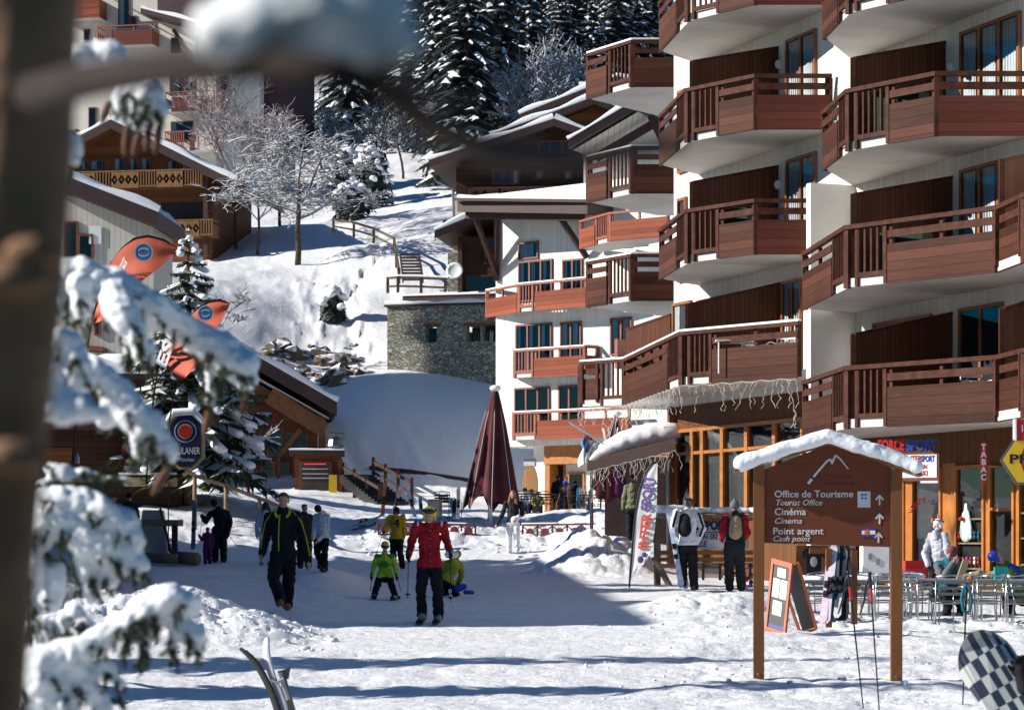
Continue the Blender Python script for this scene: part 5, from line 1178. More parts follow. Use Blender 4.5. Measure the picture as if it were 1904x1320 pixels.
    for mat, a, b, ra, rb, fl in caps:
        if mat not in mats: mats.append(mat)
        a_, b_ = np.array(a), np.array(b); ab = b_-a_; L2 = max(ab@ab, 1e-9); t = np.clip(((ce-a_)@ab)/L2, 0, 1); q = ce-a_-t[:, None]*ab
        if fl: o = q@F3; q = q+np.outer(o, F3)*(1/fl-1)
        dd = np.linalg.norm(q, axis=1)-(ra+(rb-ra)*t); m = dd < best; best[m] = dd[m]; mi[m] = mats.index(mat)
    if legs and pants in mats and jacket in mats:
        rel = ce-np.array(D['pel']); al = rel@np.array(up); rad = np.linalg.norm(rel-np.outer(al, np.array(up)), axis=1)
        mi[(mi == mats.index(pants)) & (al > -(.055+skirt)*H) & (al < .12*H) & (rad < .17*H)] = mats.index(jacket)
        mi[(mi == mats.index(jacket)) & (al < -(.05+skirt)*H) & (al > -.2*H) & (rad < .125*H)] = mats.index(pants)
    # folds and softness in the cloth
    no = np.empty(len(co)*3); me.vertices.foreach_get('normal', no); no = no.reshape(-1, 3); s_ = .07*H/1.75
    sel = np.ones(len(co)); hd = np.array(D['hd']); sel *= np.clip((np.linalg.norm(co-hd, axis=1)/H-.075)*40, 0, 1)
    for s in 'ab': sel *= np.clip((np.linalg.norm(co-np.array(D['w'+s]), axis=1)/H-.06)*30, 0, 1)
    n = fbm(co[:, 0]/s_+co[:, 1]/s_*.6+px, co[:, 2]/s_*1.5+co[:, 1]/s_*.4, 3, 3)-.5
    n2 = fbm(co[:, 2]/s_*.9+px, co[:, 0]/s_*.35+co[:, 1]/s_*.35, 3, 7)-.5; co = co+no*((n*.034+n2*.030)*H/1.75*sel)[:, None]; me.vertices.foreach_set('co', co.ravel())
    for m in mats: me.materials.append(m)
    me.polygons.foreach_set('material_index', mi); me.polygons.foreach_set('use_smooth', [True]*npoly); me.update()
    minz = co[:, 2].min()
    t = thing('person', label, cat, base if (lift or not legs) else base-V((0, 0, minz+.0)), group); link('body', me, t)
    bl = t.location
    def ch(m, name, mat, sm=True):
        o = link(name, m.mesh(name, mat, (0, 0, 0), sm), t); return o
    if zipm:
        q = [D['nk']-up*.01*H+fw*.058*B*H, D['ch']+fw*(.072*B+.012)*H, (D['ch']+D['pel'])/2+fw*(.064*B+.013)*H, D['pel']+up*.02*H+fw*(.070*B+.012)*H, D['pel']-up*.04*H+fw*(.073*B+.010)*H]
        m = MB(); m.tube(q, .0045*H/1.7, 5); ch(m, 'zip', zipm)
        for sg_ in (-1, 1): m = MB(); a_ = D['pel']+up*.06*H+rt*sg_*.055*H+fw*(.060*B+.006)*H; m.tube([a_, a_+rt*sg_*.012*H-up*.045*H], .0045*H/1.7, 5); ch(m, 'pocket_zip', zipm)
    # face
    if hf.y < .45:
        for q in (-1, 1):
            if goggles != 'on': m = MB(); m.ball(c+hf*.043*H+hr*q*.018*H+hu*.010*H, (.0052*H, .004*H, .0036*H), 8); ch(m, 'eye', HAIRD)
        m = MB(); m.ball(c+hf*.042*H-hu*.027*H, (.013*H, .006*H, .004*H), 8, 0, (hr, hf, hu)); ch(m, 'mouth', plain_lip)
    if hair:
        m = MB(); capsule(m, c+hu*.026*H-hf*.014*H, c+hu*.030*H-hf*.004*H, .050*H, .047*H, 12)
        if hair[1]:
            for q in (-1, 1): capsule(m, c+hr*q*.036*H-hf*.01*H, c+hr*q*.058*H+hf*.035*H-hu*hair[1]*H, .026*H, .030*H, 8)
            capsule(m, c-hf*.03*H, c-hf*.045*H-hu*hair[1]*.8*H, .042*H, .04*H, 10)
        h_ = remesh(m, .012, 2, 'hair'); h_.materials.append(hair[0]); link('hair', h_, t)
    if hat == 'helmet':
        m = MB(); m.ball(c+hu*.036*H-hf*.012*H, (.060*H, .062*H, .050*H), 16, 0, (hr, hf, hu)); 
        for q in (-1, 1): m.ball(c+hr*q*.044*H-hf*.016*H-hu*.002*H, (.016*H, .028*H, .040*H), 10, 0, (hr, hf, hu))
        h_ = remesh(m, .011, 1, 'helmet'); h_.materials.append(hatm); link('helmet', h_, t)
    if hat in ('beanie', 'cap'):
        m = MB(); m.ball(c+hu*.026*H-hf*.004*H, (.053*H, .058*H, .056*H), 14, 0, (hr, hf, hu)); capsule(m, c+hu*.018*H-hf*.006*H, c+hu*.022*H, .054*H, .054*H, 12)
        if hat == 'cap': m.ball(c+hu*.024*H+hf*.062*H, (.036*H, .032*H, .006*H), 10, 0, (hr, hf, hu))
        if hat == 'beanie' and extra == 'bobble': m.ball(c+hu*.086*H, .018*H, 8)
        h_ = remesh(m, .010, 1, 'hat'); h_.materials.append(hatm); link('hat', h_, t)
    if goggles:
        dz = .010 if goggles == 'on' else .050
        m = MB(); m.ball(c+hf*(.040 if goggles == 'on' else .036)*H+hu*dz*H, (.050*H, .024*H, .023*H), 12, 0, (hr, hf, hu)); o = ch(m, 'goggles', LENS)
        m = MB(); m.lathe([(.0640*H, -.006*H), (.0655*H, -.006*H), (.0655*H, .006*H), (.0640*H, .006*H)], c+hu*(dz+.004)*H-hf*.004*H, 18, 0, (hr, hf*1.08, hu)); o2 = link('goggle_strap', m.mesh('goggle_strap', BLACK, (0, 0, 0)), o)
    return dict(t=t, D=D, fw=fw, rt=rt, H=H, up=up, base=t.location.copy(), k=k, hf=hf, hr=hr, hu=hu, ch=ch)
plain_lip = plain('lip', (.32, .10, .085), .5, .1, 10, 0)
def pack(p, mat, w=.13, h=.24, d=.075, straps=True):
    c = p['D']['ch']-p['fw']*.105*p['H']-p['up']*.03*p['H']; H = p['H']; m = MB(); capsule(m, c-p['up']*h*.28*H, c+p['up']*h*.22*H, w*.62*H, w*.5*H, 12, (p['fw'], .55)); capsule(m, c-p['fw']*.03*H-p['up']*.07*H, c-p['fw']*.03*H-p['up']*.03*H, w*.4*H, w*.38*H, 10, (p['fw'], .5))
    me = remesh(m, .012, 2, 'backpack'); me.materials.append(mat); o = link('backpack', me, None, p['base']); return o
def ribbon(p, pts, w, mat, name):
    m = MB(); m.tube(pts, w, 6); return p['ch'](m, name, mat)
def ski_poles(label, tops, tips, Y, group=None, basket=True):
    """a pair of poles, each a thing: grip, shaft, basket"""
    for i, (a, b) in enumerate(zip(tops, tips)):
        A, B = P(*a, Y[0]), P(*b, Y[1]); pole(label[i], A, B, group)
def pole(label, A, B, group=None, r=.008, mat=None, grip=.11, basket=True, col=None, strap=False):
    t = thing('ski_pole', label, 'ski pole', B, group); d = (A-B); L = d.length; z = d.normalized(); x = z.cross(V((0, 1, 0))).normalized(); y = z.cross(x); ax = (x, y, z)
    m = MB(); m.tube([B, A], [r*.6, r], 6); part(m, 'shaft', mat or C_CHAR, t)
    m = MB(); m.lathe([(.012, L-.13), (.017, L-.12), (.015, L-.08), (.018, L-.05), (.014, L-.02), (.021, L), (.016, L+.015)], B, 8, 0, ax); part(m, 'grip', BLACK, t, True)
    if basket: m = MB(); m.lathe([(.006, .05), (.045, .058), (.045, .066), (.006, .085)], B, 12, 0, ax); part(m, 'basket', BLACK, t)
    if strap: m = MB(); q = B+z*(L-.02); m.tube([q, q+x*.03+V((0, 0, -.08)), q+x*.05+V((0, 0, -.22)), q+x*.085+V((0, 0, -.33)), q+x*.10+V((0, 0, -.36))], .011, 5); part(m, 'strap', BLACK, t)
    if col: m = MB(); m.lathe([(.0135, L-.26), (.0145, L-.25), (.0145, L-.15), (.0125, L-.14)], B, 8, 0, ax); part(m, 'band', col, t)
    return t
def ski(label, a, b, n, mat=None, w=.085, group=None, tipup=.08, binding=True, thick=.014, bot=None, name='ski'):
    """a ski from tail a to tip b with upturned tip, base facing -n"""
    a, b, n = V(a), V(b), V(n).normalized(); d = (b-a); L = d.length; z = d.normalized(); n = (n-z*n.dot(z)).normalized(); x = z.cross(n).normalized(); t = thing(name, label, 'ski', a, group)
    m = MB(); vs = []; N = 18
    for i in range(N+1):
        u = i/N; ww = w*(.5+.10*(2*u-1)**2)*(math.sqrt(max(.02, 1-((u-.93)/.07)**2)) if u > .93 else (math.sqrt(max(.1, 1-((.04-u)/.045)**2)) if u < .04 else 1)); h = tipup*max(0, (u-.86)/.14)**2*1.0+.03*max(0, (.06-u)/.06)**2
        p = a+z*(L*u)+n*h; vs += [p-x*ww, p+x*ww, p+x*ww+n*thick, p-x*ww+n*thick]
    fs = [(0, 1, 2, 3), (N*4, N*4+3, N*4+2, N*4+1)]
    for i in range(N):
        for q in range(4): fs.append((i*4+q, i*4+(q+1) % 4, i*4+4+(q+1) % 4, i*4+4+q))
    m.add(vs, fs); part(m, 'blade', mat or WHITE, t)
    if binding:
        for u, l in ((.40, .09), (.53, .10)): m = MB(); c = a+z*(L*u)+n*(thick+.026); m.obox(c-x*.035-z*l/2-n*.025, x*.07, z*l, n*.05); m.obox(c-x*.028-z*l*.3+n*.025, x*.056, z*l*.5, n*.025); part(m, 'binding', BLACK, t)
    return t
def people():
    W = lambda p, n: p['base']+p['D'][n]
    # man in black jacket walking towards the camera
    p = person('man walking towards us in a black jacket with lime green zip and collar', 525, 1137, 915, 0, dict(fa=(-2, 20, -.10), fb=(6, 12, .32), ka=(-14, 62, -.20), kb=(12, 62, .02), wa=(-38, 108, .02), ea=(-30, 142, .06), wb=(48, 94, -.02), eb=(38, 132, .06), sa=(-26, 176, 0), sb=(28, 176, 0), hd=(2, 205, -.02), ha=(-9, 108, 0), hb=(13, 108, 0), pel=(2, 116, 0), ch=(1, 160, 0), nk=(1, 186, 0)), C_BLACK, C_BLACK, C_TAN, None, 1.10, hair=(HAIRB, 0))
    k = p['k']; fz = -.165
    q = lambda dx, up, d: V((dx*k, d, up*k))
    ribbon(p, [q(-3, 180, -.15), q(-4, 165, -.19), q(-5, 140, -.19), q(-5, 112, -.165)], .010, C_LIME, 'zip')
    for s in (-1, 1): ribbon(p, [q(1+s*13, 190, -.05), q(1+s*13, 181, -.11), q(1+s*8, 175, -.15)], .022, C_LIME, 'collar')
    ribbon(p, [q(20, 186, -.06), q(36, 168, -.09), q(44, 140, -.06), q(51, 110, -.09), q(52, 104, -.10)], .009, C_LIME, 'sleeve_stripe'); ribbon(p, [q(-18, 186, -.06), q(-31, 165, -.10), q(-37, 135, -.05), q(-39, 116, -.06)], .007, C_LIME, 'sleeve_stripe')
    # woman in red
    p = person('skier in a red jacket and yellow helmet holding two poles', 798, 1157, 942, 0, dict(fa=(-13, 12), fb=(17, 9), ka=(-15, 58, -.10), kb=(16, 56, -.10), wa=(-37, 124, -.22), ea=(-33, 148, .05), wb=(40, 128, -.24), eb=(32, 150, .05), sa=(-22, 178, 0), sb=(26, 178, 0), hd=(1, 195, -.03), nk=(1, 178, 0), ch=(1, 152, 0), pel=(0, 116, .02), ha=(-10, 108, .02), hb=(12, 108, .02)), C_RED, C_BLACK, BOOTG, C_BLACK, 1.02, 'helmet', HELM_Y, goggles='up', skirt=.02, zipm=C_BLACK)
    k = p['k']
    for i in range(5): m = MB(); m.ball(V((2*k, -.155+.012*abs(i-2), (112+i*14)*k)), (.014, .01, .014), 8); p['ch'](m, 'button', METAL)
    for s in (-1, 1): m = MB(); m.ball(V((s*22*k+.012, -.05, 182*k)), (.018, .05, .05), 8); p['ch'](m, 'shoulder_patch', C_PALE)
    b = p['base']
    pole('pole in the right hand of the red jacketed skier', W(p, 'wa')+V((.0, -.06, .05)), P(758, 1113, b.y-.35)); pole('pole in the left hand of the red jacketed skier', W(p, 'wb')+V((0, -.06, .05)), P(838, 1119, b.y-.35))
    m = MB(); c = W(p, 'wb')+V((.02, -.02, -.03)); capsule(m, c+V((-.05, 0, 0)), c+V((.05, 0, 0)), .055, .055, 10); solo(m, 'ski_helmet_bundle', C_PALE, 'pale pair of mittens dangling from the red skier left hand', 'mittens', c, smooth=True)
    for dx, l in ((-13, 'right'), (17, 'left')):
        a = b+V((dx*k, .75, .03)); e = b+V((dx*k-.02, -.95, .03)); a.z = gz(a.x, a.y)+.015; e.z = gz(e.x, e.y)+.02; ski(f'ski under the {l} boot of the red jacketed skier', a, e, (0, 0, 1), C_CHAR, .08, binding=False)
    # child in green
    p = person('small child in a green and lime jacket with yellow helmet', 715, 1114, 1000, 0, dict(fa=(-19, 8), fb=(20, 6), ka=(-13, 28, -.08), kb=(13, 28, -.08), wa=(-23, 44, -.06), ea=(-20, 60, .04), wb=(23, 44, -.06), eb=(20, 60, .04), sa=(-14, 80, 0), sb=(15, 80, 0), hd=(1, 98, -.04), nk=(0, 84, 0), ch=(0, 70, 0), pel=(0, 50, .05), ha=(-6, 48, .04), hb=(7, 48, .04), H=124), C_LIME, C_BLACK, BOOTG, C_BLACK, 1.12, 'helmet', HELM_Y, goggles='on', yoke=C_GREEN, zipm=C_BLACK)
    b, k = p['base'], p['k']
    pole('short child pole on the left of the green jacketed child', W(p, 'wa')+V((0, -.04, .03)), P(689, 1098, b.y+.1), basket=False); pole('short child pole trailing on the right of the green jacketed child', W(p, 'wb')+V((0, -.04, .03)), P(745, 1098, b.y+.35), basket=False)
    for dx, l in ((-20, 'right'), (20, 'left')):
        a = b+V((dx*k*1.2, .45, 0)); e = b+V((dx*k*.8, -.45, 0)); a.z = gz(a.x, a.y)+.012; e.z = gz(e.x, e.y)+.015; ski(f'short ski under the {l} boot of the green jacketed child', a, e, (0, 0, 1), C_CHAR, .075, binding=False)
    # yellow jacket with number, seen from behind
    p = person('skier seen from behind in a yellow jacket and black helmet', 737, 1058, 946, 165, dict(wa=(-22, 70, -.2), ea=(-17, 82, 0), wb=(14, 60, .0), eb=(14, 74, 0), sa=(-12, 95, 0), sb=(13, 95, 0), fa=(-4, 5), fb=(11, 3)), C_YEL, C_BLACK, BOOTK, C_BLACK, 1.15, 'helmet', HELM_K, sleeve=C_YEL)
    text('4', .3, BLACK, None, p['base']+V((-.06, -.20, 1.02)), (1, 0, 0), Z3, .01, .01, 0, 'LEFT', 'bib_number').parent = None
    o = [x for x in bpy.data.objects if x.name.startswith('bib_number')][-1]; o.parent = p['t']; o.location = -p['base']
    pole('pole held out by the skier in the yellow jacket', W(p, 'wa')+V((0, 0, .05)), P(700, 1030, p['base'].y-.2))
    pole('pole behind the skier in the yellow jacket', W(p, 'wb')+V((0, 0, .05)), P(752, 1050, p['base'].y+.3))
    # figure bending down in mustard
    p = person('child crouching in a mustard hooded jacket behind the red jacketed skier', 838, 1110, 1040, 150, dict(pel=(-8, 32, 0), ch=(2, 52, .02), nk=(8, 66, .05), hd=(12, 74, .12), ha=(-14, 22, 0), hb=(0, 20, 0), ka=(-10, 22, .25), kb=(10, 20, .25), fa=(-12, 5, .05), fb=(8, 4, .05), sa=(-12, 58, .03), sb=(16, 58, .06), ea=(-20, 40, .1), eb=(20, 40, .12), wa=(-18, 26, .22), wb=(16, 26, .22), H=128), C_MUST, C_BLACK, BOOTK, C_BLACK, 1.25, 'beanie', C_MUST, hood=C_MUST)
    m = MB(); c = p['base']+V((.12, -.1, .12)); capsule(m, c, c+V((.12, .05, .04)), .07, .06, 8); capsule(m, c+V((.15, 0, -.06)), c+V((.28, .05, -.07)), .04, .035, 8); solo(m, 'bag', C_BLUE, 'small blue and red bag beside the crouching child', 'bag', c, smooth=True)
    # girl with ginger hair, snow to her knees
    p = person('woman with long ginger hair and white trousers standing behind the snow bank', 954, 1062, 946, -8, dict(wa=(-30, 52, -.1), ea=(-20, 70, 0), sa=(-13, 92, 0), sb=(14, 92, 0), eb=(18, 72, 0), wb=(6, 62, -.22)), C_CHAR, C_WHITE, C_WHITE, None, .98, hair=(HAIRG, .13), Y=66.2)
    m = MB(); c = p['base']+V((.05, -.2, 60*p['k'])); m.ball(c, (.12, .09, .12), 10); m.ball(c+V((.1, 0, .08)), .07, 8); q_ = remesh(m, .02, 1, 'bundle'); q_.materials.append(C_WHITE); o = link('fur_bundle', q_); o.location = (0, 0, 0); setp(o, 'white fluffy bundle held by the ginger haired woman', 'bundle')
    # black adult guiding a purple child
    p = person('adult in black bending over a small child in purple', 408, 1046, 927, 190, dict(hd=(-8, 108, -.05), nk=(-2, 98, 0), ch=(2, 86, 0), pel=(4, 58, .04), sa=(-16, 90, -.02), sb=(14, 90, .02), ea=(-24, 76, -.15), wa=(-28, 84, -.35), eb=(20, 74, 0), wb=(16, 54, -.1), H=124), C_BLACK, C_BLACK, BOOTK, C_BLACK, 1.2, 'beanie', C_BLACK)
    pole('thin pole slanting behind the adult in black', W(p, 'wb'), P(442, 1018, p['base'].y+.8), basket=False)
    p2 = person('small child in a purple snowsuit held between the adult poles', 386, 1046, 978, 190, dict(wa=(-14, 52, -.1), ea=(-10, 44, 0)), C_PURP, C_PURP, BOOTK, C_PURP, 1.3, 'beanie', C_PURP, Y=p['base'].y-.5)
    pole('pink rope pole the purple child holds on to', W(p, 'wa'), W(p2, 'wa'), basket=False)
    # group behind the man
    p = person('woman in a white jacket and dark beanie looking down', 598, 1064, 936, -25, dict(wa=(-14, 62, -.2), ea=(-13, 80, 0), wb=(-4, 58, -.2), eb=(10, 76, 0), hd=(-5, 114, -.08), fb=(6, 5), fa=(-2, 10, .3)), C_PALE, C_BLACK, BOOTK, None, 1.1, 'beanie', C_BLACK, zipm=C_GREY)
    p = person('person in a long black coat standing behind the walking man', 566, 1058, 938, 20, None, C_CHAR, C_BLACK, BOOTK, C_BLACK, 1.22, hair=(HAIRB, 0), skirt=.10)
    p = person('long haired person in white half hidden behind the walking man', 494, 1052, 934, 170, None, C_PALE, C_WHITE, BOOTG, C_PALE, 1.05, hair=(HAIRD, .10))
    # right hand pair reading the board
    p = person('skier in a white jacket with black backpack holding upright skis', 1278, 1099, 932, 160, dict(wa=(-27, 112, .05), ea=(-24, 128, .0), sa=(-20, 140, 0), sb=(18, 138, 0), eb=(28, 112, 0), wb=(20, 92, -.05), fa=(-9, 8), fb=(12, 4), hd=(2, 155, .02)), C_WHITE, C_BLACK, BOOTK, C_BLACK, 1.15, 'beanie', C_GREY, goggles='up')
    setp(pack(p, C_BLACK), 'black backpack on the skier in white', 'backpack'); k = p['k']
    q = lambda dx, up, d: V((dx*k, d, up*k)); ribbon(p, [q(-20, 143, -.12), q(-24, 128, -.10), q(-27, 114, -.05)], .022, C_BLACK, 'sleeve_stripe'); ribbon(p, [q(20, 140, -.10), q(29, 114, -.10), q(22, 96, -.12)], .022, C_BLACK, 'sleeve_stripe')
    b = p['base']
    ski('blue and white ski held upright by the skier in white', P(1268, 1094, b.y-.1), P(1243, 946, b.y+.05), (-.3, -1, 0), plain('blue_ski_top', (.12, .22, .42), .35, .8, 7, 0, col2=(.6, .6, .62)), .10); ski('second ski held upright behind the blue and white one', P(1277, 1094, b.y+.02), P(1250, 950, b.y+.15), (-.3, -1, 0), C_PALE, .10)
    p = person('person in a red and black jacket with beige backpack reading the board', 1366, 1100, 934, 180, dict(fa=(-10, 6), fb=(12, 6), wa=(-22, 96, .2), wb=(22, 98, .2)), C_CHAR, C_CHAR, BOOTK, C_BLACK, 1.2, 'beanie', C_GREY, yoke=C_RED, sleeve=C_RED, extra='bobble')
    setp(pack(p, C_BEIGE, .125, .28), 'beige backpack on the person in red and black', 'backpack')
    # instructor by the shop door
    p = person('person in a pale camouflage jacket and white helmet at the shop door', 1744, 1098, 944, 140, dict(wa=(-20, 70, -.1), ea=(-24, 90, 0)), C_CAMO, C_BLACK, BOOTK, C_BLACK, 1.22, 'helmet', HELM_W, goggles='up', Y=44.5)
    b = p['base']; H = p['H']
    for dx, dz in ((.0, .075), (-.075, .03)): m = MB(); c = p['D']['hd']+V((dx*H, 0, dz*H)); m.lathe([(.018, 0), (.022, .02), (.014, .09), (.004, .10)], c, 10); p['ch'](m, 'helmet_horn', ORANGEP)
    # woman drinking at a table
    p = person('seated woman in a rose knit hat and teal jacket drinking from a cup', 1768, 1145, 1012, -20, dict(pel=(-4, 52, .05), ch=(-4, 88, .06), nk=(-4, 104, .04), hd=(0, 116, 0), ha=(-12, 46, .0), hb=(6, 46, .0), ka=(-14, 42, -.42), kb=(8, 42, -.42), fa=(-14, 6, -.36), fb=(12, 6, -.36), sa=(-24, 96, .04), sb=(14, 96, .06), ea=(-20, 66, -.15), wa=(0, 100, -.24), eb=(18, 72, -.08), wb=(8, 100, -.22), H=186), C_TEAL, C_BLACK, BOOTK, None, 1.05, 'beanie', C_ROSE, Y=41.5, lift=1, sleeve=C_GREY)
    m = MB(); k = p['k']; c = V((3*k, -.20, 114*k)); m.tube([c+p['hr']*-.065, c+V((0, -.0, 0)), c+p['hr']*.065], .012, 6); p['ch'](m, 'sunglasses', LENS)
    m = MB(); c = p['base']+V((4*k, -.27, 103*k)); m.lathe([(.025, -.04), (.036, .04), (.032, .04), (.02, -.03)], c, 12); solo(m, 'cup', WHITE, 'white cup held to the mouth of the seated woman', 'cup', c, smooth=True)
    p = person('person in moss green and blue slumped at the table by the right edge', 1893, 1150, 1030, 100, dict(pel=(6, 50, .1), ch=(4, 78, .08), nk=(-22, 98, .0), hd=(-42, 114, -.05), sa=(-14, 90, -.1), sb=(8, 84, .2), ea=(-22, 62, -.25), wa=(-36, 62, -.1), eb=(-6, 60, .3), wb=(-24, 60, .2), ha=(4, 46, 0), hb=(8, 46, .2), ka=(-20, 42, -.1), kb=(-16, 42, .2), fa=(-16, 6, -.1), fb=(-14, 6, .2), H=186), C_KHG, C_BLACK, BOOTK, C_BLACK, 1.15, 'helmet', HELM_B, Y=42.2, lift=1, yoke=C_BLUE)
    # cafe guests far back
    far = [('man in an olive jacket standing with his back to us under the snowy awning', 1178, 1005, 880, 175, C_OLIVE, C_BLACK, None, None, (HAIRD, 0), 62), ('person in black standing by the cafe door', 1037, 956, 884, 170, C_BLACK, C_BLACK, None, None, (HAIRD, 0), 92), ('fair person in blue leaning over a cafe table', 1052, 954, 886, 60, C_BLUE, C_BLACK, None, None, (HAIRB, 0), 94), ('person in black and white stooping beside the cafe skis', 1070, 957, 894, -70, C_BLACK, C_CHAR, 'beanie', C_BLACK, None, 90), ]
    for lab, px, ft, tp, yw, jc, pn, ht, hm_, hr_, Y in far:
        person(lab, px, ft, tp, yw, None, jc, pn, BOOTK, C_BLACK, 1.2, ht, hm_, hr_, Y=Y, lift=1)
    for lab, px, ft, tp, yw, jc, ht, hm_, hr_, Y in (('seated cafe guest in pale blue with a dark cap', 976, 958, 906, 60, C_PALE, 'cap', C_BLACK, None, 88), ('seated grey haired cafe guest behind the pale blue one', 989, 956, 908, 100, C_BEIGE, None, None, (HAIRB, 0), 90), ('seated cafe guest in yellow with his back to us', 1000, 958, 912, 200, C_MUST, None, None, (HAIRD, 0), 86)):
        h_ = (ft-tp); person(lab, px, ft, tp, yw, dict(pel=(0, h_*.36, .05), ch=(0, h_*.62, .04), nk=(0, h_*.76, .02), hd=(0, h_*.88, 0), ha=(-4, h_*.33, 0), hb=(4, h_*.33, 0), ka=(-5, h_*.32, -.4), kb=(5, h_*.32, -.4), fa=(-5, 2, -.4), fb=(5, 2, -.4), sa=(-8, h_*.7, 0), sb=(8, h_*.7, 0), ea=(-10, h_*.5, -.1), eb=(10, h_*.5, -.1), wa=(-6, h_*.42, -.35), wb=(6, h_*.42, -.35), H=h_*1.42), jc, C_BLACK, BOOTK, None, 1.15, ht, hm_, hr_, Y=Y, lift=1)
    # stall keepers at the left edge
    p = person('person in a red jacket standing behind the timber stall', 178, 1010, 895, 10, None, C_RED, C_BLACK, BOOTK, C_BLACK, 1.2, 'beanie', C_BLACK, Y=64)
    p = person('person in a dark red top beside the stall counter', 212, 1012, 905, -10, None, cloth('wine_cloth', (.22, .012, .02)), C_BLACK, BOOTK, C_BLACK, 1.1, hair=(HAIRD, 0), Y=63)
    p = person('person in black beside the skis at the stall', 240, 1015, 900, 20, None, C_BLACK, C_BLACK, BOOTK, C_BLACK, 1.2, 'beanie', C_BLACK, Y=62.5)
people()
# ------------------------------------------------------------------ things standing about
def tourist_sign():
    f = Face(P(1400, 1270, 26)[:2], -4); s = f.s_at; h = f.h_at
    gL = gz(f.pt(0, 0).x, 26)
    t = thing('tourist_sign', 'brown timber direction sign with snow covered gable roof on two posts', 'signpost', f.pt(.75, gL))
    for x0, x1, yb in ((1400, 1421, 1272), (1656, 1678, 1277)):
        m = MB(); b = h(x0, yb)-.25; f.box(m, s(x0)+.006, s(x1), b, h(x0, 862 if x0 < 1500 else 868)-.02, -.13, 0); po = part(m, 'post', POSTW, t)
        m = MB(); c = f.pt((s(x0)+s(x1))/2, b+.36, .004); m.ball(c, (.014, .006, .014), 8); part(m, 'bolt', METAL, po)
    m = MB(); L, R = s(1421)+.004, s(1656)-.002; pl = [(L, h(1421, 1009)), (R, h(1655, 1017)), (R, h(1655, 868)), (s(1540), h(1540, 826)), (L, h(1421, 872))]
    m.prism([f.pt(a, b, -.045) for a, b in pl], f.n*-.045); pa = part(m, 'panel', SIGNW, t)
    d = -.043
    ry = [(1366, 880), (1540, 808), (1712, 889)]
    m = MB(); mx = s(1540)
    for x0, y0, x1, y1 in ((1366, 878, 1540, 828), (1712, 886, 1540, 828)):
        e, p = f.pt(s(x0), h(x0, y0), .12), f.pt(s(x1), h(x1, y1), .12); m.obox(e, p-e, -f.n*.42, Z3*.035)
    ro = part(m, 'roof', POSTW, t)
    mb = MB()
    for dep in (.09, .03, -.03, -.09, -.15, -.21, -.26):
        for a, b in (((1378, 868), (1460, 842)), ((1460, 842), (1538, 819)), ((1538, 819), (1620, 843)), ((1620, 843), (1700, 874))):
            capsule(mb, f.pt(s(a[0]), h(*a)+.042, dep), f.pt(s(b[0]), h(*b)+.042, dep), .082, .082, 12)
    me = remesh(mb, .013, 9, 'roof_snow'); co = getco(me); no = np.empty(len(co)*3); me.vertices.foreach_get('normal', no); no = no.reshape(-1, 3)
    co = co+no*((fbm(co[:, 0]*6, co[:, 2]*6+co[:, 1]*5, 4, 3)-.5)*.05)[:, None]-np.array(wloc(ro)); me.vertices.foreach_set('co', co.ravel()); me.materials.append(snow_cap_near); link('roof_snow', me, ro)
    def tx(body, x, y, hgt, wd=None, shear=0, mat=LETW, bold=.0012): text(body, hgt*26/F*1.38, mat, pa, f.pt(s(x), h(x, y), d), f.u, Z3, .006, bold, shear, 'LEFT', 'lettering', wd*26/F if wd else None)
    tx('Office de Tourisme', 1440, 924, 13, 145); tx('Tourist Office', 1441, 939, 11, 85, .3, bold=.0004); tx('Cinéma', 1440, 957, 13, 58); tx('Cinema', 1439, 973, 11, 50, .3, bold=.0004); tx('Point argent', 1437, 993, 13, 93); tx('Cash point', 1436, 1006, 10.5, 69, .3, bold=.0004)
    tx('LA TANIA', 1508, 892, 10, 78, 0, DKRED, 0); tx('COURCHEVEL', 1528, 901, 5, 62, 0, DKRED, 0)
    m = MB()
    def stroke(a, b, w0, w1, mbx=m):
        A, B = f.pt(s(a[0]), h(*a), d), f.pt(s(b[0]), h(*b), d); dd = (B-A).normalized(); sd = dd.cross(f.n).normalized(); k = 26/F
        mbx.prism([A-sd*w0*k/2, A+sd*w0*k/2, B+sd*w1*k/2, B-sd*w1*k/2], f.n*.005)
    for a, b, w0, w1 in (((1503, 899), (1510, 890), 5, 5), ((1513, 886), (1538, 857), 4, 3.5), ((1538, 857), (1545, 853), 4, 3), ((1545, 853), (1547, 862), 3, 3), ((1547, 862), (1554, 846), 4, 3), ((1554, 846), (1563, 853), 3, 2.6), ((1563, 853), (1578, 872), 2.6, 1.6)): stroke(a, b, w0, w1)
    part(m, 'mountain_emblem', LETW, pa)
    for x, y in ((1636, 929), (1636, 964), (1634, 999)):
        m = MB(); stroke((x, y+10), (x, y-6), 3, 3, m); stroke((x+.6, y-9), (x-7, y), 3, 3, m); stroke((x-.6, y-9), (x+7, y), 3, 3, m); part(m, 'arrow', LETW, pa)
    m = MB(); f.box(m, s(1595), s(1619), h(1607, 943), h(1607, 913), d, d+.006); b = part(m, 'badge', C_PALE, pa)
    m = MB(); c = f.pt(s(1607), h(1607, 923), d+.007)
    for q in range(4): o = (f.u*[-.018, .018, -.018, .018][q]+Z3*[.018, .018, -.018, -.018][q]); m.prism([c+o+f.u*.014, c+o+Z3*.014, c+o-f.u*.014, c+o-Z3*.014], f.n*.003)
    part(m, 'badge_mark', BLUEP, b)
    m = MB(); f.box(m, s(1603), s(1628), h(1615, 998), h(1615, 981), d, d+.005); b = part(m, 'pictogram', BLUEP, pa)
    m = MB(); f.box(m, s(1603), s(1628), h(1615, 993), h(1615, 986), d+.006, d+.008); part(m, 'white_band', WHITE, b)
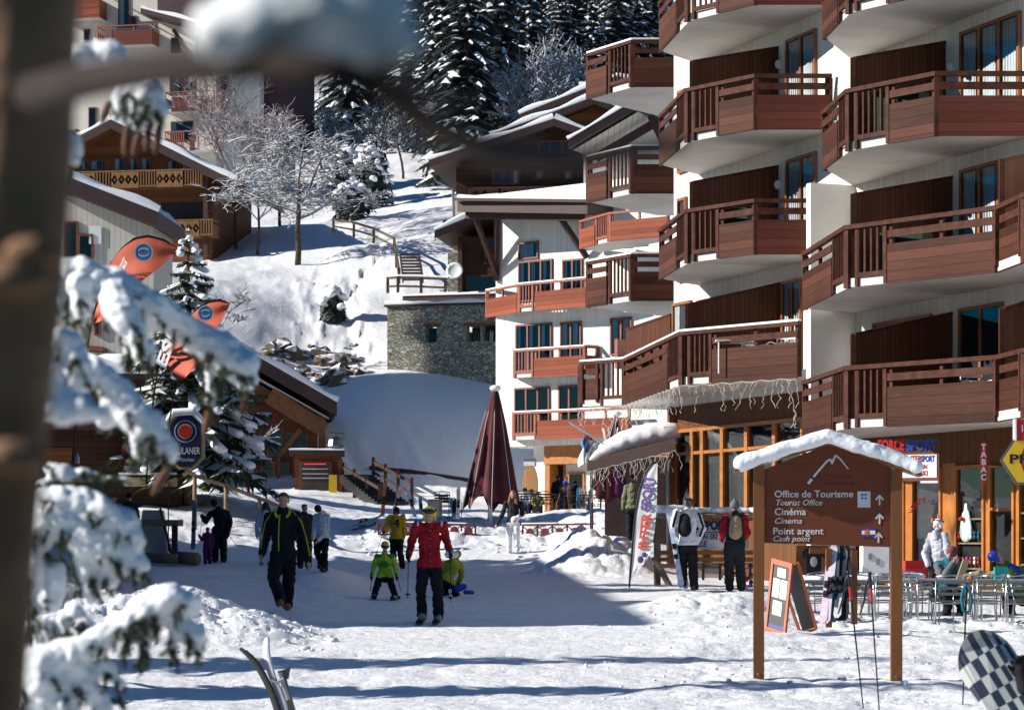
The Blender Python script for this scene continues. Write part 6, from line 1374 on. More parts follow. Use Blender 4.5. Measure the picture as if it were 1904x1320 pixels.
    m = MB(); m.ball(f.pt(s(1613), h(1613, 989.5), d+.009), (.033, .003, .033), 12); part(m, 'orange_disc', ORANGEP, b)
DKRED = plain('dark_red_lettering', (.12, .012, .010), .5, .1, 8, 0); snow_cap_near = snowmat('snow_cap_near', .35, 6)
tourist_sign()
def a_board():
    Y = 33.5; t = thing('pavement_board', 'orange framed folding menu board with white sheets on snow', 'menu board', P(1450, 1180, Y))
    A, B, C, D = P(1424, 1176, Y), P(1462, 1188, Y-.35), P(1481, 1046, Y-.1), P(1438, 1038, Y+.25)
    u = (B-A); v = (D-A); n = u.cross(v).normalized(); n = n if n.y < 0 else -n
    def fr(mb, a0, a1, b0, b1, o0, o1): mb.obox(A+u*a0+v*b0+n*o0, u*(a1-a0), v*(b1-b0), n*(o1-o0))
    m = MB(); fr(m, 0, .10, -.04, 1, 0, .035); fr(m, .90, 1, -.04, 1, 0, .035); fr(m, .1, .9, .93, 1, .002, .033); fr(m, .1, .9, .03, .09, .002, .033); fo = part(m, 'frame', ORANGER, t)
    m = MB(); fr(m, .1, .9, .09, .93, .008, .018); part(m, 'slate', BLACK, t)
    for a0, a1, b0, b1 in ((.32, .72, .78, .90), (.16, .47, .50, .75), (.52, .84, .50, .75), (.25, .68, .27, .46)): m = MB(); fr(m, a0, a1, b0, b1, .019, .022); part(m, 'paper_sheet', WHITE, fo)
    m = MB(); fr(m, .14, .86, .10, .14, .019, .021); part(m, 'blue_strip', BLUEP, fo)
    m = MB(); m.obox(C+V((.01, .03, -.02)), P(1517, 1168, Y+.75)-C, (P(1489, 1178, Y+1.0)-P(1517, 1168, Y+.75))*.85, V((.012, .015, 0))); bo = part(m, 'back_leaf', BLACK, t)
    m = MB(); m.beam(C+V((.02, .02, 0)), P(1518, 1168, Y+.74), .035, .03); m.beam(D+V((.03, .1, 0)), P(1489, 1180, Y+1.02), .035, .03); m.beam(P(1518, 1166, Y+.75), P(1489, 1172, Y+1.0), .03, .03); part(m, 'back_frame', ORANGER, bo)
ORANGER = plain('red_orange_wood', (.40, .085, .03), .5, .25, 8, .1)
a_board()
def poles():
    for lab, a, b, Y in (('ski pole with red band planted in front of the sign, left of the pair', (1577, 1063), (1609, 1350), 22.6), ('ski pole with red band planted beside the right sign post', (1617, 1066), (1637, 1352), 22.3)):
        pole(lab, P(*a, Y), P(*b, Y-.1), r=.010, col=REDP, strap=True, basket=False)
    pole('lone ski pole with a teal strap left of the chequered snowboard', P(1797, 1086, 22.8), P(1789, 1345, 22.6), r=.010, basket=False)
    m = MB(); c = P(1797, 1086, 22.75); q = [c+V((dx*.0051, 0, -dy*.0051)) for dx, dy in ((0, 0), (-7, 10), (-9, 28), (-6, 46), (0, 54), (6, 47), (9, 30), (7, 12), (1, 0))]; m.tube(q, .016, 6); solo(m, 'head_band', C_TEAL, 'teal headband looped over the lone ski pole', 'headband', c, smooth=True)
poles()
def snowboard():
    Y = 12.2; t = thing('snowboard', 'chequered navy and grey snowboard with a purple logo patch lying nose up', 'snowboard', P(1890, 1330, Y))
    c = P(1838, 1236, Y); ax = (P(1915, 1352, Y-.15)-c).normalized(); sd = ax.cross(V((-.15, -1, .25))).normalized(); n = sd.cross(ax).normalized(); n = n if n.y < 0 else -n
    sd = -sd if sd.x < 0 else sd
    Rr = .150; m = MB(); vs = []; pts = []
    for i in range(25): a = PI-PI*i/24; pts.append((Rr*math.cos(a), -Rr*math.sin(a)*1.0))
    pts += [(Rr*.9, .3), (Rr*.84, .6), (Rr*.86, .9), (-Rr*.86, .9), (-Rr*.84, .6), (-Rr*.9, .3)]
    me = bpy.data.meshes.new('deck'); bm = bmesh.new(); up = [bm.verts.new(c+sd*x+ax*y+n*(.12*max(0, -y/.15+.1)**2)) for x, y in pts]; f_ = bm.faces.new(up); r = bmesh.ops.extrude_face_region(bm, geom=[f_]); bmesh.ops.translate(bm, vec=-n*.012, verts=[e for e in r['geom'] if isinstance(e, bmesh.types.BMVert)]); bmesh.ops.recalc_face_normals(bm, faces=bm.faces)
    uvl = bm.loops.layers.uv.new('UVMap')
    for f in bm.faces:
        for l in f.loops: d = l.vert.co-c; l[uvl].uv = (d.dot(sd), d.dot(ax))
    bm.to_mesh(me); bm.free(); off = wloc(t); co = getco(me)-np.array(off); me.vertices.foreach_set('co', co.ravel())
    mt, nt, b = _new('chequered_deck'); uv = coords(nt, 'UV'); sp = nt.nodes.new('ShaderNodeSeparateXYZ'); _lk(nt, uv, sp.inputs[0])
    # columns get narrower to the right edge, rows get narrower along the board
    X = _math(nt, 'ADD', sp.outputs[0], .165); xx = _math(nt, 'MULTIPLY', _math(nt, 'POWER', X, 1.7), 62); yy = _math(nt, 'MULTIPLY', _math(nt, 'POWER', _math(nt, 'ADD', sp.outputs[1], .17), 1.25), 13)
    k = _math(nt, 'MODULO', _math(nt, 'ADD', _math(nt, 'FLOOR', xx), _math(nt, 'FLOOR', yy)), 2)
    _lk(nt, _mix(nt, k, (.025, .032, .055), (.42, .44, .42)), b.inputs['Base Color']); b.inputs['Roughness'].default_value = .35
    me.materials.append(mt); link('deck', me, t)
    m = MB(); o = c+sd*-.10+ax*.03+n*.002; r2 = (sd*.92+ax*-.25).normalized(); u2 = r2.cross(n); u2 = u2 if u2.dot(ax) < 0 else -u2; m.obox(o+n*.004-r2*.015-u2*.055, r2*.085, u2*.085, n*.002); lp = part(m, 'logo_patch', plain('purple_patch', (.07, .055, .19), .4, .1, 5, 0), t)
    text('G', .085, C_PALE, lp, o+n*.007+r2*-.006-u2*.045, r2, u2, .002, .006)
    m = MB(); g = P(1898, 1245, 12.0); 
    capsule(m, g, g+V((.02, 0, -.09)), .035, .04, 10)
    for i, (dx, dz) in enumerate(((-.03, .05), (-.012, .065), (.01, .068), (.03, .06))): capsule(m, g+V((dx*.8, 0, .02)), g+V((dx, -.01, dz)), .014, .011, 8)
    capsule(m, g+V((-.03, 0, -.02)), g+V((-.062, -.01, .02)), .014, .011, 8)
    me = remesh(m, .007, 1, 'glove'); me.materials.append(C_BLACK); setp(link('glove', me), 'black knitted glove resting on top of the chequered snowboard', 'glove')
snowboard()
def front_skis():
    Y = 19.5
    for lab, pts, mat in (('dark ski tip bending away to the left at the lower edge', [(448, 1203), (470, 1222), (490, 1252), (508, 1290), (528, 1350)], C_CHAR), ('pale ski tip standing straight up at the lower edge', [(499, 1184), (497, 1210), (506, 1250), (522, 1290), (540, 1352)], C_PALE)):
        t = thing('ski_tip', lab, 'ski', P(*pts[-1], Y)); m = MB(); pr = []
        ps = [P(x, y, Y) for x, y in pts]; N = 20; fine = []
        for i in range(N+1):
            u = i/N*(len(ps)-1); j = min(len(ps)-2, int(u)); a = ps[max(0, j-1)]; b, c_, d_ = ps[j], ps[j+1], ps[min(len(ps)-1, j+2)]; q = u-j
            fine.append(.5*((2*b)+(-a+c_)*q+(2*a-5*b+4*c_-d_)*q*q+(-a+3*b-3*c_+d_)*q*q*q))
        vs = []
        for i, p in enumerate(fine):
            w = .05*min(1, math.sqrt(i/4+.04)); d = (fine[min(N, i+1)]-fine[max(0, i-1)]).normalized(); sdv = V((.55, -.83, 0)); nn = d.cross(sdv).normalized()
            vs += [p-sdv*w, p+sdv*w, p+sdv*w+nn*.018, p-sdv*w+nn*.018]
        fs = [(0, 1, 2, 3), (N*4, N*4+3, N*4+2, N*4+1)]
        for i in range(N):
            for q in range(4): fs.append((i*4+q, i*4+(q+1) % 4, i*4+4+(q+1) % 4, i*4+4+q))
        m.add(vs, fs); part(m, 'blade', mat, t, True)
        m = MB(); m.tube([P(505, 1262, Y-.06), P(515, 1268, Y-.06), P(528, 1262, Y-.06)] if mat is C_CHAR else [P(520, 1250, Y-.05), P(528, 1275, Y-.05), P(537, 1300, Y-.05)], .018, 6); part(m, 'binding', GREYP, t)
    m = MB(); m.beam(P(522, 1246, Y), P(546, 1330, Y), .05, .05); m.prism([P(516, 1250, Y), P(540, 1238, Y), P(536, 1262, Y), P(524, 1262, Y)], V((0, .05, 0))); solo(m, 'ski_brake', plain('grey_heel_piece', (.14, .11, .10), .5, .3, 8, .1), 'grey heel binding beside the two ski tips', 'binding', P(530, 1300, Y))
    m = MB(); m.tube([P(540, 1296, Y), P(550, 1330, Y)], .012, 6); solo(m, 'ski_strap', C_GREEN, 'green strap at the foot of the ski tips', 'strap', P(545, 1320, Y))
front_skis()
def feather(label, pole_pts, edge_pts, Y, mat, textsdef, slv=BLACK, cat='flag', wave=.03, foot=(), turn=0):
    """feather banner: curved pole with sleeve, cloth between pole and free edge (both lists run from top to bottom)"""
    t = thing('feather_flag', label, cat, P(*pole_pts[-1], Y)); m = MB(); m.tube([P(*q, Y) for q in list(pole_pts)+list(foot)], [.012]+[.02]*(len(pole_pts)+len(foot)-1), 7); part(m, 'pole', slv, t, True)
    def samp(pts, u):
        ps = [P(*q, Y) for q in pts]; ls = [0]
        for a, b in zip(ps, ps[1:]): ls.append(ls[-1]+(b-a).length)
        v = u*ls[-1]
        for i in range(len(ps)-1):
            if v <= ls[i+1]+1e-9: return ps[i].lerp(ps[i+1], (v-ls[i])/max(1e-9, ls[i+1]-ls[i]))
        return ps[-1]
    m = MB(); n, k = 26, 8; vs = []
    for i in range(n+1):
        a, b = samp(pole_pts, i/n), samp(edge_pts, i/n); b = V((0, 0, CZ))+(b-V((0, 0, CZ)))*(1-turn*abs(b.x-a.x)/Y)
        for j in range(k+1): w = j/k; vs.append(a.lerp(b, w)+V((0, math.sin(i*.9+w*5)*wave*w+math.sin(w*9+i*.35)*wave*.6, 0)))
    fs = [(i*(k+1)+j, i*(k+1)+j+1, (i+1)*(k+1)+j+1, (i+1)*(k+1)+j) for i in range(n) for j in range(k)]
    m.add(vs, fs); cl = part(m, 'cloth', mat, t, True, recalc=False)
    for body, size, col, o, r, bold, wd in textsdef:
        xp = float(np.interp(o[1], [q[1] for q in pole_pts], [q[0] for q in pole_pts])); rr = (P(o[0]+r[0], o[1]+r[1], Y)-P(*o, Y)).normalized()
        nn = V((-turn, -1, 0)).normalized(); rr = (rr-nn*rr.dot(nn)).normalized(); uu = nn.cross(rr); o_ = P(o[0], o[1], Y-turn*max(0, o[0]-xp)*Y/F)+nn*(wave*1.9+.004); 
        text(body, size*Y/F*1.38, col, cl, o_, rr, uu, .004, bold, 0, 'LEFT', 'lettering', wd*Y/F)
    return t, cl
VIO = plain('violet_ink', (.16, .10, .30), .7, .15, 6, 0); INK = plain('red_ink', (.62, .10, .07), .7, .15, 6, 0); FLAGW = plain('white_flag_cloth', (.72, .72, .70), .8, .06, 3, .1)
feather('white feather banner with red and violet vertical lettering beside the snowy ledge', [(1222, 858), (1212, 862), (1199, 880), (1188, 915), (1181, 960), (1176, 1010), (1172, 1062), (1170, 1092)], [(1222.5, 859), (1222, 900), (1221, 945), (1217, 990), (1210, 1025), (1199, 1047), (1186, 1058), (1175, 1064)], 46, FLAGW, [('INTER', 17, INK, (1203, 1022), (.13, -1), .012, 68), ('SPORT', 19, VIO, (1210, 950), (.12, -1), .014, 66)], turn=.3, wave=.010)
m_ = MB(); m_.ball(P(1191, 1040, 45.9), (.06, .01, .07), 10); m_.ball(P(1198, 1031, 45.9), (.05, .01, .05), 10)
_ff = [o for o in bpy.data.objects if o.name == 'feather_flag'][0]; part(m_, 'round_mark', VIO, _ff)
EMB = plain('blue_emblem', (.06, .22, .48), .7, .2, 6, 0)
def emblem(t, c, r, Y):
    m = MB(); o = P(*c, Y)-V((0, .085, 0)); R = r*Y/F
    ring = [(math.cos(a), math.sin(a)) for a in np.linspace(0, 2*PI, 25)[:-1]]
    m.add([o+V((R*x, 0, R*z)) for x, z in ring], [tuple(range(24))]); e = part(m, 'emblem', EMB, t, recalc=False)
    m = MB(); o2 = o-V((0, .006, 0)); ro, ri = R*1.0, R*.84
    vs = [o2+V((ro*x, 0, ro*z)) for x, z in ring]+[o2+V((ri*x, 0, ri*z)) for x, z in ring]; m.add(vs, [(i, (i+1) % 24, 24+(i+1) % 24, 24+i) for i in range(24)])
    for k in (0, 1):
        sg = 1-2*k; q = [o2+V((sg*R*.62*math.cos(a)*.9, 0, sg*(R*.30*math.sin(a*1.0)+.0))) for a in np.linspace(-.3, PI, 9)]
        for a, b in zip(q, q[1:]): m.add([a, b, b+V((0, 0, sg*R*.2)), a+V((0, 0, sg*R*.2))], [(0, 1, 2, 3)])
    part(m, 'emblem_swirl', C_PALE, e, recalc=False)
t1, c1 = feather('coral feather flag with round blue emblem, highest of the three by the hall', [(330, 462), (305, 446), (275, 438), (250, 443), (228, 460), (206, 488), (188, 530), (176, 575), (170, 600)], [(331, 463), (318, 478), (295, 500), (262, 524), (240, 545), (222, 565), (208, 580), (194, 594), (176, 602)], 58, CORAL, [('ECOLE DU', 5, LETW, (226, 503), (.7, -.7), .004, 26), ('SKI', 8, LETW, (232, 508), (.7, -.7), .006, 22)], foot=[(160, 660), (140, 800), (130, 900)], turn=.9)
emblem(t1, (268, 470), 18, 57.6)
t2, c2 = feather('coral feather flag with large white letters in front of the snowy spruce', [(427, 564), (408, 557), (388, 560), (368, 572), (345, 598), (318, 635), (298, 666)], [(428, 565), (418, 585), (404, 610), (390, 640), (372, 665), (352, 690), (330, 708)], 56, CORAL, [('ESF', 30, C_PALE, (309, 690), (.62, -.78), .02, 82)], foot=[(288, 720), (278, 800), (272, 900)], turn=.9)
emblem(t2, (383, 583), 15, 55.6)
t3, c3 = feather('third coral flag whose lower edge shows right behind the lettered one', [(398, 628), (380, 634), (362, 648), (345, 672), (335, 695)], [(399, 629), (390, 645), (372, 672), (352, 694), (336, 712)], 58.5, CORAL, [], foot=[(322, 740), (312, 800), (308, 900)], turn=.9)
emblem(t3, (372, 648), 11, 58.2)
def beer_sign():
    Y = 66; c = P(345, 820, Y); t = thing('pub_sign', 'navy octagonal beer sign with gold rim under a cap of snow', 'sign', P(346, 870, Y)); k = Y/F
    oc = lambda w, h, q: [(-w, -h+q), (-w+q, -h), (w-q, -h), (w, -h+q), (w, h-q), (w-q, h), (-w+q, h), (-w, h-q)]
    def pl(w, h, q, o, th, mat, nm, par=t): m = MB(); m.prism([c+V((x*k, o, z*k)) for x, z in oc(w, h, q)], V((.03 if nm == 'case' else 0, -th, 0))); return part(m, nm, mat, par)
    cs = pl(33, 52, 20, .0, -.16, NAVY, 'case'); pl(33, 52, 20, -.002, .02, GOLD, 'rim', cs); pl(29, 48, 18, -.026, .01, NAVY, 'face', cs)
    for r, mat, o, nm in ((21, C_PALE, -.04, 'ring'), (19, NAVY, -.045, 'ring_inner'), (14, GOLD, -.05, 'medal_rim'), (12, REDP, -.055, 'medal')):
        m = MB(); m.add([c+V((r*k*math.cos(a), o, (18+r*math.sin(a))*k)) for a in np.linspace(0, 2*PI, 25)[:-1]], [tuple(range(24))]); part(m, nm, mat, cs, recalc=False)
    text('PAULANER', 13*k*1.38, C_PALE, cs, c+V((-27*k, -.045, -24*k)), (1, 0, 0), Z3, .004, .004, 0, 'LEFT', 'lettering', 54*k); text('München', 8*k*1.38, C_PALE, cs, c+V((-14*k, -.045, -38*k)), (1, 0, 0), Z3, .004, 0, 0, 'LEFT', 'lettering', 30*k)
    mb = MB()
    for y in (.0, .14): capsule(mb, c+V((-22*k, y, 53*k)), c+V((14*k, y, 55*k)), .11, .11, 10); capsule(mb, c+V((14*k, y, 55*k)), c+V((33*k, y, 36*k)), .10, .08, 10); capsule(mb, c+V((-22*k, y, 53*k)), c+V((-33*k, y, 40*k)), .10, .07, 10)
    me = remesh(mb, .02, 2, 'snow_cap'); co = getco(me)-np.array(wloc(t)); me.vertices.foreach_set('co', co.ravel()); me.materials.append(snow_soft); link('snow_cap', me, t)
    m = MB(); m.beam(c+V((-.2, .12, .3)), c+V((-.5, 2.6, .3)), .06, .06); part(m, 'bracket', BEAM, t)
beer_sign()
def umbrella(label, px, ytop, yhem, ybase, hw, Y, lean=0, group=None):
    k = Y/F; t = thing('closed_parasol', label, 'parasol', P(px-8, ybase, Y)); top = P(px, ytop, Y); hem = P(px-8, yhem, Y); H = top.z-hem.z
    m = MB(); n = 48; rows = 16; vs = []
    for i in range(rows+1):
        u = i/rows; R = hw*k*(.06+.94*u**.85)
        for j in range(n):
            a = 2*PI*j/n; fold = .62+.38*abs(math.cos(a*4+.5*math.sin(u*3)))**.7; fold = lerp(1, fold, min(1, u*2)); sag = .10*H*(abs(math.sin(a*4)))*u**6+.04*H*math.sin(a*3+1)*u**5
            vs.append(top.lerp(hem, u)+V((R*fold*math.cos(a), R*fold*math.sin(a), sag)))
    fs = [(i*n+j, i*n+(j+1) % n, (i+1)*n+(j+1) % n, (i+1)*n+j) for i in range(rows) for j in range(n)]
    m.add(vs, fs); part(m, 'canopy', BURG, t, True, recalc=False)
    for j in range(8):
        a = 2*PI*j/8+.02; m = MB(); m.tube([top.lerp(hem, u)+V((hw*k*(.06+.94*u**.85)*1.01*math.cos(a), hw*k*(.06+.94*u**.85)*1.01*math.sin(a), .10*H*0*u)) for u in (0, .3, .6, .8, .97)], .010, 5); part(m, 'trim', TRIM, t)
    m = MB(); m.tube([P(px-10, ybase+6, Y), P(px-9, yhem-60*(Y/74)**-1, Y)], .075, 8); part(m, 'pole', WHITE, t, True)
    for i in range(6):
        a = 2*PI*i/6+.3; m = MB(); b = P(px-10, yhem-12, Y); m.tube([b+V((.03*math.cos(a), .03*math.sin(a), 0)), b+V((.30*math.cos(a), .30*math.sin(a), 1.05))], .022, 5); part(m, 'strut', WHITE, t)
    m = MB(); m.ball(top+V((0, 0, -.03)), (.17, .17, .10), 10); part(m, 'snow_cap', snow_soft, t, True)
umbrella('tall closed burgundy parasol with pale piping in the snow bank', 921, 720, 950, 966, 55, 72)
umbrella('smaller closed burgundy parasol behind the snowy awning', 1146, 768, 868, 905, 24, 78)
def flagpole():
    Y = 57; t = thing('wall_flag', 'white blue and red flag drooping from a slanted pole by the awning', 'flag', P(1122, 824, Y)); m = MB(); m.tube([P(1123, 826, Y), P(1058, 784, Y)], [.02, .03], 7); part(m, 'pole', WHITE, t)
    def cl(poly, mat, nm):
        m = MB(); top, bot = poly; n = 10; vs = []
        for i in range(n+1):
            u = i/n; a = P(*[lerp(top[0][q], top[1][q], u) for q in (0, 1)], Y); b = P(*[lerp(bot[0][q], bot[1][q], u) for q in (0, 1)], Y)
            for j in range(9): w = j/8; vs.append(a.lerp(b, w)+V((.05*math.sin(w*6+u*4), .10*math.sin(u*9+w*2)*w, 0)))
        m.add(vs, [(i*9+j, i*9+j+1, (i+1)*9+j+1, (i+1)*9+j) for i in range(n) for j in range(8)]); part(m, nm, mat, t, True, recalc=False)
    cl((((1088, 804), (1102, 813)), ((1076, 868), (1098, 850))), FLAGW, 'white_cloth'); cl((((1100, 812), (1119, 824)), ((1078, 870), (1104, 838))), FLAGW, 'white_fold'); cl((((1084, 801), (1094, 808)), ((1084, 834), (1090, 842))), EMB, 'blue_cloth'); cl((((1090, 806), (1098, 811)), ((1094, 818), (1099, 820))), REDP, 'red_cloth')
flagpole()
def awning():
    t = thing('awning_shed', 'lean-to awning under a thick curved slab of snow beside the shop windows', 'awning', P(1200, 940, 62)); m = MB()
    a, b = P(1092, 862, 61), P(1256, 822, 60); bk = V((.8, 4, .25)); m.obox(a, b-a, bk, Z3*.10); m.obox(a-Z3*.2, b-a, V((0, .12, 0)), Z3*.198, 1); part(m, 'roof', [BEAM, FASCIA], t)
    mb = MB()
    for i in range(34):
        u = i/33; x = lerp(1100, 1250, u); y = np.interp(x, [1098, 1120, 1160, 1205, 1252], [853, 840, 823, 811, 806]); rr = np.interp(x, [1098, 1115, 1160, 1205, 1252], [.10, .20, .30, .34, .33])*(1+.05*math.sin(i*1.1))
        p = P(x, float(y), 61); capsule(mb, p, p+V((.6, 3.0, .15)), float(rr), float(rr), 10)
    me = remesh(mb, .05, 14, 'roof_snow'); co = getco(me)-np.array(wloc(t)); me.vertices.foreach_set('co', co.ravel()); me.materials.append(snow_soft); link('roof_snow', me, t)
    for x, Y in ((1100, 61.2), (1243, 60.5)): m = MB(); p = P(x, 850, Y); m.tube([p, V((p.x, p.y, gz(p.x, p.y)-.2))], .05, 7); part(m, 'post', METAL, t)
    w = thing('icicle_lights', 'short icicle light string under the snowy awning', 'string lights', P(1175, 850, 60.8)); r = random.Random(4); m = MB(); m.tube([a.lerp(b, i/14)+V((0, -.05, -.2-.03*(i % 2))) for i in range(15)], .008, 4); part(m, 'wire', TRIM, w)
    for i in range(46):
        q = a.lerp(b, (i+r.random())/46)+V((0, -.06, -.2)); L = r.choice((.15, .3, .45)) if i > 5 else r.choice((.5, .8)); c = [q]
        while L > 0: q = q+V((r.uniform(-.05, .05), 0, -.055)); c.append(q); L -= .055
        m = MB(); m.tube(c, .0065, 4); part(m, 'strand', TRIM, w)
    for i, (x, y0, y1, mt, lb) in enumerate(((1118, 868, 925, BURG, 'burgundy jacket hanging under the awning, nearest the flag'), (1133, 872, 930, BURG, 'burgundy jacket hanging left of the olive jacketed man'), (1150, 868, 922, C_PURP, 'dark purple jacket hanging behind the olive jacketed man'))):
        m = MB(); c = P(x, y0, 63.2); d = P(x, y1, 63.2); capsule(m, c-Z3*.1, d+Z3*.1, .12, .17, 10, (V((0, 1, 0)), .5)); 
        for s in (-1, 1): capsule(m, c+V((s*.1, 0, -.08)), c+V((s*.2, 0, -.55)), .06, .05, 8)
        me = remesh(m, .025, 2, 'jacket'); me.materials.append(mt); setp(link('hanging_jacket', me), lb, 'jacket')
    m = MB(); m.box(P(1215, 930, 67), (2.7, .1, 2.4)); solo(m, 'back_shade_sheet', FASCIA, 'dark sheet added for the shade under the snowy awning', 'screen', P(1215, 945, 67))  # dark sheet put in for the dimness below the awning roof
awning()
def burg_fence(label, x0, y0, x1, y1, Y0, Y1, hpx):
    a, b = P(x0, y0, Y0), P(x1, y1, Y1); t = thing('terrace_rail', label, 'railing', a.lerp(b, .5)-Z3*hpx*Y0/F); k = Y0/F; d = b-a; L = d.length; u = d/L; H = hpx*k
    m = MB(); m.beam(a, b, .10, .05); m.beam(a-Z3*H*.95, b-Z3*H*.95, .05, .05); part(m, 'rail', BURGW, t)
    n = max(3, round(L/.42))
    for i in range(n+1):
        p = a+u*(L*i/n); m = MB(); m.box(p-Z3*(H*.5), (.05, .05, H*.94)); 
        if i < n:
            q = p+u*(L/n)
            m.beam(p-Z3*H*.08, q-Z3*H*.88, .03, .03); m.beam(q-Z3*H*.08+V((0, .032, 0)), p-Z3*H*.88+V((0, .032, 0)), .03, .03)
            m.lathe([(.10, -.015), (.13, -.015), (.13, .015), (.10, .015)], p.lerp(q, .5)-Z3*H*.5+V((0, -.03, 0)), 10, 0, (u, Z3, V((0, 1, 0))))
        part(m, 'lattice_panel', BURGW, t)
    mb = MB(); r = random.Random(int(x0))
    for i in range(int(L/.5)): 
        if r.random() < .75: p = a+u*(i*.5); capsule(mb, p+Z3*.04, p+u*r.uniform(.3, .6)+Z3*.04, .05, .045, 8, (Z3, .6))
    me = remesh(mb, .025, 1, 'snow'); co = getco(me)-np.array(wloc(t)); me.vertices.foreach_set('co', co.ravel()); me.materials.append(snow_soft); link('snow', me, t)
burg_fence('burgundy lattice railing half buried in snow left of the tall parasol', 704, 972, 884, 976, 69.5, 69.0, 22)
burg_fence('burgundy lattice railing half buried in snow right of the ginger haired woman', 972, 976, 1110, 974, 69.3, 68.6, 28)
def standing_skis():
    r = random.Random(9); mats = [plain('orange_ski', (.5, .18, .06), .4, .5, 9, 0), plain('red_white_ski', (.55, .10, .10), .4, .6, 5, 0, col2=(.7, .7, .7)), C_PALE, plain('turquoise_ski', (.08, .36, .45), .4, .4, 6, 0), C_CHAR, plain('green_ski', (.25, .4, .1), .4, .5, 6, 0)]
    L = [('orange topped ski standing behind the yellow jacketed skier', (711, 960), (715, 898), 0), ('red and white ski leaning right behind the yellow jacketed skier', (730, 958), (744, 906), 1), ('pale ski leaning with its tip to the left, behind the red skier helmet', (772, 962), (757, 907), 2), ('turquoise snowboard like ski standing left of the chalkboard', (783, 958), (781, 925), 3), ('white ski standing tall beside the black chairs', (851, 965), (852, 907), 2), ('pale blue ski leaning on the chairs left of the parasol', (846, 966), (838, 928), 3), ('dark ski leaning on the chairs left of the parasol', (842, 966), (846, 930), 4)]
    for lab, a, b, k in L: ski(lab, P(*a, 71), P(*b, 71.6), (.4, -1, 0), mats[k], .11, tipup=.06)
    for i, (a, b, k) in enumerate((((1030, 958), (1048, 905), 0), ((1044, 960), (1044, 900), 4), ((1062, 958), (1056, 902), 0), ((1073, 960), (1076, 905), 3), ((1082, 960), (1080, 908), 2), ((1092, 960), (1098, 910), 4))):
        ski('ski propped upright among the cafe tables', P(*a, 84), P(*b, 84.3), (.3, -1, 0), mats[k], .12, group='skis at the cafe tables')
    ski('grey ski standing upright with its binding by the adult in black', P(359, 1022, 60.5), P(362, 930, 60.7), (-.3, -1, 0), plain('slate_ski', (.16, .19, .24), .4, .3, 6, 0), .11)
    for lab, a, b in (('yellow green ski lying on the snow bank by the group', (640, 990), (715, 966)), ('dark ski lying flat on the snow bank by the group', (652, 993), (700, 985))): ski(lab, hit(*a, 60)+Z3*.1, hit(*b, 60)+Z3*.12, (0, -.3, 1), mats[5] if 'green' in lab else C_CHAR, .10)
    for lab, a, b, mt in (('pink and white ski leaning on the rack post', (1530, 1160), (1545, 1025), plain('pink_ski', (.55, .22, .40), .4, .6, 9, 0, col2=(.7, .7, .7))), ('white ski leaning on the rack post, front of the bundle', (1536, 1160), (1552, 1012), C_PALE), ('silver ski upright in the rack bundle', (1551, 1158), (1556, 1010), METAL), ('dark grey ski upright in the rack bundle', (1562, 1156), (1566, 1012), C_CHAR), ('black ski upright at the right of the rack bundle', (1570, 1155), (1577, 1015), BLACK), ('pale ski behind the rack bundle', (1556, 1150), (1571, 1020), C_PALE)):
        ski(lab, P(*a, 36), P(*b, 36.5), (-.35, -1, 0), mt, .10)
    m = MB(); m.beam(P(1541, 1166, 36.4), P(1541, 1020, 36.4), .09, .09); m.beam(P(1505, 1024, 36.5), P(1590, 1024, 36.5), .08, .08); m.beam(P(1588, 1160, 36.4), P(1588, 1022, 36.4), .09, .09); solo(m, 'ski_rack', POSTW, 'timber ski rack holding a bundle of skis left of the right sign post', 'ski rack', P(1560, 1160, 36.4))
    t = thing('chalk_board', 'small chalk menu board with wooden frame in the snow left of the parasol', 'menu board', P(808, 962, 71.5)); f = Face(P(796, 962, 71.5)[:2], -8); m = MB(); f.pbox(m, 796, 822, 928, 963, 0, .06); part(m, 'frame', LOGW, t); m = MB(); f.pbox(m, 798, 817, 931, 959, .061, .07); part(m, 'slate', GREYP, t)
standing_skis()
def chair(mat, seatm, dark=False):
    t = thing('terrace_chair', 'metal chair', 'chair', (0, 0, 0)); R = .012
    for s in (-1, 1):
        m = MB(); m.tube([V((s*.25, -.22, 0)), V((s*.26, -.22, .40)), V((s*.265, -.21, .62)), V((s*.265, -.05, .66)), V((s*.25, .20, .64))], R, 6); part(m, 'front_leg', mat, t, True)
        m = MB(); m.tube([V((s*.24, .26, 0)), V((s*.235, .20, .42)), V((s*.235, .27, .84))], R, 6); part(m, 'rear_leg', mat, t, True)
    m = MB()
    for i in range(5): m.box((0, -.18+i*.09, .44), (.46, .05, .012))
    part(m, 'seat', seatm, t)
    m = MB()
    for i in range(3): m.box((0, .22+i*.022, .56+i*.09), (.45, .014, .045))
    part(m, 'backrest', seatm, t)
    m = MB(); m.tube([V((-.235, .27, .83)), V((0, .285, .855)), V((.235, .27, .83))], R, 6); part(m, 'top_tube', mat, t, True); m = MB(); m.tube([V((-.24, -.20, .40)), V((.24, -.20, .40))], R, 6); part(m, 'cross_tube', mat, t, True)
    return t
def table(mat, topm, w=1.2, d=.75):
    t = thing('terrace_table', 'table', 'table', (0, 0, 0)); m = MB(); m.box((0, 0, .74), (w, d, .035)); part(m, 'tabletop', topm, t)
    for x in (-1, 1):
        for y in (-1, 1): m = MB(); m.tube([V((x*(w/2-.06), y*(d/2-.06), 0)), V((x*(w/2-.06), y*(d/2-.06), .722))], .02, 6); part(m, 'leg', mat, t)
    return t
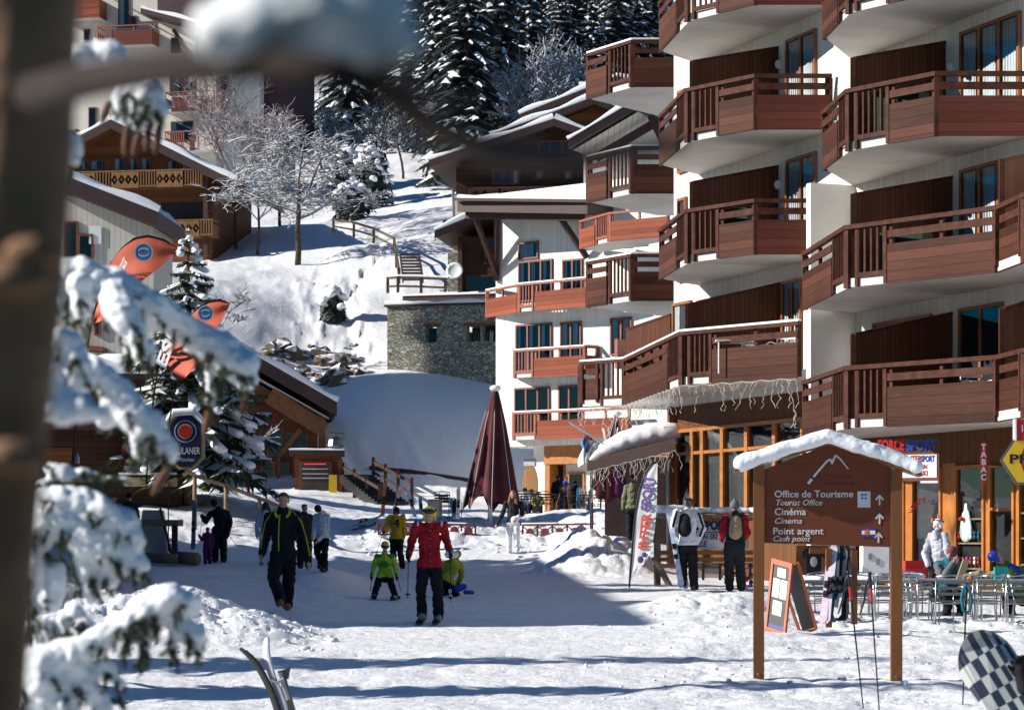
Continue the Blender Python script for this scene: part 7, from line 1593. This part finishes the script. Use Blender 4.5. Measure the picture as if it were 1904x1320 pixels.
def terrace():
    c0 = chair(ALU, METAL); t0 = table(ALU, TABT); first = [1, 1]; z = lambda x, y: gz(x, y)
    def put(proto, i, px, Y, rz, label, group=None):
        o = proto if first[i] else copytree(proto); first[i] = 0; x = (px-CX)/F*Y; o.location = (x, Y, deckz); o.rotation_euler = (0, 0, math.radians(rz)); o['label'] = label
        if group: o['group'] = group
        elif 'group' in o: del o['group']
        return o
    deckz = CZ-1.44
    d = MB(); a = P(1480, 1000, 37.2); d.box((5.9+1.2, 40.2, deckz-.10), (6.4, 6.6, .19)); solo(d, 'terrace_deck', LOGW, 'wooden terrace deck under the metal tables and chairs', 'deck', (7.1, 40.2, deckz-.1))
    for px, Y, rz, lab in ((1560, 40.0, 0, 'snow topped metal table behind the rack of skis'), (1745, 40.6, 3, 'metal table in front of the seated woman'), (1880, 40.2, -2, 'metal table by the right edge with boxes on it'), (1640, 42.0, 0, 'snow topped metal table near the white locker')): put(t0, 1, px, Y, rz, lab, 'terrace tables')
    for x, y, w, lab in ((1560, 40.0, 1.1, 'cushion of snow on the table behind the ski rack'), (1640, 42, 1.1, 'cushion of snow on the table near the white locker')):
        mb = MB(); c = V(((x-CX)/F*y, y, deckz+.78)); r = random.Random(x)
        for i in range(14): q = c+V((r.uniform(-.5, .5)*w, r.uniform(-.28, .28), 0)); capsule(mb, q, q+V((r.uniform(-.2, .2), r.uniform(-.1, .1), 0)), .085, .07, 8, (Z3, .75))
        me = remesh(mb, .025, 2, 'snow'); me.materials.append(snow_soft); setp(link('table_snow', me), lab, 'snow')
    cs = [(1512, 38.6, 170, 'metal chair seen from behind between menu board and ski rack'), (1600, 38.7, 165, 'metal chair behind the crossed ski poles'), (1640, 38.9, 200, 'metal chair left of the right sign post'), (1690, 38.8, 150, 'metal chair right of the sign post'), (1716, 39.4, 90, 'metal chair turned sideways beside the sign post'), (1765, 38.4, 176, 'metal chair with its slatted back to us in front of the seated woman'), (1812, 39.1, 210, 'metal chair turned a little right of the teal headband'), (1850, 38.5, 160, 'metal chair second from the right edge'), (1890, 38.3, 185, 'metal chair nearest the right edge'), (1900, 39.4, 95, 'metal chair half cut by the right edge'), (1535, 41.6, 10, 'metal chair on the far side of the snow topped table'), (1590, 41.8, -10, 'metal chair facing us behind the snow topped table'), (1700, 42.2, 12, 'metal chair facing us behind the right sign post'), (1830, 42.0, -5, 'metal chair facing us beside the shelves')]
    for px, Y, rz, lab in cs: put(c0, 0, px, Y, rz, lab, 'terrace chairs')
    # things on the tables
    def at(px, Y, zz=.76): return V(((px-CX)/F*Y, Y, deckz+zz))
    m = MB(); c = at(1861, 40.3); m.box(c+Z3*.1, (.22, .12, .2)); solo(m, 'box', plain('teal_card', (.01, .30, .28), .5, .1, 5, 0), 'teal cardboard box on the table at the right edge', 'box', c)
    m = MB(); c = at(1790, 40.6); m.prism([c+V((-.10, 0, 0)), c+V((.02, 0, 0)), c+V((.12, 0, .32)), c+V((.02, 0, .33))], V((0, .09, 0))); solo(m, 'paper_bag', C_BEIGE, 'tan paper bag leaning on the table beside the seated woman', 'bag', c)
    m = MB(); c = at(1822, 40.5); 
    for i in range(6): capsule(m, c+V((-.25+i*.09, 0, .03)), c+V((-.18+i*.09, .05, .05+.03*(i % 3))), .05, .05, 8)
    me = remesh(m, .02, 2, 'scarf'); me.materials.append(C_BEIGE); setp(link('scarf', me), 'crumpled beige scarf on the table between bag and teal box', 'scarf')
    m = MB(); c = at(1803, 40.2); m.lathe([(.05, 0), (.055, .03), (.045, .03), (.04, .01)], c, 14); solo(m, 'ashtray', ORANGEP, 'small orange ashtray on the table edge', 'ashtray', c, smooth=True)
    # by the shop
    m = MB(); c = P(1630, 1078, 46.5); m.box(c+V((0, .3, .33)), (.50, .5, .70)); t = solo(m, 'drinks_locker', WHITE, 'white metal locker with two small black plates by the shop', 'locker', c)
    for dx, dz in ((-.12, .45), (.03, .35)): m = MB(); m.box(c+V((dx, .045, dz)), (.07, .01, .12)); part(m, 'plate', GREYP, t)
    t = thing('toy_car', 'red coin operated toy car behind the right sign post', 'toy car', P(1700, 1092, 45)); m = MB(); c = P(1700, 1070, 45); m.box(c, (.42, .6, .26)); m.box(c+V((0, .1, .2)), (.34, .3, .16)); part(m, 'body', REDP, t)
    for s in (-1, 1): m = MB(); m.lathe([(.09, -.03), (.10, 0), (.09, .03)], c+V((s*.17, -.31, -.14)), 12, 0, (V((1, 0, 0)), Z3, V((0, 1, 0)))); part(m, 'wheel', BLACK, t)
    t = thing('shirt_stand', 'black printed t-shirt shown on a board under the sign', 'display', P(1513, 1075, 46)); m = MB(); k = 46/F; o = P(1513, 1044, 46); m.prism([o+V((x*k, 0, z*k)) for x, z in ((-13, -24), (13, -24), (15, 12), (21, 6), (23, 18), (12, 26), (4, 24), (-4, 24), (-12, 26), (-22, 18), (-20, 6), (-14, 12))], V((0, .05, 0))); sh = part(m, 'shirt', C_BLACK, t)
    m = MB(); m.ball(o+V((0, -.01, -.0)), (.07, .008, .10), 10); part(m, 'print', GREYP, sh); m = MB(); m.box(o+V((0, .2, .0)), (.62, .03, .62)); part(m, 'backing', POSTW, t)
TABT = plain('grey_table_top', (.34, .34, .34), .4, .2, 3, .03)
terrace()
def shop_signs():
    f = Face(wpt(1676, 0)[:2]+V((0, 0)).to_2d() if False else (wpt(1676, 0)[0], wpt(1676, 0)[1]), -69.5); s = f.s_at; h = f.h_at; d = .35
    g = Face(P(1682, 870, 46.5)[:2], -25); s = g.s_at; h = g.h_at
    t = thing('shop_sign', 'white framed sports shop board hanging over the shop door', 'sign', g.pt(s(1712), h(1712, 868))); m = MB(); g.pbox(m, 1672, 1746, 838, 894, -.06, 0); part(m, 'frame', W_FRAME, t); m = MB(); g.pbox(m, 1676, 1742, 845, 888, .001, .012); b = part(m, 'face', WHITE, t); k = 46/F
    text('INTER', 11*k*1.38, REDP, b, g.pt(s(1685), h(1690, 858), .014), g.u, Z3, .004, .006, 0, 'LEFT', 'lettering', .31); text('SPORT', 11*k*1.38, BLUEP, b, g.pt(s(1713), h(1720, 858), .014), g.u, Z3, .004, .008, 0, 'LEFT', 'lettering', .27); text('LOCATION', 9*k*1.38, REDP, b, g.pt(s(1686), h(1700, 872), .014), g.u, Z3, .004, .004, 0, 'LEFT', 'lettering', .40); text('SKI', 9*k*1.38, REDP, b, g.pt(s(1712), h(1712, 884), .014), g.u, Z3, .004, .004, 0, 'LEFT', 'lettering', .14)
    m = MB(); g.pbox(m, 1714, 1746, 894, 898, -.04, .1); part(m, 'lamp_strip', WHITE, t)
    t = thing('letter_sign', 'red and blue block letters along the shop fascia under the lowest balcony', 'sign', g.pt(s(1690), h(1690, 838)))
    m = MB(); g.pbox(m, 1632, 1746, 839, 842, -.1, 0); part(m, 'bar', BEAM, t)
    text('FORCE', 20*k*1.38, REDP, t, g.pt(s(1632), h(1655, 837), -.02), g.u, Z3, .06, .012, 0, 'LEFT', 'lettering', g.s_at(1681)-g.s_at(1632)); text('SPORT', 20*k*1.38, BLUEP, t, g.pt(s(1684), h(1710, 837), -.02), g.u, Z3, .06, .012, 0, 'LEFT', 'lettering', g.s_at(1743)-g.s_at(1684))
    # red lozenge with vertical letters
    Y = 44.5; c = P(1829, 862, Y); k = Y/F; t = thing('tobacco_sign', 'tall red lozenge tobacco sign with white vertical letters', 'sign', P(1829, 900, Y)); m = MB(); m.prism([c+V((x*k, 0, z*k)) for x, z in ((-2.5, 40), (2.5, 40), (6.5, 5), (6.5, -5), (2.5, -38), (-2.5, -38), (-6.5, -5), (-6.5, 5))], V((.02, .12, 0))); b = part(m, 'case', REDP, t)
    for i, ch in enumerate('TABAC'): text(ch, 11*k*1.38, C_PALE, b, c+V((0, -.006, (26-i*14)*k)), (1, 0, 0), Z3, .004, .003, 0, 'CENTER')
    m = MB(); m.beam(c+V((.03, .1, 0)), c+V((.5, .8, 0)), .04, .04); part(m, 'bracket', BEAM, t)
    # yellow diamond press sign cut by the frame
    Y = 40; c = P(1912, 855, Y); k = Y/F; t = thing('press_sign', 'yellow hexagonal newspaper sign with red top at the right edge', 'sign', P(1912, 900, Y))
    hexp = lambda r, rx: [(-52*rx, 0), (-22*rx, 46*r), (40, 46*r), (40, -46*r), (-22*rx, -46*r)]
    m = MB(); m.prism([c+V((x*k, 0, z*k)) for x, z in hexp(1, 1)], V((.02, .16, 0))); b = part(m, 'case', METAL, t); m = MB(); m.prism([c+V((x*k, -.001, z*k)) for x, z in hexp(.9, .92)], V((0, -.008, 0))); fc = part(m, 'face', YELP, t)
    text('PRESSE', 17*k*1.38, BLACK, fc, c+V((-36*k, -.012, -6*k)), (1, 0, 0), Z3, .004, .006, 0, 'LEFT', 'lettering', 105*k)
    m = MB(); vs = []; 
    for a in np.linspace(PI*.55, PI*1.45, 14): vs += [c+V(((18+32*math.cos(a))*k, -.011, 40*math.sin(a)*k)), c+V(((18+27*math.cos(a))*k, -.011, 36*math.sin(a)*k))]
    m.add(vs, [(2*i, 2*i+1, 2*i+3, 2*i+2) for i in range(13)]); part(m, 'red_ring', REDP, fc, recalc=False)
    m = MB(); m.box(c+V((14*k, .05, 56*k)), (72*k, .16, 40*k)); rb = part(m, 'red_box', REDP, t); m = MB(); m.box(c+V((-24*k, .05, 56*k)), (3*k, .18, 40*k)); part(m, 'box_side', WHITE, rb); text('loto', 14*k*1.38, C_PALE, rb, c+V((-14*k, -.034, 52*k)), (1, 0, 0), Z3, .004, 0)
    # lettering arched on the door glass
    Y = wY(1722)-.35; c = P(1722, 958, Y); k = Y/F; t = thing('door_lettering', 'arched red and blue lettering on the shop door glass', 'lettering', c); R = 24
    for i, ch in enumerate('VENTE-SKI'):
        a = math.radians(165-i*17); r_ = V((math.sin(a), 0, -math.cos(a))); text(ch, 9*k*1.38, REDP if i < 6 else BLUEP, t, c+V((R*math.cos(a)*k, 0, R*math.sin(a)*k)), r_, V((math.cos(a), 0, math.sin(a))), .004, .004, 0, 'CENTER')
    # gift bag and souvenirs in the window
    t = thing('gift_bag', 'pale green gift bag with red heart in the shop window', 'gift bag', wpt(1800, -.08)); c = wpt(1798, .30)+ND*.02; mb = MB(); capsule(mb, c-Z3*.16, c+Z3*.10, .24, .17, 10, (ND, .3)); capsule(mb, c+Z3*.18, c+Z3*.34, .10, .07, 8, (ND, .4)); me = remesh(mb, .03, 1, 'bag'); me.materials.append(plain('pale_green_film', (.48, .60, .55), .5, .15, 6, .3)); o = link('film', me, t); co = getco(me)-np.array(wloc(t)); me.vertices.foreach_set('co', co.ravel()); m = MB(); m.ball(c+ND*.11+Z3*.08, (.05, .05, .05), 8); part(m, 'heart', REDP, t)
    r = random.Random(2)
    for zr in (-.58, -.08):
        for i in range(6):
            c = wpt(1786+i*7.2, zr+.05)+ND*.03; m = MB(); m.ball(c+Z3*.05, (.035, .035, .05), 7); m.ball(c+Z3*.13, .035, 7); solo(m, 'figurine', r.choice([C_PINK, WHITE, REDP, C_TEAL]), 'tiny painted figurine on a shop window shelf', 'figurine', c, 'souvenirs on the window shelves', True)
shop_signs()
def ledge():
    Y = 51; f = Face(P(1218, 960, Y)[:2], -6); s = f.s_at; h = f.h_at; z0 = gz(f.pt(0, 0).x, Y)-.1
    t = thing('notice_rack', 'timber rack with snowy top rail and grey notice panel behind the two readers', 'notice board', f.pt(1, z0)); 
    for x in (1222, 1412): m = MB(); m.tube([f.pt(s(x), z0), f.pt(s(x), h(x, 958))], .075, 9); part(m, 'post', LOGW, t, True)
    m = MB(); f.pbox(m, 1218, 1420, 956, 963, -.3, .15); part(m, 'top_board', LOGW, t)
    mb = MB(); r = random.Random(3)
    for i in range(30):
        x = 1220+i*6.7; rr = (.12 if x < 1270 else .07)*r.uniform(.85, 1.2); capsule(mb, f.pt(s(x), h(x, 952)+.03, r.uniform(-.12, .05)), f.pt(s(x+8), h(x, 952)+.03, r.uniform(-.12, .05)), rr, rr, 8)
    me = remesh(mb, .03, 2, 'snow'); co = getco(me)-np.array(wloc(t)); me.vertices.foreach_set('co', co.ravel()); me.materials.append(snow_soft); link('snow', me, t)
    m = MB(); f.pbox(m, 1255, 1392, 968, 1021, .0, .03); pa = part(m, 'panel', plain('pale_grey_panel', (.42, .42, .44), .5, .08, 3, 0), t); m = MB(); f.pbox(m, 1255, 1400, 962, 968, -.02, .06); part(m, 'panel_frame', ORANGER, t)
    k = Y/F; text('INTERSPORT', 17*k*1.38, NAVY, pa, f.pt(s(1262), h(1330, 984), .033), f.u, Z3, .004, .018, 0, 'LEFT', 'lettering', 92*k); m = MB(); f.pbox(m, 1262, 1388, 988.5, 990, .031, .036); part(m, 'line', NAVY, pa); text('LOCATION SKI', 11*k*1.38, NAVY, pa, f.pt(s(1262), h(1330, 1002), .033), f.u, Z3, .004, .004, .15, 'LEFT', 'lettering', 71*k); text('SALLE', 11*k*1.38, NAVY, pa, f.pt(s(1282), h(1300, 1016), .033), f.u, Z3, .004, .004, .15, 'LEFT', 'lettering', 32*k)
    m = MB()
    for y in (1027, 1040, 1052): f.pbox(m, 1226, 1402, y-4, y+4, -.25, -.15)
    part(m, 'rail', W_ORANGE, t)
    m = MB(); m.tube([f.pt(s(1217), h(1217, 1036), .2), f.pt(s(1250), h(1250, 1094), .5)], .065, 8); solo(m, 'log_brace', LOGW, 'bare log leaning against the left post of the notice rack', 'log', f.pt(s(1235), h(1235, 1090), .3))
    t = thing('bench', 'low stone seat with dark metal legs behind the skier in white', 'bench', P(1325, 1078, 49.5)); g = Face(P(1290, 1078, 49.5)[:2], -4); m = MB(); g.pbox(m, 1288, 1400, 1046, 1053, -.3, .1); part(m, 'seat', ROCK, t); m = MB(); g.pbox(m, 1296, 1345, 1056, 1074, -.25, .05); part(m, 'stone_base', plain('pale_stone', (.45, .38, .30), .8, .2, 4, .3), t)
    for x in (1305, 1336, 1392): m = MB(); g.pbox(m, x, x+5, 1046, 1078, .11, .15); part(m, 'leg', BLACK, t)
    r = random.Random(6); cols = [C_PURP, C_PINK, C_GREEN, C_BLUE, REDP, YELP]
    for i in range(14):
        x = r.choice((r.uniform(1346, 1352), r.uniform(1386, 1399))); y = r.uniform(1050, 1092); m = MB(); c = P(x, y, 48.6); m.ball(c, (.05, .04, .045), 8); solo(m, 'colourful_bundle', cols[i % 6], 'small colourful bundle in the heap behind the reader in red', 'bundle', c, 'colourful bundles behind the reader', True)
ledge()
def far_props():
    # dark cafe chairs and tables in front of the white house
    cc = chair(BLACK, BLACK); tt = table(BLACK, BLACK, .8, .8); a = True; b = True
    for px, Y, rz in ((975, 84, 20), (990, 86, 160), (1008, 84, 200), (1022, 86, 30), (1090, 82, 170), (1105, 80, 90), (1075, 86, 10), (828, 72, 160), (838, 72.4, 60), (1000, 90, 80), (1120, 80, 200)):
        o = cc if a else copytree(cc); a = False; x = (px-CX)/F*Y; z = max(gz(x, Y), CZ-(962-HY)/F*Y-.05 if px > 900 else 0); o.location = (x, Y, z); o.rotation_euler = (0, 0, math.radians(rz)); o['label'] = 'small black cafe chair standing on the snow near the parasol'; o['group'] = 'black cafe chairs'
    for px, Y in ((982, 85), (1015, 85), (1098, 81), (1067, 85)):
        o = tt if b else copytree(tt); b = False; x = (px-CX)/F*Y; o.location = (x, Y, max(gz(x, Y), CZ-(962-HY)/F*Y)); o['label'] = 'black square cafe table in front of the white gabled house'; o['group'] = 'black cafe tables'
    # rail fence on the bank
    pts = [(345, 872, 66), (362, 884, 67), (420, 903, 68.5), (482, 926, 70), (540, 948, 71.5), (572, 958, 72.5)]
    t = thing('rail_fence', 'weathered wooden rail fence running down the snow bank under the spruce', 'fence', P(420, 930, 69)); m = MB()
    for q, w in zip(pts, pts[1:]): m.tube([P(*q), P(*w)], .055, 7)
    part(m, 'rail', LOGW, t, True)
    for x, y, Y in pts[1:5]: m = MB(); p = P(x, y, Y); m.tube([V((p.x, p.y, min(gz(p.x, p.y), p.z-.5)-.2)), p-Z3*.03], .06, 7); part(m, 'post', LOGW, t, True)
    # stairs at the foot of the piste
    t = thing('snowy_stairs', 'shade darkened outdoor stairs with timber handrails at the foot of the blue slope', 'stairs', P(690, 935, 98)); a_, b_ = P(655, 884, 103), P(722, 938, 97); n = 12
    m = MB()
    for i in range(n): p = a_.lerp(b_, (i+.5)/n); m.box(p, (1.3, 2.0, .12), .3)
    part(m, 'treads', BLACK, t)  # treads blackened: the shade on the stairs is put into their colour
    for off in ((0, 0, 0), (1.25, 1.0, .25)):
        m = MB(); o = V(off); q0, q1 = P(637, 868, 103)+o, P(706, 908, 97)+o; m.beam(q0, q1, .09, .12); m.beam(q0-Z3*.45, q1-Z3*.45, .07, .1)
        for u in (0, .33, .66, 1): p = q0.lerp(q1, u); m.box(p-Z3*.45, (.13, .13, 1.3))
        part(m, 'handrail', BEAM, t)
    for x0, y0, x1, y1, lab in ((688, 873, 770, 880, 'upper snowy timber kerb above the stairs on the blue slope'), (768, 882, 884, 898, 'lower snowy timber kerb on the blue slope behind the parasol')): m = MB(); p, q = hit(x0, y0, 85), hit(x1, y1, 85); m.beam(p+Z3*.06, q+Z3*.06, .22, .18); solo(m, 'timber_kerb', BEAM, lab, 'kerb', p)
    # hillside steps and railings by the stone house
    t = thing('hill_steps', 'black wooden steps climbing the snow beside the chalet annex', 'stairs', hit(765, 505, 112)); a_, b_ = P(768, 520, 121), P(762, 474, 126); m = MB()
    for i in range(9): p = a_.lerp(b_, i/8); m.box(p, (1.0, .32, .09))
    part(m, 'treads', FASCIA, t); m = MB()
    for s in (-.5, .5): m.beam(a_+V((s, 0, -.05)), b_+V((s, 0, -.05)), .07, .25)
    part(m, 'stringer', BEAM, t)
    OLDW = plain('old_railing_wood', (.105, .072, .042), .8, .4, 5, .3)
    def rail(label, pts, hpx, snowy=False, mat=None, name='wooden_railing'):
        mat = mat or OLDW; t = thing(name, label, 'railing', P(*pts[0])); m = MB(); L = [P(*q) for q in pts]
        for a, b in zip(L, L[1:]): m.beam(a, b, .10, .12); m.beam(a-Z3*.42, b-Z3*.42, .08, .1)
        part(m, 'rail', mat, t)
        for p in L: m = MB(); m.box(p-Z3*(hpx*p.y/F*.5), (.14, .14, hpx*p.y/F+.1)); part(m, 'post', mat, t)
        if snowy:
            mb = MB()
            for a, b in zip(L, L[1:]): capsule(mb, a+Z3*.09, b+Z3*.09, .07, .07, 8)
            me = remesh(mb, .035, 1, 'snow'); co = getco(me)-np.array(wloc(t)); me.vertices.foreach_set('co', co.ravel()); me.materials.append(snow_soft); link('snow', me, t)
    rail('wooden railing curving down the slope right of the fruit tree', [(620, 408, 144), (658, 414, 142), (695, 425, 139), (733, 444, 135), (737, 470, 131), (742, 500, 126)], 26); rail('snow topped railing along the terrace above the stone house', [(721, 517, 119), (740, 516, 118.6), (783, 517, 118.4), (828, 519, 118.2), (852, 520, 118)], 26, True); rail('dark broken fence stubs by the chalet drainpipe', [(826, 412, 130), (842, 412, 130)], 26, False, BEAM)
    # hut with ski hire, stall and hitching table at the left
    f = Face(P(60, 900, 71)[:2], 2); s = f.s_at; h = f.h_at; gb = CZ+.6
    t = thing('hire_hut', 'dark timber ski hire hut behind the close snowy boughs', 'hut', f.pt(2, gb)); m = MB(); f.pbox(m, -60, 330, 800, 965, -3, 0); part(m, 'wall', CHALET, t); m = MB(); f.pbox(m, -80, 336, 785, 800, -3.2, .8); part(m, 'roof', FASCIA, t); m = MB(); f.pbox(m, 80, 136, 832, 862, .01, .03); part(m, 'warm_board', CHALETW, t)
    m = MB(); f.pbox(m, 228, 334, 880, 884, .85, .95); part(m, 'white_rail', WHITE, t); m = MB(); f.pbox(m, 236, 334, 888, 905, .6, .65); part(m, 'pale_panel', C_BEIGE, t)
    st = thing('hire_sign', 'square red ski hire sign with white swirl on the dark hut', 'sign', f.pt(s(249), h(249, 880), .1)); m = MB(); f.pbox(m, 228, 270, 828, 881, .1, .16); b = part(m, 'face', REDP, st); k = 71/F; text('S', 34*k*1.38, C_PALE, b, f.pt(s(236), h(249, 860), .17), f.u, Z3, .01, .04, 0, 'LEFT', 'swirl', 28*k); text('SKISET', 9*k*1.38, C_PALE, b, f.pt(s(231), h(249, 876), .17), f.u, Z3, .01, .02, 0, 'LEFT', 'lettering', 36*k)
    f2 = Face(P(100, 800, 84)[:2], 0); t = thing('snowy_hut', 'flat hut roof under a deep slab of snow below the hall', 'hut', f2.pt(2, CZ+1.7)); m = MB(); f2.pbox(m, 90, 262, 705, 930, -3, 0); part(m, 'wall', CHALET, t); m = MB(); f2.pbox(m, 85, 330, 697, 706, -3.5, .6); ro = part(m, 'roof', FASCIA, t); sn = MB(); snowcap(sn, f2.pt(f2.s_at(85), f2.h_at(200, 697), .65), f2.pt(f2.s_at(331), f2.h_at(200, 697), .65), -f2.n*4, .75); part(sn, 'roof_snow', snow_soft, ro, True, recalc=False)
    t = thing('hitching_table', 'snow dusted log table with a grey tarpaulin beside the hire hut', 'table', P(290, 1030, 61)); m = MB(); m.beam(P(215, 972, 61), P(336, 972, 60.5), .3, .16); part(m, 'beam', LOGW, t); m = MB(); m.beam(P(325, 975, 60.8), P(325, 1026, 60.8), .14, .14); part(m, 'leg', BEAM, t)
    m = MB(); m.prism([P(252, 1030, 61.4), P(312, 1030, 61.4), P(300, 948, 61.4), P(265, 948, 61.4)], V((0, .5, 0))); part(m, 'tarpaulin', plain('grey_tarpaulin', (.35, .35, .37), .7, .15, 2, .2), t); m = MB(); m.beam(P(298, 945, 61.2), P(318, 1028, 61.2), .06, .06); part(m, 'edge_pole', BEAM, t)
    for i, (x0, x1, y) in enumerate(((250, 330, 1036), (320, 368, 1036))): m = MB(); m.tube([P(x0, y, 60.6), P(x1, y+3, 60.3)], .13 if i == 0 else .16, 9); solo(m, 'log', ROCK, 'dark log lying under the hitching table' if i == 0 else 'short thick log with snow beside the upright ski', 'log', P(x1, y, 60.5), smooth=True)
    m = MB(); m.tube([P(313, 1025, 61.5), P(313, 900, 61.5)], .018, 6); solo(m, 'marker_pole', BLACK, 'thin dark marker pole beside the hitching table', 'pole', P(313, 1025, 61.5))
    m = MB(); c = P(144, 862, 62); m.lathe([(.05, 0), (.055, .02), (.055, .16), (.03, .20), (.018, .26), (.022, .27)], c, 10); solo(m, 'bottle', plain('bottle_plastic', (.35, .45, .6), .2, .1, 5, 0), 'small pale bottle on the stall above the snowy sprigs', 'bottle', c, smooth=True)
    # red tables under the big spruce
    for x in (415, 462): m = MB(); p = P(x, 900, 88); m.lathe([(.05, -.5), (.06, .2), (.4, .35), (.42, .4), (.05, .42)], p, 10); solo(m, 'red_stool', REDP, 'small red cafe stool behind the rail fence', 'stool', p, 'red stools behind the fence', True)
    m = MB(); m.beam(P(608, 804, 99), P(640, 806, 99), .06, .05); m.tube([P(624, 806, 99), P(624, 815, 99)], .02, 5); m.lathe([(.05, .25), (.3, .1), (.36, -.15), (.3, -.2)], P(624, 822, 99), 10); solo(m, 'bracket_lamp', METAL, 'pale lamp hanging from a bracket off the restaurant corner', 'lamp', P(612, 804, 99))
far_props()

DGRN = cloth('dark_green_cloth', (.018, .045, .028))
def balcony_clutter():
    c = chair(WHITE, WHITE); first = True
    for x, y, z, rz, lab in ((5.45, 53.9, 3.66, 40, 'white plastic chair at the left on the first balcony above the shop'), (5.95, 53.3, 3.66, -30, 'white plastic chair at the right on the first balcony above the shop'), (8.75, 45.4, 2.30, 20, 'white chair on the lowest balcony above the sports shop board')):
        o = c if first else copytree(c); first = False; o.location = (x, y, z+CZ+.002); o.rotation_euler = (0, 0, math.radians(rz)); o['label'] = lab
    t = table(WHITE, WHITE, .8, .8); t.location = (4.95, 54.3, 3.662+CZ); t['label'] = 'white plastic table on the first balcony above the shop'
    for x, y, z, w, mt, lab in ((7.55, 47.1, 7.77, 1.0, DGRN, 'dark green folded lounger on the third balcony at the right'), (7.6, 46.7, 5.02, .9, DGRN, 'dark green covered box on the second balcony at the right'), (5.0, 54.0, 6.39, .8, DGRN, 'dark green folded lounger on the balcony in the middle bay')):
        m = MB(); m.box((x, y, z+CZ+.44), (w, .45, .86), -.6); m.box((x, y, z+CZ+.90), (w*.9, .4, .05), -.6); solo(m, 'folded_lounger', mt, lab, 'lounger', (x, y, z+CZ))
balcony_clutter()

def clods():
    r = random.Random(8); m = MB()
    for i in range(520):
        k = i % 10
        if k < 4: px, Y, s0 = r.uniform(150, 620), r.gauss(33, 1.6), .055
        elif k < 8: px, Y, s0 = r.uniform(1080, 1990), r.uniform(23, 39), .035
        else: px, Y, s0 = r.uniform(640, 1220), r.uniform(64, 70), .09
        s = s0*r.choice((.35, .45, .6, .8, 1.1))*(2.1 if r.random() < .07 else 1); x = (px-CX)/F*Y; c = V((x, Y, gz(x, Y)+s*r.uniform(-.35, .3))); a, b, d = r.uniform(.7, 1.2), r.uniform(.7, 1.2), r.uniform(.5, .9); o = len(m.v)
        m.ball(c, (s*a, s*b, s*d), 7)
        for q in range(o, len(m.v)): v = V(m.v[q]); w = v-c; f = 1+.35*math.sin(w.x*70/(s*20)+i)*math.cos(w.y*60/(s*20)+2*i); m.v[q] = tuple(c+w*f)
    o = link('snow_clods', m.mesh('snow_clods', snow, (0, 0, 0), True, uv=False, recalc=False)); setp(o, 'loose clods of snow along the ploughed banks', None, None, 'stuff')
clods()
# ------------------------------------------------------------------ camera and daylight
cam = bpy.data.cameras.new('camera'); co_ = bpy.data.objects.new('camera', cam); COL.objects.link(co_)
cam.sensor_width = 36; cam.lens = 36*F/1904; cam.shift_y = (HY-660)/1904.; cam.shift_x = 0
cam.clip_start = .1; cam.clip_end = 3000
co_.location = (0, 0, CZ); co_.rotation_euler = (math.radians(90), 0, 0); SC.camera = co_
cam.dof.use_dof = True; cam.dof.focus_distance = 42; cam.dof.aperture_fstop = 6.4
SUN_EL, SUN_AZ = 27.0, -6.0   # azimuth: degrees behind pure left
el, az = math.radians(SUN_EL), math.radians(SUN_AZ)
sd = V((-math.cos(el)*math.cos(az), math.cos(el)*math.sin(az), math.sin(el)))
sun = bpy.data.lights.new('sun', 'SUN'); sun.energy = 5.0; sun.angle = math.radians(.5); sun.color = (1, .95, .87)
so_ = bpy.data.objects.new('sun', sun); COL.objects.link(so_); so_.rotation_euler = sd.to_track_quat('Z', 'Y').to_euler(); so_.location = (-30, 20, 40)
w = bpy.data.worlds.new('World'); SC.world = w; w.use_nodes = True; nt = w.node_tree
sk = nt.nodes.new('ShaderNodeTexSky'); sk.sky_type = 'NISHITA'; sk.sun_disc = False
sk.sun_elevation = el; sk.sun_rotation = math.atan2(sd.x, sd.y); sk.altitude = 1800; sk.air_density = 1.0; sk.dust_density = .1; sk.ozone_density = 3.5
hs = nt.nodes.new('ShaderNodeHueSaturation'); hs.inputs['Saturation'].default_value = 2.0
nt.links.new(sk.outputs[0], hs.inputs['Color']); nt.links.new(hs.outputs[0], nt.nodes['Background'].inputs[0]); nt.nodes['Background'].inputs[1].default_value = .052
SC.view_settings.view_transform = 'Standard'; SC.view_settings.look = 'None'; SC.view_settings.gamma = 1; SC.view_settings.exposure = .62
SC.cycles.use_denoising = True; SC.cycles.max_bounces = 8; SC.cycles.transparent_max_bounces = 12; SC.cycles.diffuse_bounces = 3
SC.cycles.sample_clamp_indirect = 6; SC.cycles.caustics_reflective = False; SC.cycles.caustics_refractive = False
